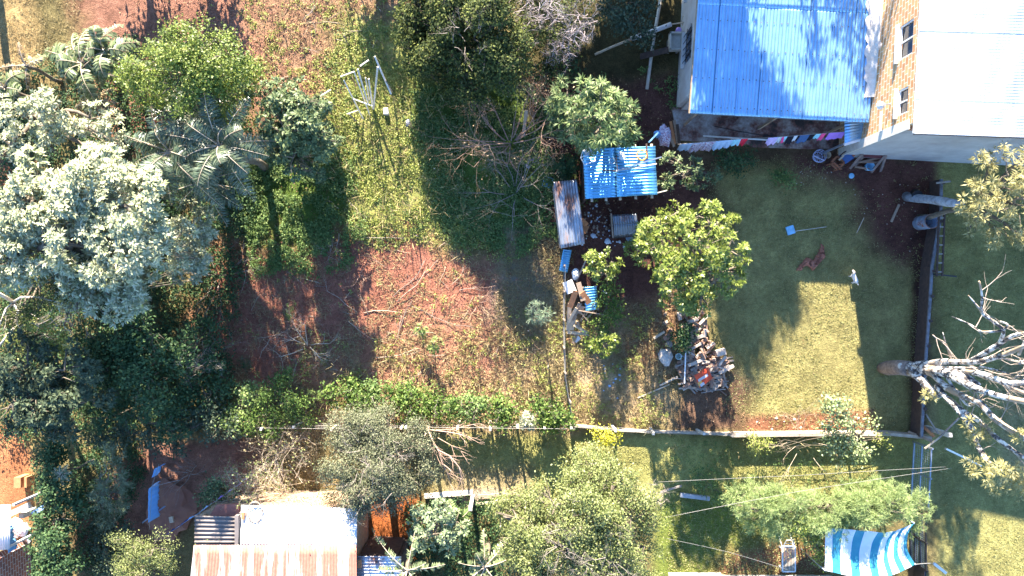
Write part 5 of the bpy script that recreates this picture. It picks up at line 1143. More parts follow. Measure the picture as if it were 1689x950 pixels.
stick('blue_brace', 'long pale blue pipe sloping right from the corner post', 'pipe', [(1560, 740, 1.3), (1618, 768, .3)], .07, GREYM)
# metal gate / frame
def frame_panel(name, label, a_, b_, h, mat, mids_=1, mesh=True):
    A, B_ = Wp(*a_), Wp(*b_); t = thing(name, label, 'gate', A); t.location.z = 0; m = MB()
    for z in [.08] + [h * (k + 1) / (mids_ + 1) for k in range(mids_ + 1)]: m.bar(A + Vector((0, 0, z)), B_ + Vector((0, 0, z)), .05)
    for k in (0, .5, 1): p = A.lerp(B_, k); m.bar((p.x, p.y, 0), (p.x, p.y, h + .1), .06)
    m.build('frame', mat, t)
    if mesh:
        g = MB(); n = 26
        for i in range(n): p = A.lerp(B_, (i + .5) / n); g.bar((p.x, p.y, .1), (p.x, p.y, h), .006)
        for k in range(9): g.bar(A + Vector((0, 0, h * (k + .5) / 9)), B_ + Vector((0, 0, h * (k + .5) / 9)), .006)
        g.build('wire_mesh', GREYM, t)
    return t
frame_panel('metal_gate', 'pale blue-grey metal gate panel just below the thick corner post', (1506, 728), (1501, 822), 1.25, GREYM)
frame_panel('black_gate', 'black metal gate panel beside the striped shade cloth', (1499, 835), (1500, 922), 1.15, BLACKM, 2)
stick('white_gate_bar', 'white bar sticking out at the lower end of the black gate', 'bar', [(1540, 929, 1.1), (1560, 945, 1.1)], .10, WHITE)
m = MB(); wall_seg(m, Wp(1500, 922).to_2d(), Wp(1497, 1010).to_2d(), 0, 1.1, .08); tag(m.build('dark_fence_panel', BLACKM, None, Wp(1500, 922)), 'dark fence panel continuing below the black gate', 'fence')
# overhead wires
for i, (pts, lab) in enumerate((([(1085, 795, 3.2), (1320, 784, 3.1), (1560, 770, 3.2)], 'upper overhead wire above the strip of grass'), ([(1100, 853, 3.2), (1320, 810, 3.1), (1570, 772, 3.2)], 'lower overhead wire crossing the feathery hedge'), ([(1094, 887, 2.6), (1200, 910, 2.5), (1300, 940, 2.4)], 'overhead wire slanting down to the white lounger'))):
    rope(lab, pts, 0.02, .005, 'overhead_wire', 'wire')
# garden edge logs in the lower strip
for i, (a_, b_, w, mt, lab) in enumerate((((1122, 816, .1), (1170, 822, .1), .16, simple('grey_beam', (.42, .42, .44)), 'grey beam lying on the grass left of the feathery hedge'), ((1088, 812, .3), (1124, 801, .2), .07, TWIG, 'bare stick lying above the grey beam'), ((700, 818, .12), (780, 812, .12), .17, CONC_P, 'long pale log lying at the top of the silver bush'), ((770, 833, .1), (845, 824, .12), .08, STRAWTWIG, 'thin pale branch on the ground right of the silver bush'), ((788, 818, .15), (852, 814, .1), .09, WOOD_W, 'brown branch lying parallel to the thin pale branch'))):
    stick('fallen_log' if w > .1 else 'fallen_branch', lab, 'log' if w > .1 else 'branch', [a_, b_], w, mt)
pst = Wp(780, 818); tag(MB().bar((pst.x, pst.y, 0), (pst.x, pst.y, 1.7), .14).build('concrete_post', CONC_P, None, pst), 'pale concrete post standing where the two branches meet', 'post')
pst = Wp(1078, 596)
# leaning white poles over the weeds (collapsed trellis)
tr_ = thing('pole_trellis', 'collapsed frame of thin white poles standing in the sunny weeds', 'trellis', Wp(595, 160)); tr_.location.z = 0
for a_, b_, w in (((567, 132, 1.3), (599, 196, .05), .045), ((584, 118, 1.7), (610, 190, .05), .04), ((590, 114, 1.8), (607, 170, .6), .05), ((608, 130, 1.5), (615, 178, .1), .05), ((618, 93, 1.9), (645, 155, .9), .06), ((623, 110, 1.8), (616, 180, .05), .055), ((583, 163, .8), (615, 175, .7), .04), ((594, 109, 1.6), (608, 99, 1.7), .045), ((514, 168, .8), (545, 148, 1.1), .05), ((562, 126, 1.3), (584, 118, 1.6), .04), ((572, 188, .3), (590, 182, .3), .03), ((603, 128, 1.5), (609, 165, .5), .035)):
    MB().bar(Wp(*a_), Wp(*b_), w * 1.05).build('pole', simple('white_pole_paint', (.80, .76, .66), (.62, .56, .46)), tr_)
# thin tall stakes whose shadows streak the field
for i, (x, y, h) in enumerate(((601, 10, 1.5), (575, 75, 1.1), (648, 152, 1.6), (552, 175, 1.6), (588, 200, 1.0), (872, 545, .4), (690, 390, .5), (905, 600, .8))):
    p = Wp(x, y); s = thing('stake', '', 'stake', p); bpy.data.objects.remove(s)
    o = MB().bar((p.x, p.y, 0), (p.x + random.uniform(-.1, .1), p.y + random.uniform(-.1, .1), h), .04).build('garden_stake', TWIG, None, p)
    tag(o, ['thin stake near the top edge of the weedy field', 'thin stake left of the bright weed clump in the field', 'thin stake right of the white pole frame', 'thin stake left of the white pole frame', 'short stake below the white pole frame', 'short stake under the feathery sapling', 'short stake in the middle of the red soil patch', 'stake in the straw grass left of the mesh fence'][i], 'stake')

# ================================================================== DOG
def skin_mesh(name, verts, edges, radii, mat, parent, root=0, sub=2):
    me = bpy.data.meshes.new(name); me.from_pydata(verts, edges, []); o = link_mesh(name, me, mat, parent)
    o.modifiers.new('skin', 'SKIN'); sv_ = me.skin_vertices[0].data
    for i, r in enumerate(radii): sv_[i].radius = (r, r) if not isinstance(r, tuple) else r; sv_[i].use_root = (i == root)
    s = o.modifiers.new('sub', 'SUBSURF'); s.levels = sub; s.render_levels = sub; return o
dg = thing('dog', 'small white dog standing at the upper edge of the sunlit lawn', 'dog', Wp(1404, 459)); dg.rotation_euler = (0, 0, R(115)); dg.location.z = gz(*dg.location.xy)
dg.scale = (.82, .82, .82)
FUR = simple('white_fur', (.78, .74, .68), (.62, .56, .50), .9, scale=20)
vv = [(-.20, 0, .36), (-.06, 0, .35), (.10, 0, .36), (.20, 0, .40), (.27, 0, .50), (.31, 0, .56), (.40, 0, .54), (.45, 0, .525),   # 0-7 spine to muzzle
      (-.19, .07, .30), (-.16, .075, .21), (-.24, .075, .13), (-.22, .075, .02), (-.18, .075, .015),     # 8-12 hind left: hip, knee, hock, paw
      (-.19, -.07, .30), (-.16, -.075, .21), (-.24, -.075, .13), (-.22, -.075, .02), (-.18, -.075, .015),
      (.14, .065, .30), (.13, .07, .18), (.15, .07, .02), (.18, .07, .015), (.14, -.065, .30), (.13, -.07, .18), (.15, -.07, .02), (.18, -.07, .015),
      (-.27, 0, .40), (-.33, .02, .47), (-.35, .05, .53), (-.30, .10, .57)]
ee = [(0, 1), (1, 2), (2, 3), (3, 4), (4, 5), (5, 6), (6, 7), (0, 8), (8, 9), (9, 10), (10, 11), (11, 12), (0, 13), (13, 14), (14, 15), (15, 16), (16, 17), (2, 18), (18, 19), (19, 20), (20, 21), (2, 22), (22, 23), (23, 24), (24, 25), (0, 26), (26, 27), (27, 28), (28, 29)]
rr = [.095, .085, .11, .09, .065, .075, .042, .028, .06, .045, .024, .02, .022, .06, .045, .024, .02, .022, .05, .032, .02, .023, .05, .032, .02, .023, .03, .024, .02, .012]
skin_mesh('body', vv, ee, rr, FUR, dg, 1)
for s in (-1, 1):
    m = MB(); m.add([(.27, s * .035, .60), (.33, s * .03, .60), (.29, s * .085, .58), (.30, s * .05, .69), (.285, s * .045, .61)], [(0, 1, 3), (1, 2, 3), (2, 0, 3), (0, 2, 1)]); o = m.build('ear', simple('tan_fur', (.55, .40, .28)), None, (0, 0, 0)); o.parent = dg
    m = MB().lathe((.375, s * .04, .575), [(.0, -.01), (.010, -.004), (.010, .004), (0, .01)], 8); o = m.build('eye', BLACKM, None, (0, 0, 0)); o.parent = dg
m = MB().lathe((.475, 0, .525), [(.0, -.014), (.014, -.006), (.014, .006), (0, .014)], 8); o = m.build('nose', BLACKM, None, (0, 0, 0)); o.parent = dg
# ================================================================== TREES
tree('silver_leaf_tree', 'largest silvery-leaved tree spreading at the left edge', 'tree',
     [(60, 330, 70, 5.6), (140, 310, 70, 6.2), (210, 340, 65, 6.2), (110, 400, 75, 6.0), (200, 420, 70, 6.0), (245, 392, 46, 5.6), (30, 420, 60, 5.0), (150, 480, 55, 4.8), (215, 475, 50, 5.0), (20, 360, 50, 5.2), (270, 415, 24, 5.2)],
     'whorl_big', L_SILVER, (170, 410, 0), .28, 1.15, twigs=.08, vz=.6, skirt=.4)
tree('pale_leaf_tree', 'smaller pale silvery tree above the largest silvery tree', 'tree',
     [(40, 195, 42, 3.8), (100, 175, 42, 4.2), (150, 195, 36, 4.2), (20, 240, 32, 3.4), (90, 225, 36, 3.8), (185, 215, 28, 3.6), (165, 250, 26, 3.2), (210, 235, 22, 3.2)], 'whorl_big', L_SILVER, (130, 215, 0), .18, 1.0, .8, twigs=.1, vz=.6)
tree('bright_green_tree', 'bright green fine-leaved tree above the dark palms', 'tree',
     [(300, 80, 50, 5.2), (350, 100, 50, 5.2), (250, 110, 48, 4.8), (380, 130, 40, 4.6), (300, 140, 55, 5.0), (240, 150, 35, 4.0), (360, 165, 38, 4.2), (325, 60, 30, 5.0), (212, 128, 22, 3.8), (365, 70, 24, 4.6)], 'small', L_BRIGHT, (350, 150, 0), .16, .85, 1.15, twigs=.1, vz=.55, skirt=.4)
tree('round_grey_green_tree', 'round grey-green tree with glossy leaf rosettes right of the palms', 'tree',
     [(450, 165, 42, 3.6), (500, 170, 42, 3.6), (470, 215, 48, 4.0), (515, 225, 36, 3.4), (445, 240, 38, 3.4), (485, 260, 40, 3.2)], 'whorl', L_GREYG, (520, 250, 0), .13, 1.1, 1.05, skirt=.9)
tree('dense_dark_tree', 'dense dark olive tree at the top edge beside the grey twiggy bush', 'tree',
     [(692, 30, 46, 2.2), (750, 20, 52, 3.2), (815, 40, 50, 4.1), (690, 90, 42, 1.8), (745, 90, 52, 2.7), (812, 100, 46, 3.7), (775, 140, 38, 2.6), (715, -30, 50, 2.4), (800, -40, 55, 3.8), (850, 85, 34, 3.6)], 'medium', L_OLIVE, (770, 90, 0), .2, 1.5, .85, twigs=.25, dead=[(800, 10, 45, 4.4, 26), (760, 60, 40, 4.4, 14)], skirt=.8)
tree('twiggy_bush', 'grey twiggy bush with olive leaf tips between the dark tree and the yard', 'bush',
     [(890, 30, 42, 2.8), (940, 20, 42, 2.8), (920, 70, 38, 2.6), (970, 50, 30, 2.3), (880, -20, 50, 2.8)], 'medium', L_OLIVE, (910, 60, 0), .12, .55, .8, twigs=.5, twigmat=simple('lilac_grey_twig', (.50, .43, .42), (.32, .26, .27), .9, scale=14, bumps=0), dead=[(900, 20, 42, 3.3, 60), (945, 50, 40, 3.1, 60), (925, 85, 34, 2.7, 40), (880, -5, 40, 3.1, 40)], skirt=.7)
tree('mango_like_tree', 'dark green tree with long rosette leaves above the blue shed', 'tree',
     [(935, 160, 32, 2.6), (990, 165, 36, 3.6), (1025, 175, 30, 3.3), (1000, 205, 38, 3.5), (945, 200, 36, 2.8), (925, 185, 22, 2.2), (1030, 215, 24, 2.8), (975, 225, 26, 2.8)], 'mango', L_MANGO, (990, 215, 0), .13, 1.15, .95, skirt=.8)
tree('yellow_green_tree', 'large yellow-green tree standing in the middle of the yard above the firewood', 'tree',
     [(1090, 375, 34, 4.0), (1120, 350, 26, 3.8), (1165, 360, 32, 4.2), (1200, 375, 26, 3.8), (1150, 400, 48, 4.8), (1085, 420, 34, 3.9), (1205, 415, 32, 4.2), (1130, 445, 44, 4.4), (1185, 455, 40, 4.1), (1155, 490, 34, 3.4), (1058, 405, 15, 3.3), (1068, 378, 16, 3.4), (1222, 438, 17, 3.8), (1180, 340, 12, 3.9), (1128, 490, 26, 3.2)], 'whorl', L_YELLOWG, (1125, 470, 0), .16, .95, 1.0, vz=.62, skirt=.5)
tree('small_yellow_tree', 'small yellow-green tree left of the large yellow-green tree', 'tree',
     [(985, 425, 22, 2.4), (1008, 432, 18, 2.3), (975, 448, 20, 2.2), (1000, 455, 20, 2.0)], 'whorl', L_YELLOWG, (990, 455, 0), .06, 1.2, .9)
tree('lemon_bush', 'small pale yellow bush above the long shade strip', 'bush', [(985, 572, 14, 1.4), (1000, 566, 15, 1.5), (1012, 560, 9, 1.5), (995, 580, 14, 1.2), (973, 566, 8, 1.3)], 'whorl', L_YELLOWG, (993, 582, 0), .04, 1.4, .85)
tree('shade_bush', 'dark green climbing bush right of the scrap shelter', 'bush', [(1000, 500, 18, 1.0), (1012, 520, 16, .9), (1005, 478, 18, 1.2), (1018, 505, 10, 1.1), (990, 535, 16, .6), (975, 560, 12, .4)], 'medium', L_HEDGE, (1003, 505, 0), .04, 1.2, .8)
tree('heap_bush', 'small dark green bush growing at the left side of the firewood heap', 'bush', [(1128, 545, 16, .7), (1138, 555, 16, .8), (1130, 566, 16, .7), (1118, 556, 10, .6)], 'medium', L_DARK, (1130, 556, 0), .03, 1.3, .8)
tree('yard_shrub', 'grey-green shrub right of the blue shed roof', 'shrub', [(1105, 265, 20, 1.8), (1120, 290, 24, 1.8), (1150, 285, 24, 1.5), (1095, 295, 16, 1.4), (1150, 305, 18, 1.2), (1175, 290, 14, 1.2)], 'whorl', L_GREYG, (1128, 290, 0), .07, 1.0, .8)
tree('small_dark_shrub', 'small dark shrub under the middle of the clothesline', 'shrub', [(1205, 262, 20, .8), (1225, 265, 18, .7), (1190, 258, 12, .6), (1215, 280, 12, .5)], 'medium', L_DARK, (1210, 265, 0), .03, 1.1, .9)
tree('lawn_shrub', 'small leafy shrub on the lawn below the patio', 'shrub', [(1290, 292, 14, .45), (1303, 300, 10, .6), (1280, 285, 10, .4)], 'medium', L_WEEDG, (1292, 295, 0), .02, 1.3, .8)
tree('golden_tree', 'golden-leaved tree at the right edge below the tall house', 'tree',
     [(1620, 265, 34, 5.4), (1660, 290, 44, 5.8), (1610, 320, 34, 5.2), (1650, 350, 40, 5.2), (1690, 330, 45, 6.0), (1640, 390, 26, 4.6), (1600, 350, 18, 4.6), (1690, 260, 24, 5.8), (1600, 375, 14, 4.3), (1680, 395, 22, 4.8)], 'bunch', L_GOLD, (1590, 345, 2.8), .11, .62, .95, twigs=.35, vz=.55, twigmat=STRAWTWIG)
tree('pale_shrub', 'pale leafed shrub growing over the low wall', 'shrub', [(1372, 668, 13, 2.1), (1392, 668, 12, 2.1), (1385, 690, 15, 1.9), (1395, 715, 22, 1.7), (1370, 720, 20, 1.5), (1410, 740, 18, 1.4), (1385, 750, 20, 1.4), (1430, 748, 10, 1.2), (1428, 702, 9, 1.4), (1440, 700, 7, 1.3)], 'medium', leafmat('sage_leaf', [(.13, .19, .07), (.30, .36, .15), (.52, .55, .30)]), (1392, 712, 0), .05, 1.1, .95, twigs=.3)
tree('feathery_hedge', 'long feathery light green hedge above the striped shade cloth', 'hedge',
     [(1215, 832, 26, 1.73), (1255, 830, 36, 2.02), (1300, 838, 40, 2.16), (1345, 842, 38, 2.16), (1395, 842, 36, 2.23), (1435, 832, 38, 2.30), (1475, 830, 36, 2.23), (1510, 838, 26, 2.02), (1330, 870, 24, 1.58), (1280, 868, 26, 1.44), (1240, 858, 22, 1.44), (1500, 858, 18, 1.58), (1455, 855, 26, 2.02), (1370, 845, 30, 2.2), (1420, 845, 30, 2.2), (1380, 862, 24, 1.87)], 'needle', L_NEEDLE, (1340, 812, 0), .12, 1.9, 1.0, vz=.6, twigs=.1, skirt=.6)
tree('large_olive_tree', 'largest yellowish olive tree at the bottom centre', 'tree',
     [(960, 790, 48, 3.8), (1010, 800, 48, 4.0), (920, 830, 52, 4.0), (980, 850, 56, 4.6), (1040, 845, 46, 4.0), (870, 860, 44, 3.2), (930, 900, 60, 4.4), (1000, 910, 58, 4.4), (1060, 900, 40, 3.6), (850, 910, 42, 2.9), (890, 960, 52, 3.6), (970, 975, 60, 4.0), (1040, 970, 50, 3.8), (980, 768, 26, 3.2), (1075, 850, 24, 3.2), (830, 850, 26, 2.4)], 'small', L_PALEG, (950, 860, 0), .22, .95, 1.05, twigs=.2, dead=[(930, 880, 50, 4.9, 26), (980, 930, 50, 4.9, 26), (1085, 815, 26, 3.2, 26), (1000, 960, 40, 4.6, 16)], skirt=.5)
tree('dusty_tree', 'dusty grey-green tree with many twigs between the hedge row and the white roof', 'tree',
     [(570, 720, 42, 2.26), (620, 710, 46, 2.50), (665, 730, 40, 2.34), (570, 770, 46, 2.50), (620, 770, 54, 2.81), (675, 775, 42, 2.34), (610, 815, 44, 2.34), (665, 815, 36, 2.18), (555, 805, 28, 1.87), (640, 690, 26, 2.03), (592, 818, 22, 3.5), (572, 826, 12, 3.3), (700, 800, 18, 1.72)], 'tiny', L_DUST, (640, 760, 0), .18, 1.2, 1.15, twigs=.3, dead=[(610, 760, 60, 3.3, 30), (655, 740, 40, 3.0, 16)])
tree('silver_bush', 'silvery bush at the bottom below the long pale log', 'bush', [(700, 850, 30, 2.4), (735, 850, 28, 2.4), (715, 880, 34, 2.6), (745, 890, 28, 2.2), (690, 885, 20, 1.8), (755, 860, 18, 2.0)], 'whorl', L_SILVER2, (725, 860, 0), .08, 1.1, .9)
tree('round_tree', 'round dusty tree below the large blue sheet', 'tree', [(225, 895, 34, 3.0), (255, 905, 32, 3.2), (210, 930, 30, 2.8), (245, 940, 40, 3.2), (275, 930, 24, 2.6), (230, 975, 40, 3.0)], 'tiny', L_PALEG, (250, 905, 0), .1, 1.2, 1.1)
tree('column_hedge', 'tall clipped dark green hedge running down the left side', 'hedge',
     [(100, 735, 32, 1.8), (95, 775, 38, 2.0), (92, 815, 40, 2.0), (100, 855, 38, 2.0), (92, 895, 40, 2.0), (95, 935, 42, 2.0), (95, 975, 40, 2.0), (70, 850, 18, 1.7), (65, 900, 18, 1.7), (75, 950, 20, 1.8)], 'medium', L_DARK, (105, 850, 0), .1, 1.3, .9, twigs=.1)  # dark green hedge; the darker leaf also stands in for shade on it
tree('conifer', 'grey-green conifer-like shrub in the shade left of the blue sheets', 'shrub', [(180, 760, 22, 2.6), (180, 790, 26, 2.4), (185, 820, 26, 1.9), (175, 845, 24, 1.4), (205, 810, 18, 1.6)], 'needle', leafmat('grey_conifer', [(.10, .13, .06), (.18, .22, .12), (.28, .32, .2)]), (190, 800, 0), .06, 1.1, 1.1)
tree('small_shade_bush', 'dark bush in the shade touching the round dusty tree on the left', 'bush', [(175, 900, 24, 1.2), (195, 880, 20, 1.3), (180, 935, 26, 1.2), (160, 870, 14, .9)], 'medium', L_TEAL, (185, 905, 0), .04, 1.0, .9)
tree('lilac_bush', 'small bush growing behind the upper diagonal clothesline', 'bush', [(345, 812, 18, 1.1), (362, 806, 16, 1.1), (375, 822, 14, 1.0), (335, 825, 12, .9)], 'medium', L_GREYG, (357, 815, 0), .03, 1.1, .9)
tree('agave', 'small blue-green plant alone on the red soil beside the dark bush', 'plant', [(150, 847, 11, .3)], 'whorl', L_SILVER2, (150, 847, 0), .03, 2.2, .9)
# dark wood in the lower left
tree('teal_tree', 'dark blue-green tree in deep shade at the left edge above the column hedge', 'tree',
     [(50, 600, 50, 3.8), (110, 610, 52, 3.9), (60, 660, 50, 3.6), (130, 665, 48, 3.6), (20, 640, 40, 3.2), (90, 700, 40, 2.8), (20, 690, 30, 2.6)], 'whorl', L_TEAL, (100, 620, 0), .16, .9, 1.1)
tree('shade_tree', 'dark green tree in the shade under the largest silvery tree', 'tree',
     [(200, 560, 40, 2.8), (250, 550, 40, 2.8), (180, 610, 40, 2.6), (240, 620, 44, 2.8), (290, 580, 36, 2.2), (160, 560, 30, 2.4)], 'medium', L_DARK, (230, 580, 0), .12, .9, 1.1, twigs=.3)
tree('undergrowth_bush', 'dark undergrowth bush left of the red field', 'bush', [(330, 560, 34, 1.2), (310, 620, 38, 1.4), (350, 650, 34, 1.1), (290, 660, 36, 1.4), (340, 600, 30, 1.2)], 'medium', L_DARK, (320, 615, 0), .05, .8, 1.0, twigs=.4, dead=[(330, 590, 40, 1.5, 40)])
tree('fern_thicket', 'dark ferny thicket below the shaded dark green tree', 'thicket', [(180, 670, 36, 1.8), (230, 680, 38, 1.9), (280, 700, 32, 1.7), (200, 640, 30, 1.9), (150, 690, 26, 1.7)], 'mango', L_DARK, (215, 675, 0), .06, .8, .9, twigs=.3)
tree('teal_hedge', 'blue-green hedge end along the fence left of the sunny shrubs', 'hedge', [(330, 700, 30, 1.3), (290, 720, 28, 1.4), (370, 700, 26, 1.2), (250, 715, 26, 1.4), (350, 675, 24, 1.1), (160, 715, 26, 1.4), (205, 712, 26, 1.4)], 'medium', L_TEAL, (310, 700, 0), .05, .9, 1.0)
tree('olive_clump', 'olive clump of leaves in front of the largest silvery tree', 'bush', [(110, 470, 34, 5.2), (70, 480, 30, 4.8), (150, 440, 24, 5.6), (60, 510, 30, 4.2), (30, 530, 28, 3.4)], 'tiny', L_OLIVE, (150, 450, 0), .1, 1.0, 1.2, twigs=.5, dead=[(110, 515, 40, 5.0, 26), (70, 530, 30, 4.2, 12)])
tree('sunny_bush', 'yellow-lit bush at the left edge below the bare white branches', 'bush', [(70, 545, 26, 3.6), (40, 560, 22, 3.2), (95, 560, 18, 3.4)], 'small', L_WEED, (90, 550, 0), .06, 1.1, 1.1)
tree('wild_shrub', 'tangled green shrub in the sun left of the hedge row', 'shrub', [(455, 640, 24, 1.1), (480, 665, 24, 1.2), (440, 670, 22, 1.1), (475, 620, 16, .9), (500, 690, 20, 1.0), (420, 695, 24, 1.1), (450, 700, 22, 1.1)], 'small', L_HEDGE, (460, 665, 0), .05, 1.1, 1.1, twigs=.3)
tree('pale_wild_shrub', 'pale green shrub near the fence left of the tangled shrub', 'shrub', [(400, 660, 24, 1.2), (385, 690, 26, 1.3), (420, 645, 16, 1.0)], 'medium', L_FERN, (400, 680, 0), .05, 1.0, .9, twigs=.3)
for i, (x, y, r, h, mt, lab) in enumerate(((575, 650, 30, 1.0, L_HEDGE, 'first bush of the green hedge row from the left'), (620, 655, 28, 1.0, L_WEEDG, 'second hedge row bush, above the dusty tree'), (672, 662, 32, 1.1, L_HEDGE, 'third hedge row bush, right of the dusty tree top'), (722, 668, 30, 1.1, L_HEDGE, 'hedge row bush just above the pruned bare branches'), (775, 672, 30, 1.1, L_WEEDG, 'hedge row bush right of the pruned bare branches'), (828, 678, 28, 1.0, L_HEDGE, 'hedge row bush left of the pale seedling'), (905, 682, 34, 1.1, L_HEDGE, 'last and darkest hedge row bush at the mesh fence'))):
    tree('hedge_bush', lab, 'bush', [(x - 12, y, r * .75, h * .8), (x + 14, y + 3, r * .75, h * .85), (x, y - 10, r * .6, h * .7), (x + 4, y + 14, r * .6, h * .8)], 'medium', mt, (x, y, 0), .04, 1.25, .95, group='bushes of the green hedge row', twigs=.5, dead=[(x, y, r * .7, h, 8)])
tree('pale_seedling', 'pale silvery seedling between the last hedge row bushes', 'plant', [(868, 690, 12, .9), (878, 700, 10, .8), (862, 702, 9, .7)], 'whorl', L_SILVER, (870, 695, 0), .02, 1.4, .9)
tree('yellow_creeper', 'bright yellow creeper hanging over the fence above the large olive tree', 'creeper', [(992, 722, 14, 1.0), (1006, 724, 11, .9), (985, 716, 10, 1.0), (1015, 718, 8, .9)], 'small', leafmat('yellow_leaf', [(.35, .36, .02), (.55, .52, .04), (.65, .60, .12)]), (995, 712, 0), .02, 1.3, .9)
tree('green_clump', 'very bright green clump at the edge of the sunny weeds', 'plant', [(586, 374, 16, .35), (576, 380, 10, .3), (598, 384, 9, .25)], 'small', L_WEEDG, (588, 378, 0), .02, 1.4, .9)
tree('gate_creeper', 'light creeper and twigs on the wall end left of the metal gate', 'creeper', [(1450, 722, 10, .9), (1465, 728, 8, .8), (1245, 728, 16, .9), (1262, 735, 12, .7)], 'small', L_WEED, (1455, 716, 0), .02, .9, .9, twigs=.6)
tree('tall_weeds', 'tall weedy bushes at the foot of the feathery hedge', 'weeds', [(1165, 800, 14, .5), (1190, 812, 16, .6), (1150, 780, 12, .4), (1210, 800, 12, .5)], 'small', L_WEEDG, (1180, 806, 0), .02, .9, 1.0)
tree('drooping_branch', 'drooping pale leafed branches between the white lounger and the striped cloth', 'branches', [(1345, 900, 13, 2.0), (1355, 912, 10, 1.9), (1330, 890, 10, 2.1), (1350, 928, 8, 1.7), (1318, 868, 14, 2.4), (1300, 875, 10, 2.2)], 'medium', L_YELLOWG, (1310, 850, 0), .03, .9, .8, twigs=.8)
# palms and bananas
frond_plant('palm', 'largest dark palm with radiating fronds in the palm group', 'palm', 362, 240, 4.5, 20, 2.5, L_PALM, .42, 60, .034, (-.1, 1.2), .75, .14)
frond_plant('palm', 'dark palm left of the largest palm, with pale ribs', 'palm', 280, 250, 4.3, 17, 2.5, L_PALM, .42, 60, .034, (-.1, 1.2), .7, .13)
frond_plant('palm', 'small dark palm lowest in the palm group', 'palm', 335, 300, 2.6, 14, 1.8, L_PALM, .36, 46, .034, (.1, .9), .5, .1)
frond_plant('palm', 'palm crown peeping out above the two larger palms', 'palm', 318, 195, 3.4, 12, 1.8, L_PALM, .36, 46, .034, (.2, .9), .5, .1)
frond_plant('banana_plant', 'torn-leaved banana plant at the top left below the dry grass', 'banana plant', 135, 105, 2.6, 13, 2.3, L_BANANA, .36, 60, .075, (.1, 1.3), .8, .14, part='leaf', tear=.25)
frond_plant('banana_plant', 'banana plant left of the bright green tree with upright leaves', 'banana plant', 175, 85, 2.6, 10, 2.0, L_BANANA, .34, 60, .075, (.3, 1.3), .8, .12, part='leaf', tear=.28)
frond_plant('banana_plant', 'banana plant cut by the left edge above the pale silvery tree', 'banana plant', 8, 145, 2.2, 11, 2.0, L_BANANA, .34, 55, .075, (.1, 1.2), .7, .12, part='leaf', tear=.28)
frond_plant('dry_banana', 'withered brown banana leaves between the pale tree and the palms', 'banana plant', 150, 165, 2.0, 6, 1.1, L_DRY, .2, 34, .05, (-.3, .5), .5, .1, part='leaf', tear=.3)
frond_plant('dead_banana', 'leaning dead banana leaves above the left edge plants', 'banana plant', 42, 108, 2.2, 4, 1.3, L_DRY, .16, 34, .05, (.2, .9), .4, .08, part='leaf', tear=.3)
frond_plant('broad_leaf_plant', 'broad-leaved plant above the silver bush by the pale log', 'plant', 752, 862, 1.7, 9, .9, L_WEEDG, .26, 26, .06, (.1, .9), .5, .06, part='leaf')
frond_plant('banana_plant', 'banana plant at the bottom edge left of the large olive tree', 'banana plant', 800, 935, 2.4, 9, 1.5, L_BANANA, .22, 50, .055, (.1, 1.0), .5, .12, part='leaf', tear=.28)
frond_plant('banana_plant', 'banana plant at the bottom edge right of the small blue lean-to', 'banana plant', 672, 940, 2.8, 8, 1.9, L_BANANA, .2, 50, .05, (.2, 1.0), .5, .12, part='leaf', tear=.28)
frond_plant('cordyline', 'small grey spiky plant in the top of the tall column hedge', 'plant', 100, 782, 2.3, 9, .5, L_SILVER2, .12, 14, .03, (.1, .8), .3, .04, part='leaf')
tree('sapling', 'grey-green feathery sapling on a thin stem at the edge of the grey dry grass', 'sapling', [(890, 512, 16, 2.3), (878, 520, 10, 2.2), (902, 520, 10, 2.2), (889, 530, 9, 2.0), (884, 502, 8, 2.3)], 'needle', leafmat('sapling_leaf', [(.14, .20, .12), (.24, .32, .20), (.38, .44, .28)]), (893, 530, 0), .025, 1.2, .8)
tree('leafy_plant', 'green leafy plant standing on the lit red soil', 'plant', [(696, 541, 8.06, 0.9), (702.5, 547, 5.46, 0.7200000000000001), (690.15, 548, 5.46, 0.7200000000000001), (696, 552.8, 5.8500000000000005, 0.54)], 'whorl', L_FERN, (696, 548, 0), .02, 1.2, 0.8)
tree('leafy_plant', 'pale leafy plant just below right of the other one on the red soil', 'plant', [(717, 566, 8.866, 0.9), (724.15, 572, 6.006, 0.7200000000000001), (710.565, 573, 6.006, 0.7200000000000001), (717, 578.58, 6.4350000000000005, 0.54)], 'whorl', L_FERN, (717, 573, 0), .02, 1.2, 0.8)
tree('fern', 'pale fern beside the left end of the hedge row', 'fern', [(520, 651, 8.06, 0.8), (526.5, 657, 5.46, 0.6400000000000001), (514.15, 658, 5.46, 0.6400000000000001), (520, 662.8, 5.8500000000000005, 0.48)], 'needle', L_FERN, (520, 658, 0), .02, 1.2, 0.75)
tree('fern', 'dark fern in the shade at the left edge of the field', 'fern', [(385, 516, 8.06, 0.5), (391.5, 522, 5.46, 0.4), (379.15, 523, 5.46, 0.4), (385, 527.8, 5.8500000000000005, 0.3)], 'needle', L_DARK, (385, 523, 0), .02, 1.2, 0.75)
tree('fern', 'small dark fern on the shaded red soil below the round tree', 'fern', [(476, 512, 6.7703999999999995, 0.4), (481.46, 518, 4.586399999999999, 0.32000000000000006), (471.086, 519, 4.586399999999999, 0.32000000000000006), (476, 522.552, 4.914, 0.24)], 'needle', L_WEEDG, (476, 519, 0), .02, 1.2, 0.75)
tree('fern', 'light fern left of the tangled shrub in the field corner', 'fern', [(425, 651, 9.672, 1.4), (432.8, 657, 6.552, 1.1199999999999999), (417.98, 658, 6.552, 1.1199999999999999), (425, 664.36, 7.02, 0.84)], 'needle', L_FERN, (425, 658, 0), .02, 1.2, 0.75)
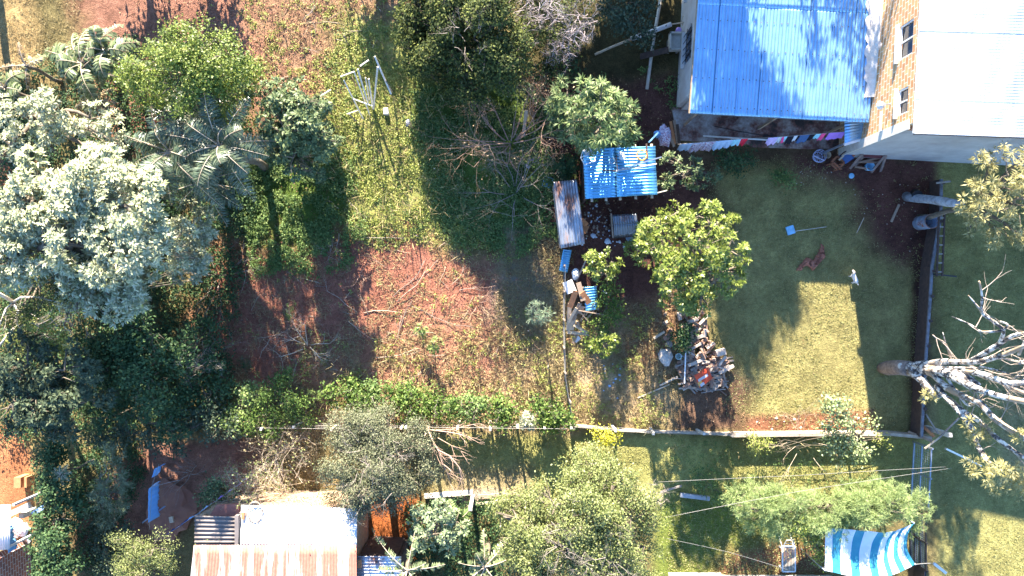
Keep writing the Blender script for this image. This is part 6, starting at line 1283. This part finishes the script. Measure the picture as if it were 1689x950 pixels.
tree('fern', 'dark fern right of the undergrowth bush', 'fern', [(405, 596, 8.866, 0.5), (412.15, 602, 6.006, 0.4), (398.565, 603, 6.006, 0.4), (405, 608.58, 6.4350000000000005, 0.3)], 'needle', L_DARK, (405, 603, 0), .02, 1.2, 0.75)
tree('fern', 'fern just left of the fence posts near the hedge row start', 'fern', [(470, 686, 8.06, 0.9), (476.5, 692, 5.46, 0.7200000000000001), (464.15, 693, 5.46, 0.7200000000000001), (470, 697.8, 5.8500000000000005, 0.54)], 'needle', L_FERN, (470, 693, 0), .02, 1.2, 0.75)
# bare bushes and cut branches
bare('dry_bush', 'large leafless brown bush above the dark green shade patch', 'bush', 842, 240, .5, 16, 1.9, .026, 4, TWIGB, .65, .5, rad=.3, leaves=(260, .09, .05, L_DRY))
bare('dry_bush', 'smaller grey leafless bush in shade below the large brown one', 'bush', 850, 320, .1, 12, 1.4, .020, 4, TWIG, .6, .2, rad=.4)
bare('brush_pile', 'heap of grey cut sticks at the shaded left edge of the field', 'brush pile', 360, 455, .02, 16, 1.1, .016, 3, TWIG, .35, .0, rad=.5, flat=.4)
bare('brush_pile', 'curling dry branches lying at the shade edge low in the field', 'brush pile', 508, 570, .05, 7, .9, .026, 4, STRAWTWIG, .7, .1, rad=.3, flat=.5)
bare('dry_plant', 'small dry bush at the right end of the lit red soil', 'bush', 790, 500, .02, 8, .7, .014, 3, TWIGB, .6, .3, rad=.2, leaves=(160, .07, .045, L_DRY))
bare('dry_plant', 'small dry weed left of the shaded dry grass patch', 'weed', 822, 470, .02, 5, .5, .012, 3, TWIGB, .6, .3, rad=.1)
bare('dry_plant', 'dry pale weed in the shade near the middle of the field', 'weed', 545, 418, .02, 5, .5, .012, 3, TWIG, .6, .3, rad=.1)
bare('dry_plant', 'bare weed on the shadow edge in the field', 'weed', 592, 452, .02, 4, .6, .014, 3, TWIGB, .6, .3, rad=.1)
bare('vine_tangle', 'tangle of dry vines right of the shaded red yard', 'vines', 455, 745, .2, 22, 1.1, .018, 4, STRAWTWIG, .8, .1, rad=.9, leaves=(700, .08, .045, L_STRAW), flat=.9)
bare('vine_tangle', 'dry vines hanging at the upper edge of the white roof', 'vines', 490, 800, 1.4, 24, 1.0, .016, 4, STRAWTWIG, .8, .0, rad=1.2, leaves=(900, .08, .05, L_PALEG), flat=.7)
bare('vine_tangle', 'pale vines falling over the corner of the dark sheet roof', 'vines', 425, 800, 1.6, 16, .8, .014, 4, STRAWTWIG, .8, .0, rad=.6, leaves=(500, .07, .04, L_FERN), flat=.7)
bare('grey_thicket', 'grey leafless thicket between the dark wood and the field', 'thicket', 345, 580, .1, 16, 1.0, .014, 3, TWIG, .6, .3, rad=.8)
bare('dead_sapling', 'twiggy dead sapling over the red yard beside the fence', 'sapling', 325, 775, .6, 6, .9, .014, 3, TWIG, .6, .2, rad=.1)
bare('wall_vine', 'thin bare vines spilling over the low wall by the small shrub', 'vines', 1320, 728, .3, 9, .9, .012, 3, STRAWTWIG, .6, .0, rad=.9, leaves=(60, .06, .04, L_WEED), flat=.5)
# ground branches on the lit soil
brs = [(((648, 490), (690, 452), (700, 430)), .05), (((655, 498), (700, 450), (722, 430)), .05), (((600, 516), (660, 515)), .06), (((660, 545), (668, 515), (680, 495)), .05), (((590, 515), (540, 480), (535, 460)), .03), (((620, 590), (660, 585), (692, 575)), .05), (((735, 585), (705, 585)), .04), (((598, 392), (668, 393)), .04),
       (((745, 470), (760, 455), (765, 440)), .04), (((680, 505), (735, 530), (780, 540)), .04), (((575, 530), (600, 550), (640, 565)), .035), (((562, 40), (500, 40), (520, 10)), .04), (((500, 35), (520, 15), (525, 3)), .05), (((430, 590), (445, 560), (475, 545)), .03), (((484, 620), (495, 590)), .04), (((560, 345), (540, 330)), .03), (((870, 330), (856, 300), (862, 270)), .03), (((560, 385), (556, 415), (565, 440)), .03), (((905, 250), (930, 235)), .03), (((655, 560), (660, 540), (662, 520)), .04),
       (((735, 440), (725, 470)), .03), (((500, 80), (530, 90)), .04), (((575, 330), (592, 350), (608, 368)), .035), (((700, 610), (640, 640)), .02), (((860, 365), (850, 340), (835, 350)), .03)]
places = ['near the centre of the lit red soil', 'beside another in the centre of the lit soil', 'reaching left from the forked branches', 'standing nearly upright in the soil patch']
for i, (pts, w) in enumerate(brs):
    w *= .62
    P = []
    for j, (x, y) in enumerate(pts): p = G(x, y); p.z += .04 + .06 * random.random(); P.append(p)
    out = []
    for j in range(len(P) - 1): out += curve_pts(P[j], P[j + 1], 3, 0, .12)[:-1]
    out.append(P[-1]); segs = []; mb = MB(); mb.tube(out, [w * .5 * (1 - .6 * k / len(out)) for k in range(len(out))], 5)
    for k in range(1, len(out) - 1):
        d = (out[k + 1] - out[k]).normalized() + Vector((random.uniform(-.9, .9), random.uniform(-.9, .9), .15)); grow(segs, out[k], d, .28, w * .2, 1, .5)
    if segs: V, F = seg_tubes(segs, 4); b0 = len(mb.v); mb.v += [tuple(v) for v in V]; mb.f += [tuple(int(q) + b0 for q in f) for f in F]; mb.mi += [0] * len(F)
    o = mb.build('fallen_branch', STRAWTWIG if i % 3 else TWIG, None, P[0], smooth=True); tag(o, 'dry fallen branch lying on the ground of the open field', 'branch', 'fallen branches in the field')
tw = random.Random(12)
for i in range(70):
    px, py = tw.uniform(400, 900), tw.uniform(390, 640)
    if tw.random() < .25: px, py = tw.uniform(420, 640), tw.uniform(0, 130)
    p = G(px, py); p.z += .03; segs = []; a = tw.uniform(0, 6.28); random.seed(i); grow(segs, p, Vector((math.cos(a), math.sin(a), .05)), tw.uniform(.3, .9), tw.uniform(.006, .014), 1, .5)
    V, F = seg_tubes(segs, 4); V[:, 2] = np.maximum(V[:, 2], p.z - .02); o = link_mesh('fallen_twig', fast_mesh('fallen_twig', V, F, off=p), [STRAWTWIG, TWIG, STRAWTWIG, TWIGB][i % 4], None, p); tag(o, 'thin dry twig lying on the soil of the open field', 'twig', 'thin twigs scattered over the field')
random.seed(77)
tree('yard_bush', 'dark bush in the shade left of the long white pole', 'bush', [(1035, 35, 30, 1.4), (1060, 60, 24, 1.2), (1010, 15, 30, 1.6), (1045, 5, 30, 1.6)], 'medium', L_TEAL, (1040, 40, 0), .05, .9, 1.0, twigs=.3)
tree('yard_bush', 'low dark bush under the mango-like tree near the rusty shed', 'bush', [(925, 280, 16, .8), (940, 268, 14, .8), (915, 262, 12, .6), (950, 285, 10, .7)], 'mango', L_DARK, (932, 275, 0), .03, .9, .8)
tree('yard_bush', 'dark leafy growth between the twiggy bush and the mango-like tree', 'bush', [(895, 125, 26, .9), (930, 115, 22, .8), (870, 150, 22, .8)], 'medium', L_DARK, (900, 130, 0), .04, .8, .9, twigs=.5)
# pruned bare branches at the fence
t = thing('pruned_tree', 'pruned bare tree with pale curved branches at the fence beside the dusty tree', 'tree', Wp(708, 702)); t.location.z = 0; m = MB(); segs = []
m.tube([Wp(708, 701, 0), Wp(706, 704, .9), Wp(706, 708, 1.6)], [.09, .08, .07], 8)
for pts, r in ((((706, 708, 1.6), (715, 730, 1.9), (722, 742, 2.0), (742, 752, 2.1), (757, 770, 2.1), (760, 788, 2.0)), .045), (((706, 710, 1.6), (695, 727, 1.8), (670, 742, 1.9), (650, 755, 2.0), (634, 775, 2.0)), .04), (((708, 709, 1.6), (735, 712, 1.8), (758, 716, 1.9), (772, 720, 1.9)), .035), (((722, 742, 2.0), (730, 765, 2.1), (738, 780, 2.0), (743, 798, 1.9)), .028), (((708, 709, 1.6), (745, 708, 1.8), (780, 700, 1.9)), .025), (((700, 728, 1.8), (720, 745, 1.9), (735, 755, 1.9)), .02), (((722, 722, 1.8), (745, 735, 1.9), (760, 744, 1.9)), .02)):
    P = [Wp(*p) for p in pts]; m.tube(P, [r * .7 * (1 - .6 * k / len(P)) for k in range(len(P))], 6)
    for k in range(1, len(P)):
        for _ in range(2): grow(segs, P[k], (P[k] - P[k - 1]).normalized() + Vector((random.uniform(-.6, .6), random.uniform(-.6, .6), random.uniform(-.3, .6))), .45, .010, 1, .3)
V, F = seg_tubes(segs, 4); b0 = len(m.v); m.v += [tuple(v) for v in V]; m.f += [tuple(int(q) + b0 for q in f) for f in F]; m.mi += [0] * len(F)
m.build('branches', simple('tan_bark', (.55, .38, .28), (.34, .22, .16)), t, smooth=True)
# white bare branches left edge
t = thing('bare_white_tree', 'bare white-barked branches at the left edge below the silvery tree', 'tree', Wp(30, 530)); t.location.z = 0; m = MB(); segs = []
m.tube([Wp(40, 528, 0), Wp(22, 498, 3.0)], [.10, .07], 8)
for pts, r in ((((22, 498, 3.0), (0, 485, 3.6), (-25, 480, 4)), .07), (((22, 500, 3.0), (10, 510, 3.3), (3, 528, 3.4), (-10, 560, 3.5)), .05), (((24, 500, 3.0), (28, 512, 3.2), (45, 515, 3.2), (42, 530, 3.1)), .04), (((25, 540, 2.6), (15, 550, 2.9), (-5, 575, 3.0)), .05), (((22, 498, 3.0), (35, 490, 3.6), (65, 490, 4.2), (100, 500, 4.5)), .045)):
    P = [Wp(*p) for p in pts]; m.tube(P, [r * (1 - .5 * k / len(P)) for k in range(len(P))], 6)
    for k in range(1, len(P)): grow(segs, P[k], (P[k] - P[k - 1]).normalized() + Vector((random.uniform(-.6, .6), random.uniform(-.6, .6), .2)), .5, .016, 2, .5)
V, F = seg_tubes(segs, 4); b0 = len(m.v); m.v += [tuple(v) for v in V]; m.f += [tuple(int(q) + b0 for q in f) for f in F]; m.mi += [0] * len(F)
m.build('branches', simple('white_bark', (.72, .66, .56), (.45, .38, .3)), t, smooth=True)
# ------------------------------------------------------------------ the big dead tree
t = thing('dead_tree', 'huge pruned dead tree with black and white limbs at the right edge', 'tree', Wp(1470, 607)); t.location.z = 0
m = MB(); m.tube([Wp(1452, 607, -.05), Wp(1464, 607, .3), Wp(1483, 606, 1.0), Wp(1500, 608, 1.5)], [.20, .30, .30, .30], 14); m.build('trunk', simple('rough_trunk', (.34, .25, .19), (.14, .10, .08), scale=8, bumps=1.0), t, smooth=True)
limbs = [([(1496, 604, 1.4), (1528, 600, 2.2), (1560, 597, 3.2), (1605, 597, 4.6), (1640, 590, 5.6), (1668, 580, 6.2), (1700, 566, 7.0)], .17, .07), ([(1600, 597, 4.4), (1625, 582, 5.2), (1650, 566, 5.8), (1672, 553, 6.3), (1700, 548, 6.8)], .12, .06),
         ([(1498, 607, 1.5), (1520, 610, 2.0), (1548, 613, 3.0), (1580, 618, 4.0), (1600, 628, 4.4), (1613, 638, 4.6)], .22, .17), ([(1502, 612, 1.6), (1516, 622, 2.0), (1530, 638, 2.5), (1549, 656, 2.9)], .22, .16),
         ([(1530, 612, 2.4), (1545, 622, 2.9), (1562, 640, 3.4), (1600, 658, 4.4), (1615, 664, 4.8), (1640, 690, 5.4), (1665, 708, 5.9), (1710, 735, 6.8)], .15, .10), ([(1570, 622, 3.8), (1600, 636, 4.8), (1625, 646, 5.5), (1660, 656, 6.2), (1710, 666, 7.2)], .15, .10),
         ([(1545, 636, 2.8), (1560, 655, 3.4), (1576, 672, 4.0), (1596, 697, 4.4)], .12, .09), ([(1596, 697, 4.2), (1606, 716, 4.6), (1614, 738, 4.9), (1632, 765, 5.2)], .12, .09), ([(1560, 655, 3.4), (1590, 680, 4.2), (1615, 694, 4.8), (1636, 715, 5.2), (1660, 735, 5.6), (1700, 762, 6.2)], .13, .07),
         ([(1590, 612, 4.2), (1625, 618, 5.2), (1650, 628, 5.8), (1672, 632, 6.2), (1710, 628, 6.8)], .12, .10), ([(1650, 628, 5.8), (1672, 640, 6.2), (1700, 652, 6.6)], .10, .08), ([(1505, 604, 1.7), (1560, 607, 3.3), (1610, 606, 4.8)], .10, .05),
         ([(1648, 566, 5.8), (1655, 545, 6.4), (1635, 528, 6.8), (1619, 515, 7.2), (1620, 490, 7.6), (1615, 464, 8.0)], .075, .03), ([(1619, 515, 7.2), (1608, 500, 7.4), (1597, 487, 7.5)], .04, .015), ([(1655, 545, 6.4), (1620, 547, 6.6), (1600, 535, 6.7), (1570, 522, 6.8)], .045, .015), ([(1655, 545, 6.4), (1662, 535, 6.8), (1650, 530, 7.0)], .04, .02),
         ([(1568, 590, 3.4), (1560, 568, 3.8), (1545, 558, 4.0), (1538, 552, 4.0)], .05, .02), ([(1560, 568, 3.8), (1555, 548, 4.0)], .03, .012), ([(1560, 620, 3.2), (1580, 650, 3.6), (1600, 670, 3.9), (1625, 650, 4.8)], .06, .03), ([(1615, 604, 4.8), (1650, 612, 5.6), (1690, 625, 6.2)], .04, .02), ([(1680, 585, 6.4), (1692, 560, 6.8), (1705, 530, 7.2)], .06, .03)]
for pts, r0, r1 in limbs:
    P = [Wp(*p) for p in pts]; Q = []
    for i in range(len(P) - 1): Q += [interp(P, (i + k / 3) / (len(P) - 1)) for k in range(3)]
    Q.append(P[-1]); n = len(Q); mb = MB(); mb.tube(Q, [.86 * (r0 + (r1 - r0) * k / (n - 1)) * random.uniform(.92, 1.08) for k in range(n)], 10); mb.build('limb', DEADWOOD, t, smooth=True)
segs = []
for pts, r0, r1 in limbs:
    P = [Wp(*p) for p in pts]
    for k in range(2, len(P)):
        for _ in range(1):
            q = P[k - 1].lerp(P[k], random.random()); grow(segs, q, Vector((random.uniform(-.2, 1), random.uniform(-1, 1), random.uniform(-.2, .8))), random.uniform(.4, .9), .016, 1, .45)
for (x, y, h) in ((1560, 612, 3.4), (1600, 604, 4.8), (1660, 640, 6.0), (1650, 590, 5.8), (1680, 600, 6.4)):
    for _ in range(3): grow(segs, Wp(x, y, h), Vector((random.uniform(.2, 1), random.uniform(-.6, .5), random.uniform(0, .5))), random.uniform(.9, 1.5), .018, 2, .3)
V, F = seg_tubes(segs, 5); link_mesh('twigs', fast_mesh('twigs', V, F, off=t.location, smooth=True), simple('tan_twigs', (.50, .40, .32), (.3, .23, .18)), t)
MB().lathe(Wp(1487, 604, 1.42), [(.05, .02), (.08, .03), (.10, 0), (.13, -.05)], 12).build('branch_scar', CONC_P, t)
for (x, y, r, h, lab) in ((1613, 706, 24, 5.0, 'gold leaf tuft in the middle of the dead tree limbs'), (1648, 782, 42, 5.6, 'largest gold leaf tuft below the dead tree'), (1533, 655, 12, 3.0, 'small gold leaf tuft near the dead tree fork'), (1690, 720, 20, 6.2, 'gold leaf tuft at the right edge of the dead tree'), (1685, 795, 26, 5.6, 'gold leaf tuft at the right edge beside the largest tuft')):
    c = Wp(x, y, h); Rr = r / PX * (H - h) / H; LBs = [(c, Rr), (c + Vector((Rr * .8, -Rr * .3, -.1)), Rr * .6), (c + Vector((-Rr * .6, Rr * .2, -.1)), Rr * .55)]
    C, Dd = crown_points(LBs, 11, .6); V, F = foliage(C, Dd, 'bunch', .8); tt = bpy.data.objects.new('leaf_tuft', None); bpy.data.objects.remove(tt)
    link_mesh('leaf_tuft', fast_mesh('leaf_tuft', V, F, off=t.location), L_GOLD, t)

# ------------------------------------------------------------------ tall trees beyond the upper edge (their shadows fall into the picture)
def far_tree(label, x, y, h, r, mat=None, n=4, zlow=.45, dens=.35, style='medium'):
    L = []
    for i in range(n):
        a = i * 2.4; L.append((x + math.cos(a) * r * .55, y + math.sin(a) * r * .55, r * random.uniform(.55, .8), h * (zlow + (1 - zlow) * (i + .3) / n)))
    t = None
    LB = [(Vector((q[0], q[1], q[3])), q[2]) for q in L]
    # convert world to the tree() input
    lob = [(q[0] / ((H - q[3]) / H) * PX + CX, CY - q[1] / ((H - q[3]) / H) * PX, q[2] * PX / ((H - q[3]) / H), q[3]) for q in L]
    return tree('tall_tree', label, 'tree', lob, style, mat or L_DARK, None, .18, dens, 1.5, twigs=.05, group='tall trees beyond the upper edge')
far_tree('tall dark tree beyond the yard above the twiggy bush', 3.2, 15.6, 5.2, 1.9, dens=1.1)
far_tree('tall dark tree beyond the stone sink', 6.0, 15.3, 5.4, 1.9, dens=1.1)
far_tree('tall tree beyond the left end of the long zinc roof', 7.0, 16.6, 8.15, 2.0, dens=.9)
far_tree('slender tree beyond the middle of the long zinc roof', 10.1, 17.3, 6.8, .30, n=6, zlow=.3, dens=1.6, style='medium')
far_tree('slim tree beyond the right part of the long zinc roof', 11.75, 17.4, 7.0, .70, n=6, zlow=.3, dens=1.5)
far_tree('tree beyond the top left dry grass', -15.4, 14.6, 3.2, .9, dens=.6)
far_tree('tree beyond the top edge left of the weedy field', -12.9, 14.4, 3.0, 1.1, dens=.7)
far_tree('tree beyond the top edge of the weedy field', -5.9, 14.8, 2.9, 1.0, dens=.6)
far_tree('tall leafy tree beyond the top edge above the dark palms', -21.5, 13.0, 4.5, 1.2, dens=.5)

# ================================================================== GROUND COVER
def scatter(n, poly, feather=12, wob=20, seed=3):
    xs_ = [p[0] for p in poly]; ys_ = [p[1] for p in poly]
    px = rng.uniform(min(xs_) - 20, max(xs_) + 20, n * 2); py = rng.uniform(min(ys_) - 20, max(ys_) + 20, n * 2)
    keep = rng.random(n * 2) < mask(px, py, poly, feather, wob, seed); px, py = px[keep][:n], py[keep][:n]
    x = (px - CX) / PX; y = (CY - py) / PX; i = np.clip(np.searchsorted(xs, x), 0, nx - 1); j = np.clip(np.searchsorted(ys, y), 0, ny - 1)
    return np.stack([x, y, GZ[j, i]], 1)
def blades(P, k, L, Wd, up=.8, sp=.03, lvar=.4):
    n = len(P); Q = np.repeat(P, k, 0) + np.concatenate([rng.normal(size=(n * k, 2)) * sp, np.zeros((n * k, 1))], 1); D = unit(rng.normal(size=(n * k, 3)) * [1, 1, .2] + [0, 0, up * 1.6])
    ln = L * rng.uniform(1 - lvar, 1 + lvar, n * k); return leaf_quads(Q, D, rng.normal(size=(n * k, 3)), ln, Wd, .1, .12)
def rosettes(P, k, L, Wd, h=.05, hv=.15):
    n = len(P); z = h + rng.random(n) * hv; Q = np.repeat(P + np.stack([0 * z, 0 * z, z], 1), k, 0); Q += rng.normal(size=Q.shape) * [L * .7, L * .7, hv * .35]; Q[:, 2] = np.maximum(Q[:, 2], .01)
    N = unit(rng.normal(size=(n * k, 3)) * .5 + [0, 0, 1]); D = unit(np.cross(N, rng.normal(size=(n * k, 3)))); return leaf_quads(Q, D, N, L * rng.uniform(.6, 1.2, n * k), Wd, .2, .1)
def clumped(P, cell, thr, seed):
    nn_ = vnoise(P[:, 0], P[:, 1], cell, seed, 2); return P[nn_ > thr]
def stuff(name, label, cat, arrs, mat):
    Vs, Fs, o_ = [], [], 0
    for V, F in arrs: Vs.append(V); Fs.append(F + o_); o_ += len(V)
    V, F = np.concatenate(Vs), np.concatenate(Fs); o = link_mesh(name, fast_mesh(name, V, F), mat); return tag(o, label, cat, None, 'stuff')
FIELD = [(200, -60), (660, -60), (660, 120), (850, 420), (930, 430), (935, 690), (330, 680), (380, 400), (420, 250), (200, 60)]
UPF = [(400, -60), (660, -60), (700, 200), (840, 430), (580, 400), (540, 250), (420, 120)]
SUNNY = [(560, 40), (665, 60), (720, 220), (800, 400), (700, 400), (570, 400), (560, 240), (530, 140)]
SHADE_G = [(670, 150), (900, 170), (920, 400), (850, 420), (740, 400)]
SHADE_L = [(395, 270), (590, 260), (580, 440), (420, 450)]
LOWF = [(500, 560), (940, 540), (940, 705), (470, 705)]
RIGHTF = [(850, 530), (1100, 500), (1110, 705), (850, 705)]
stuff('weeds', 'low yellow-green weeds scattered over the open field', 'weeds', [rosettes(clumped(scatter(5200, UPF), .45, .50, 71), 6, .07, .045, .01, .06), rosettes(clumped(scatter(4200, SUNNY), .5, .42, 72), 7, .08, .055, .01, .05), rosettes(clumped(scatter(900, FIELD), .6, .62, 73), 7, .07, .05), rosettes(clumped(scatter(800, LOWF), .6, .55, 74), 7, .075, .05, .03, .2), rosettes(clumped(scatter(1600, RIGHTF), .6, .55, 75), 6, .06, .04)], L_WEED)
stuff('green_cover', 'lush green ground cover in the shaded parts of the field', 'ground cover', [rosettes(clumped(scatter(5200, SHADE_G), .6, .42, 76), 8, .08, .06, .02, .16), rosettes(clumped(scatter(3600, SHADE_L), .6, .42, 77), 8, .08, .055, .02, .16), rosettes(clumped(scatter(900, SUNNY), .5, .55, 78), 8, .08, .06, .01, .08), rosettes(clumped(scatter(900, [(880, 130), (1120, 110), (1120, 200), (900, 400)]), .6, .5, 79), 8, .09, .055, .02, .2), rosettes(clumped(scatter(500, [(1110, 720), (1500, 730), (1500, 830), (1100, 860), (1110, 800)]), .5, .50, 80), 8, .06, .04, .02, .12)], L_WEEDG)
stuff('dry_stalks', 'dry straw stalks standing and lying over the field', 'dry grass', [blades(clumped(scatter(2600, UPF), .5, .42, 81), 3, .20, .018, .25), blades(clumped(scatter(3800, LOWF), .5, .38, 82), 4, .22, .018, .35), blades(clumped(scatter(4200, RIGHTF), .5, .36, 83), 4, .20, .016, .5), blades(clumped(scatter(2600, [(590, 390), (740, 380), (860, 520), (880, 600), (560, 600)]), .5, .45, 84), 3, .22, .016, .3), blades(clumped(scatter(2200, [(380, 400), (590, 420), (580, 640), (340, 640)]), .5, .42, 85), 3, .24, .014, .4), blades(clumped(scatter(3600, [(830, 385), (935, 380), (935, 540), (820, 530)]), .4, .25, 86), 5, .14, .014, .4), blades(clumped(scatter(1500, [(-60, -60), (190, -60), (60, 130), (-60, 160)]), .5, .3, 87), 4, .14, .016, .5), blades(clumped(scatter(1600, [(400, 700), (560, 700), (560, 830), (410, 830)]), .4, .3, 88), 4, .25, .014, .4)], L_STRAW)
stuff('tall_stems', 'thin upright weed stems that throw streaks of shadow on the field', 'stems', [blades(clumped(scatter(520, UPF), .6, .4, 91), 2, .85, .020, 2.5, .06), blades(clumped(scatter(700, LOWF), .6, .35, 92), 2, .75, .020, 2.5, .06), blades(clumped(scatter(240, [(560, 150), (760, 160), (800, 380), (560, 380)]), .6, .35, 93), 2, .95, .022, 2.5, .06), blades(clumped(scatter(160, [(730, 715), (900, 715), (1450, 725), (1450, 740), (730, 730)]), .6, .3, 94), 2, .7, .02, 2.2, .06)], L_STRAW)
LAWN = [(1165, 265), (1545, 250), (1525, 712), (1215, 712), (1180, 600)]
lp_ = scatter(36000, LAWN, 10, 12); bare_ = mask(lp_[:, 0] * PX + CX, CY - lp_[:, 1] * PX, [(1300, 240), (1560, 240), (1545, 390), (1500, 440), (1440, 420), (1400, 320)], 30, 20, 25); lp_ = lp_[rng.random(len(lp_)) > bare_ * .95]; lp_ = lp_[vnoise(lp_[:, 0], lp_[:, 1], 1.1, 120, 3) > rng.uniform(.25, .45, len(lp_))]
strip = scatter(20000, [(730, 722), (1500, 732), (1500, 850), (1370, 800), (1110, 870), (1100, 940), (1280, 945), (1120, 840), (1050, 760), (740, 790)], 10, 10)
rgt = scatter(22000, [(1545, 250), (1760, 250), (1760, 1000), (1550, 1000)], 10, 5)
low_ = scatter(7000, [(1100, 820), (1370, 820), (1370, 945), (1100, 945)], 8, 8)
stuff('lawn_grass', 'short yellow-green lawn grass of the yard and strips', 'grass', [blades(lp_, 1, .055, .028, .35, .02), rosettes(clumped(scatter(1500, LAWN), .35, .62, 121), 5, .05, .035, 0, .03), blades(strip, 1, .065, .030, .35, .02), blades(rgt, 1, .06, .030, .35, .02), blades(low_, 1, .07, .032, .35, .02)], L_LAWN)
stuff('stones', 'small reddish stones and clods on the open soil', 'stones', [rosettes(clumped(scatter(5000, [(560, 370), (880, 370), (900, 690), (420, 690), (380, 420)]), .4, .4, 130), 2, .05, .05, .005, .03), rosettes(clumped(scatter(2500, [(200, -20), (640, -20), (560, 160), (420, 160)]), .4, .4, 131), 2, .05, .045, .005, .03)], simple('soil_clod', (.40, .19, .12), (.20, .09, .06), .9, scale=3))
stuff('leaf_litter', 'brown fallen leaves and soil crumbs over the bare ground', 'leaf litter', [rosettes(clumped(scatter(9000, FIELD), .5, .3, 95), 1, .07, .045, 0, .01), rosettes(scatter(500, [(1225, 685), (1440, 675), (1440, 715), (1225, 715)], 5, 5), 2, .07, .05, 0, .03), rosettes(scatter(1400, [(1020, 495), (1110, 490), (1110, 620), (1030, 620)], 8, 8), 1, .07, .05, 0, .02), rosettes(scatter(1200, [(880, 130), (1120, 120), (1120, 330), (960, 420)], 8, 8), 1, .08, .05, 0, .02), rosettes(clumped(scatter(1600, [(860, 500), (1100, 500), (1200, 700), (860, 710)], 8, 8), .5, .4, 96), 1, .07, .05, 0, .02), rosettes(scatter(900, [(1180, 270), (1545, 250), (1525, 712), (1215, 712)], 8, 8), 1, .04, .03, 0, .02), rosettes(scatter(1500, [(130, 730), (430, 730), (320, 940), (130, 940)], 8, 8), 1, .06, .04, 0, .02)], L_LITTER)
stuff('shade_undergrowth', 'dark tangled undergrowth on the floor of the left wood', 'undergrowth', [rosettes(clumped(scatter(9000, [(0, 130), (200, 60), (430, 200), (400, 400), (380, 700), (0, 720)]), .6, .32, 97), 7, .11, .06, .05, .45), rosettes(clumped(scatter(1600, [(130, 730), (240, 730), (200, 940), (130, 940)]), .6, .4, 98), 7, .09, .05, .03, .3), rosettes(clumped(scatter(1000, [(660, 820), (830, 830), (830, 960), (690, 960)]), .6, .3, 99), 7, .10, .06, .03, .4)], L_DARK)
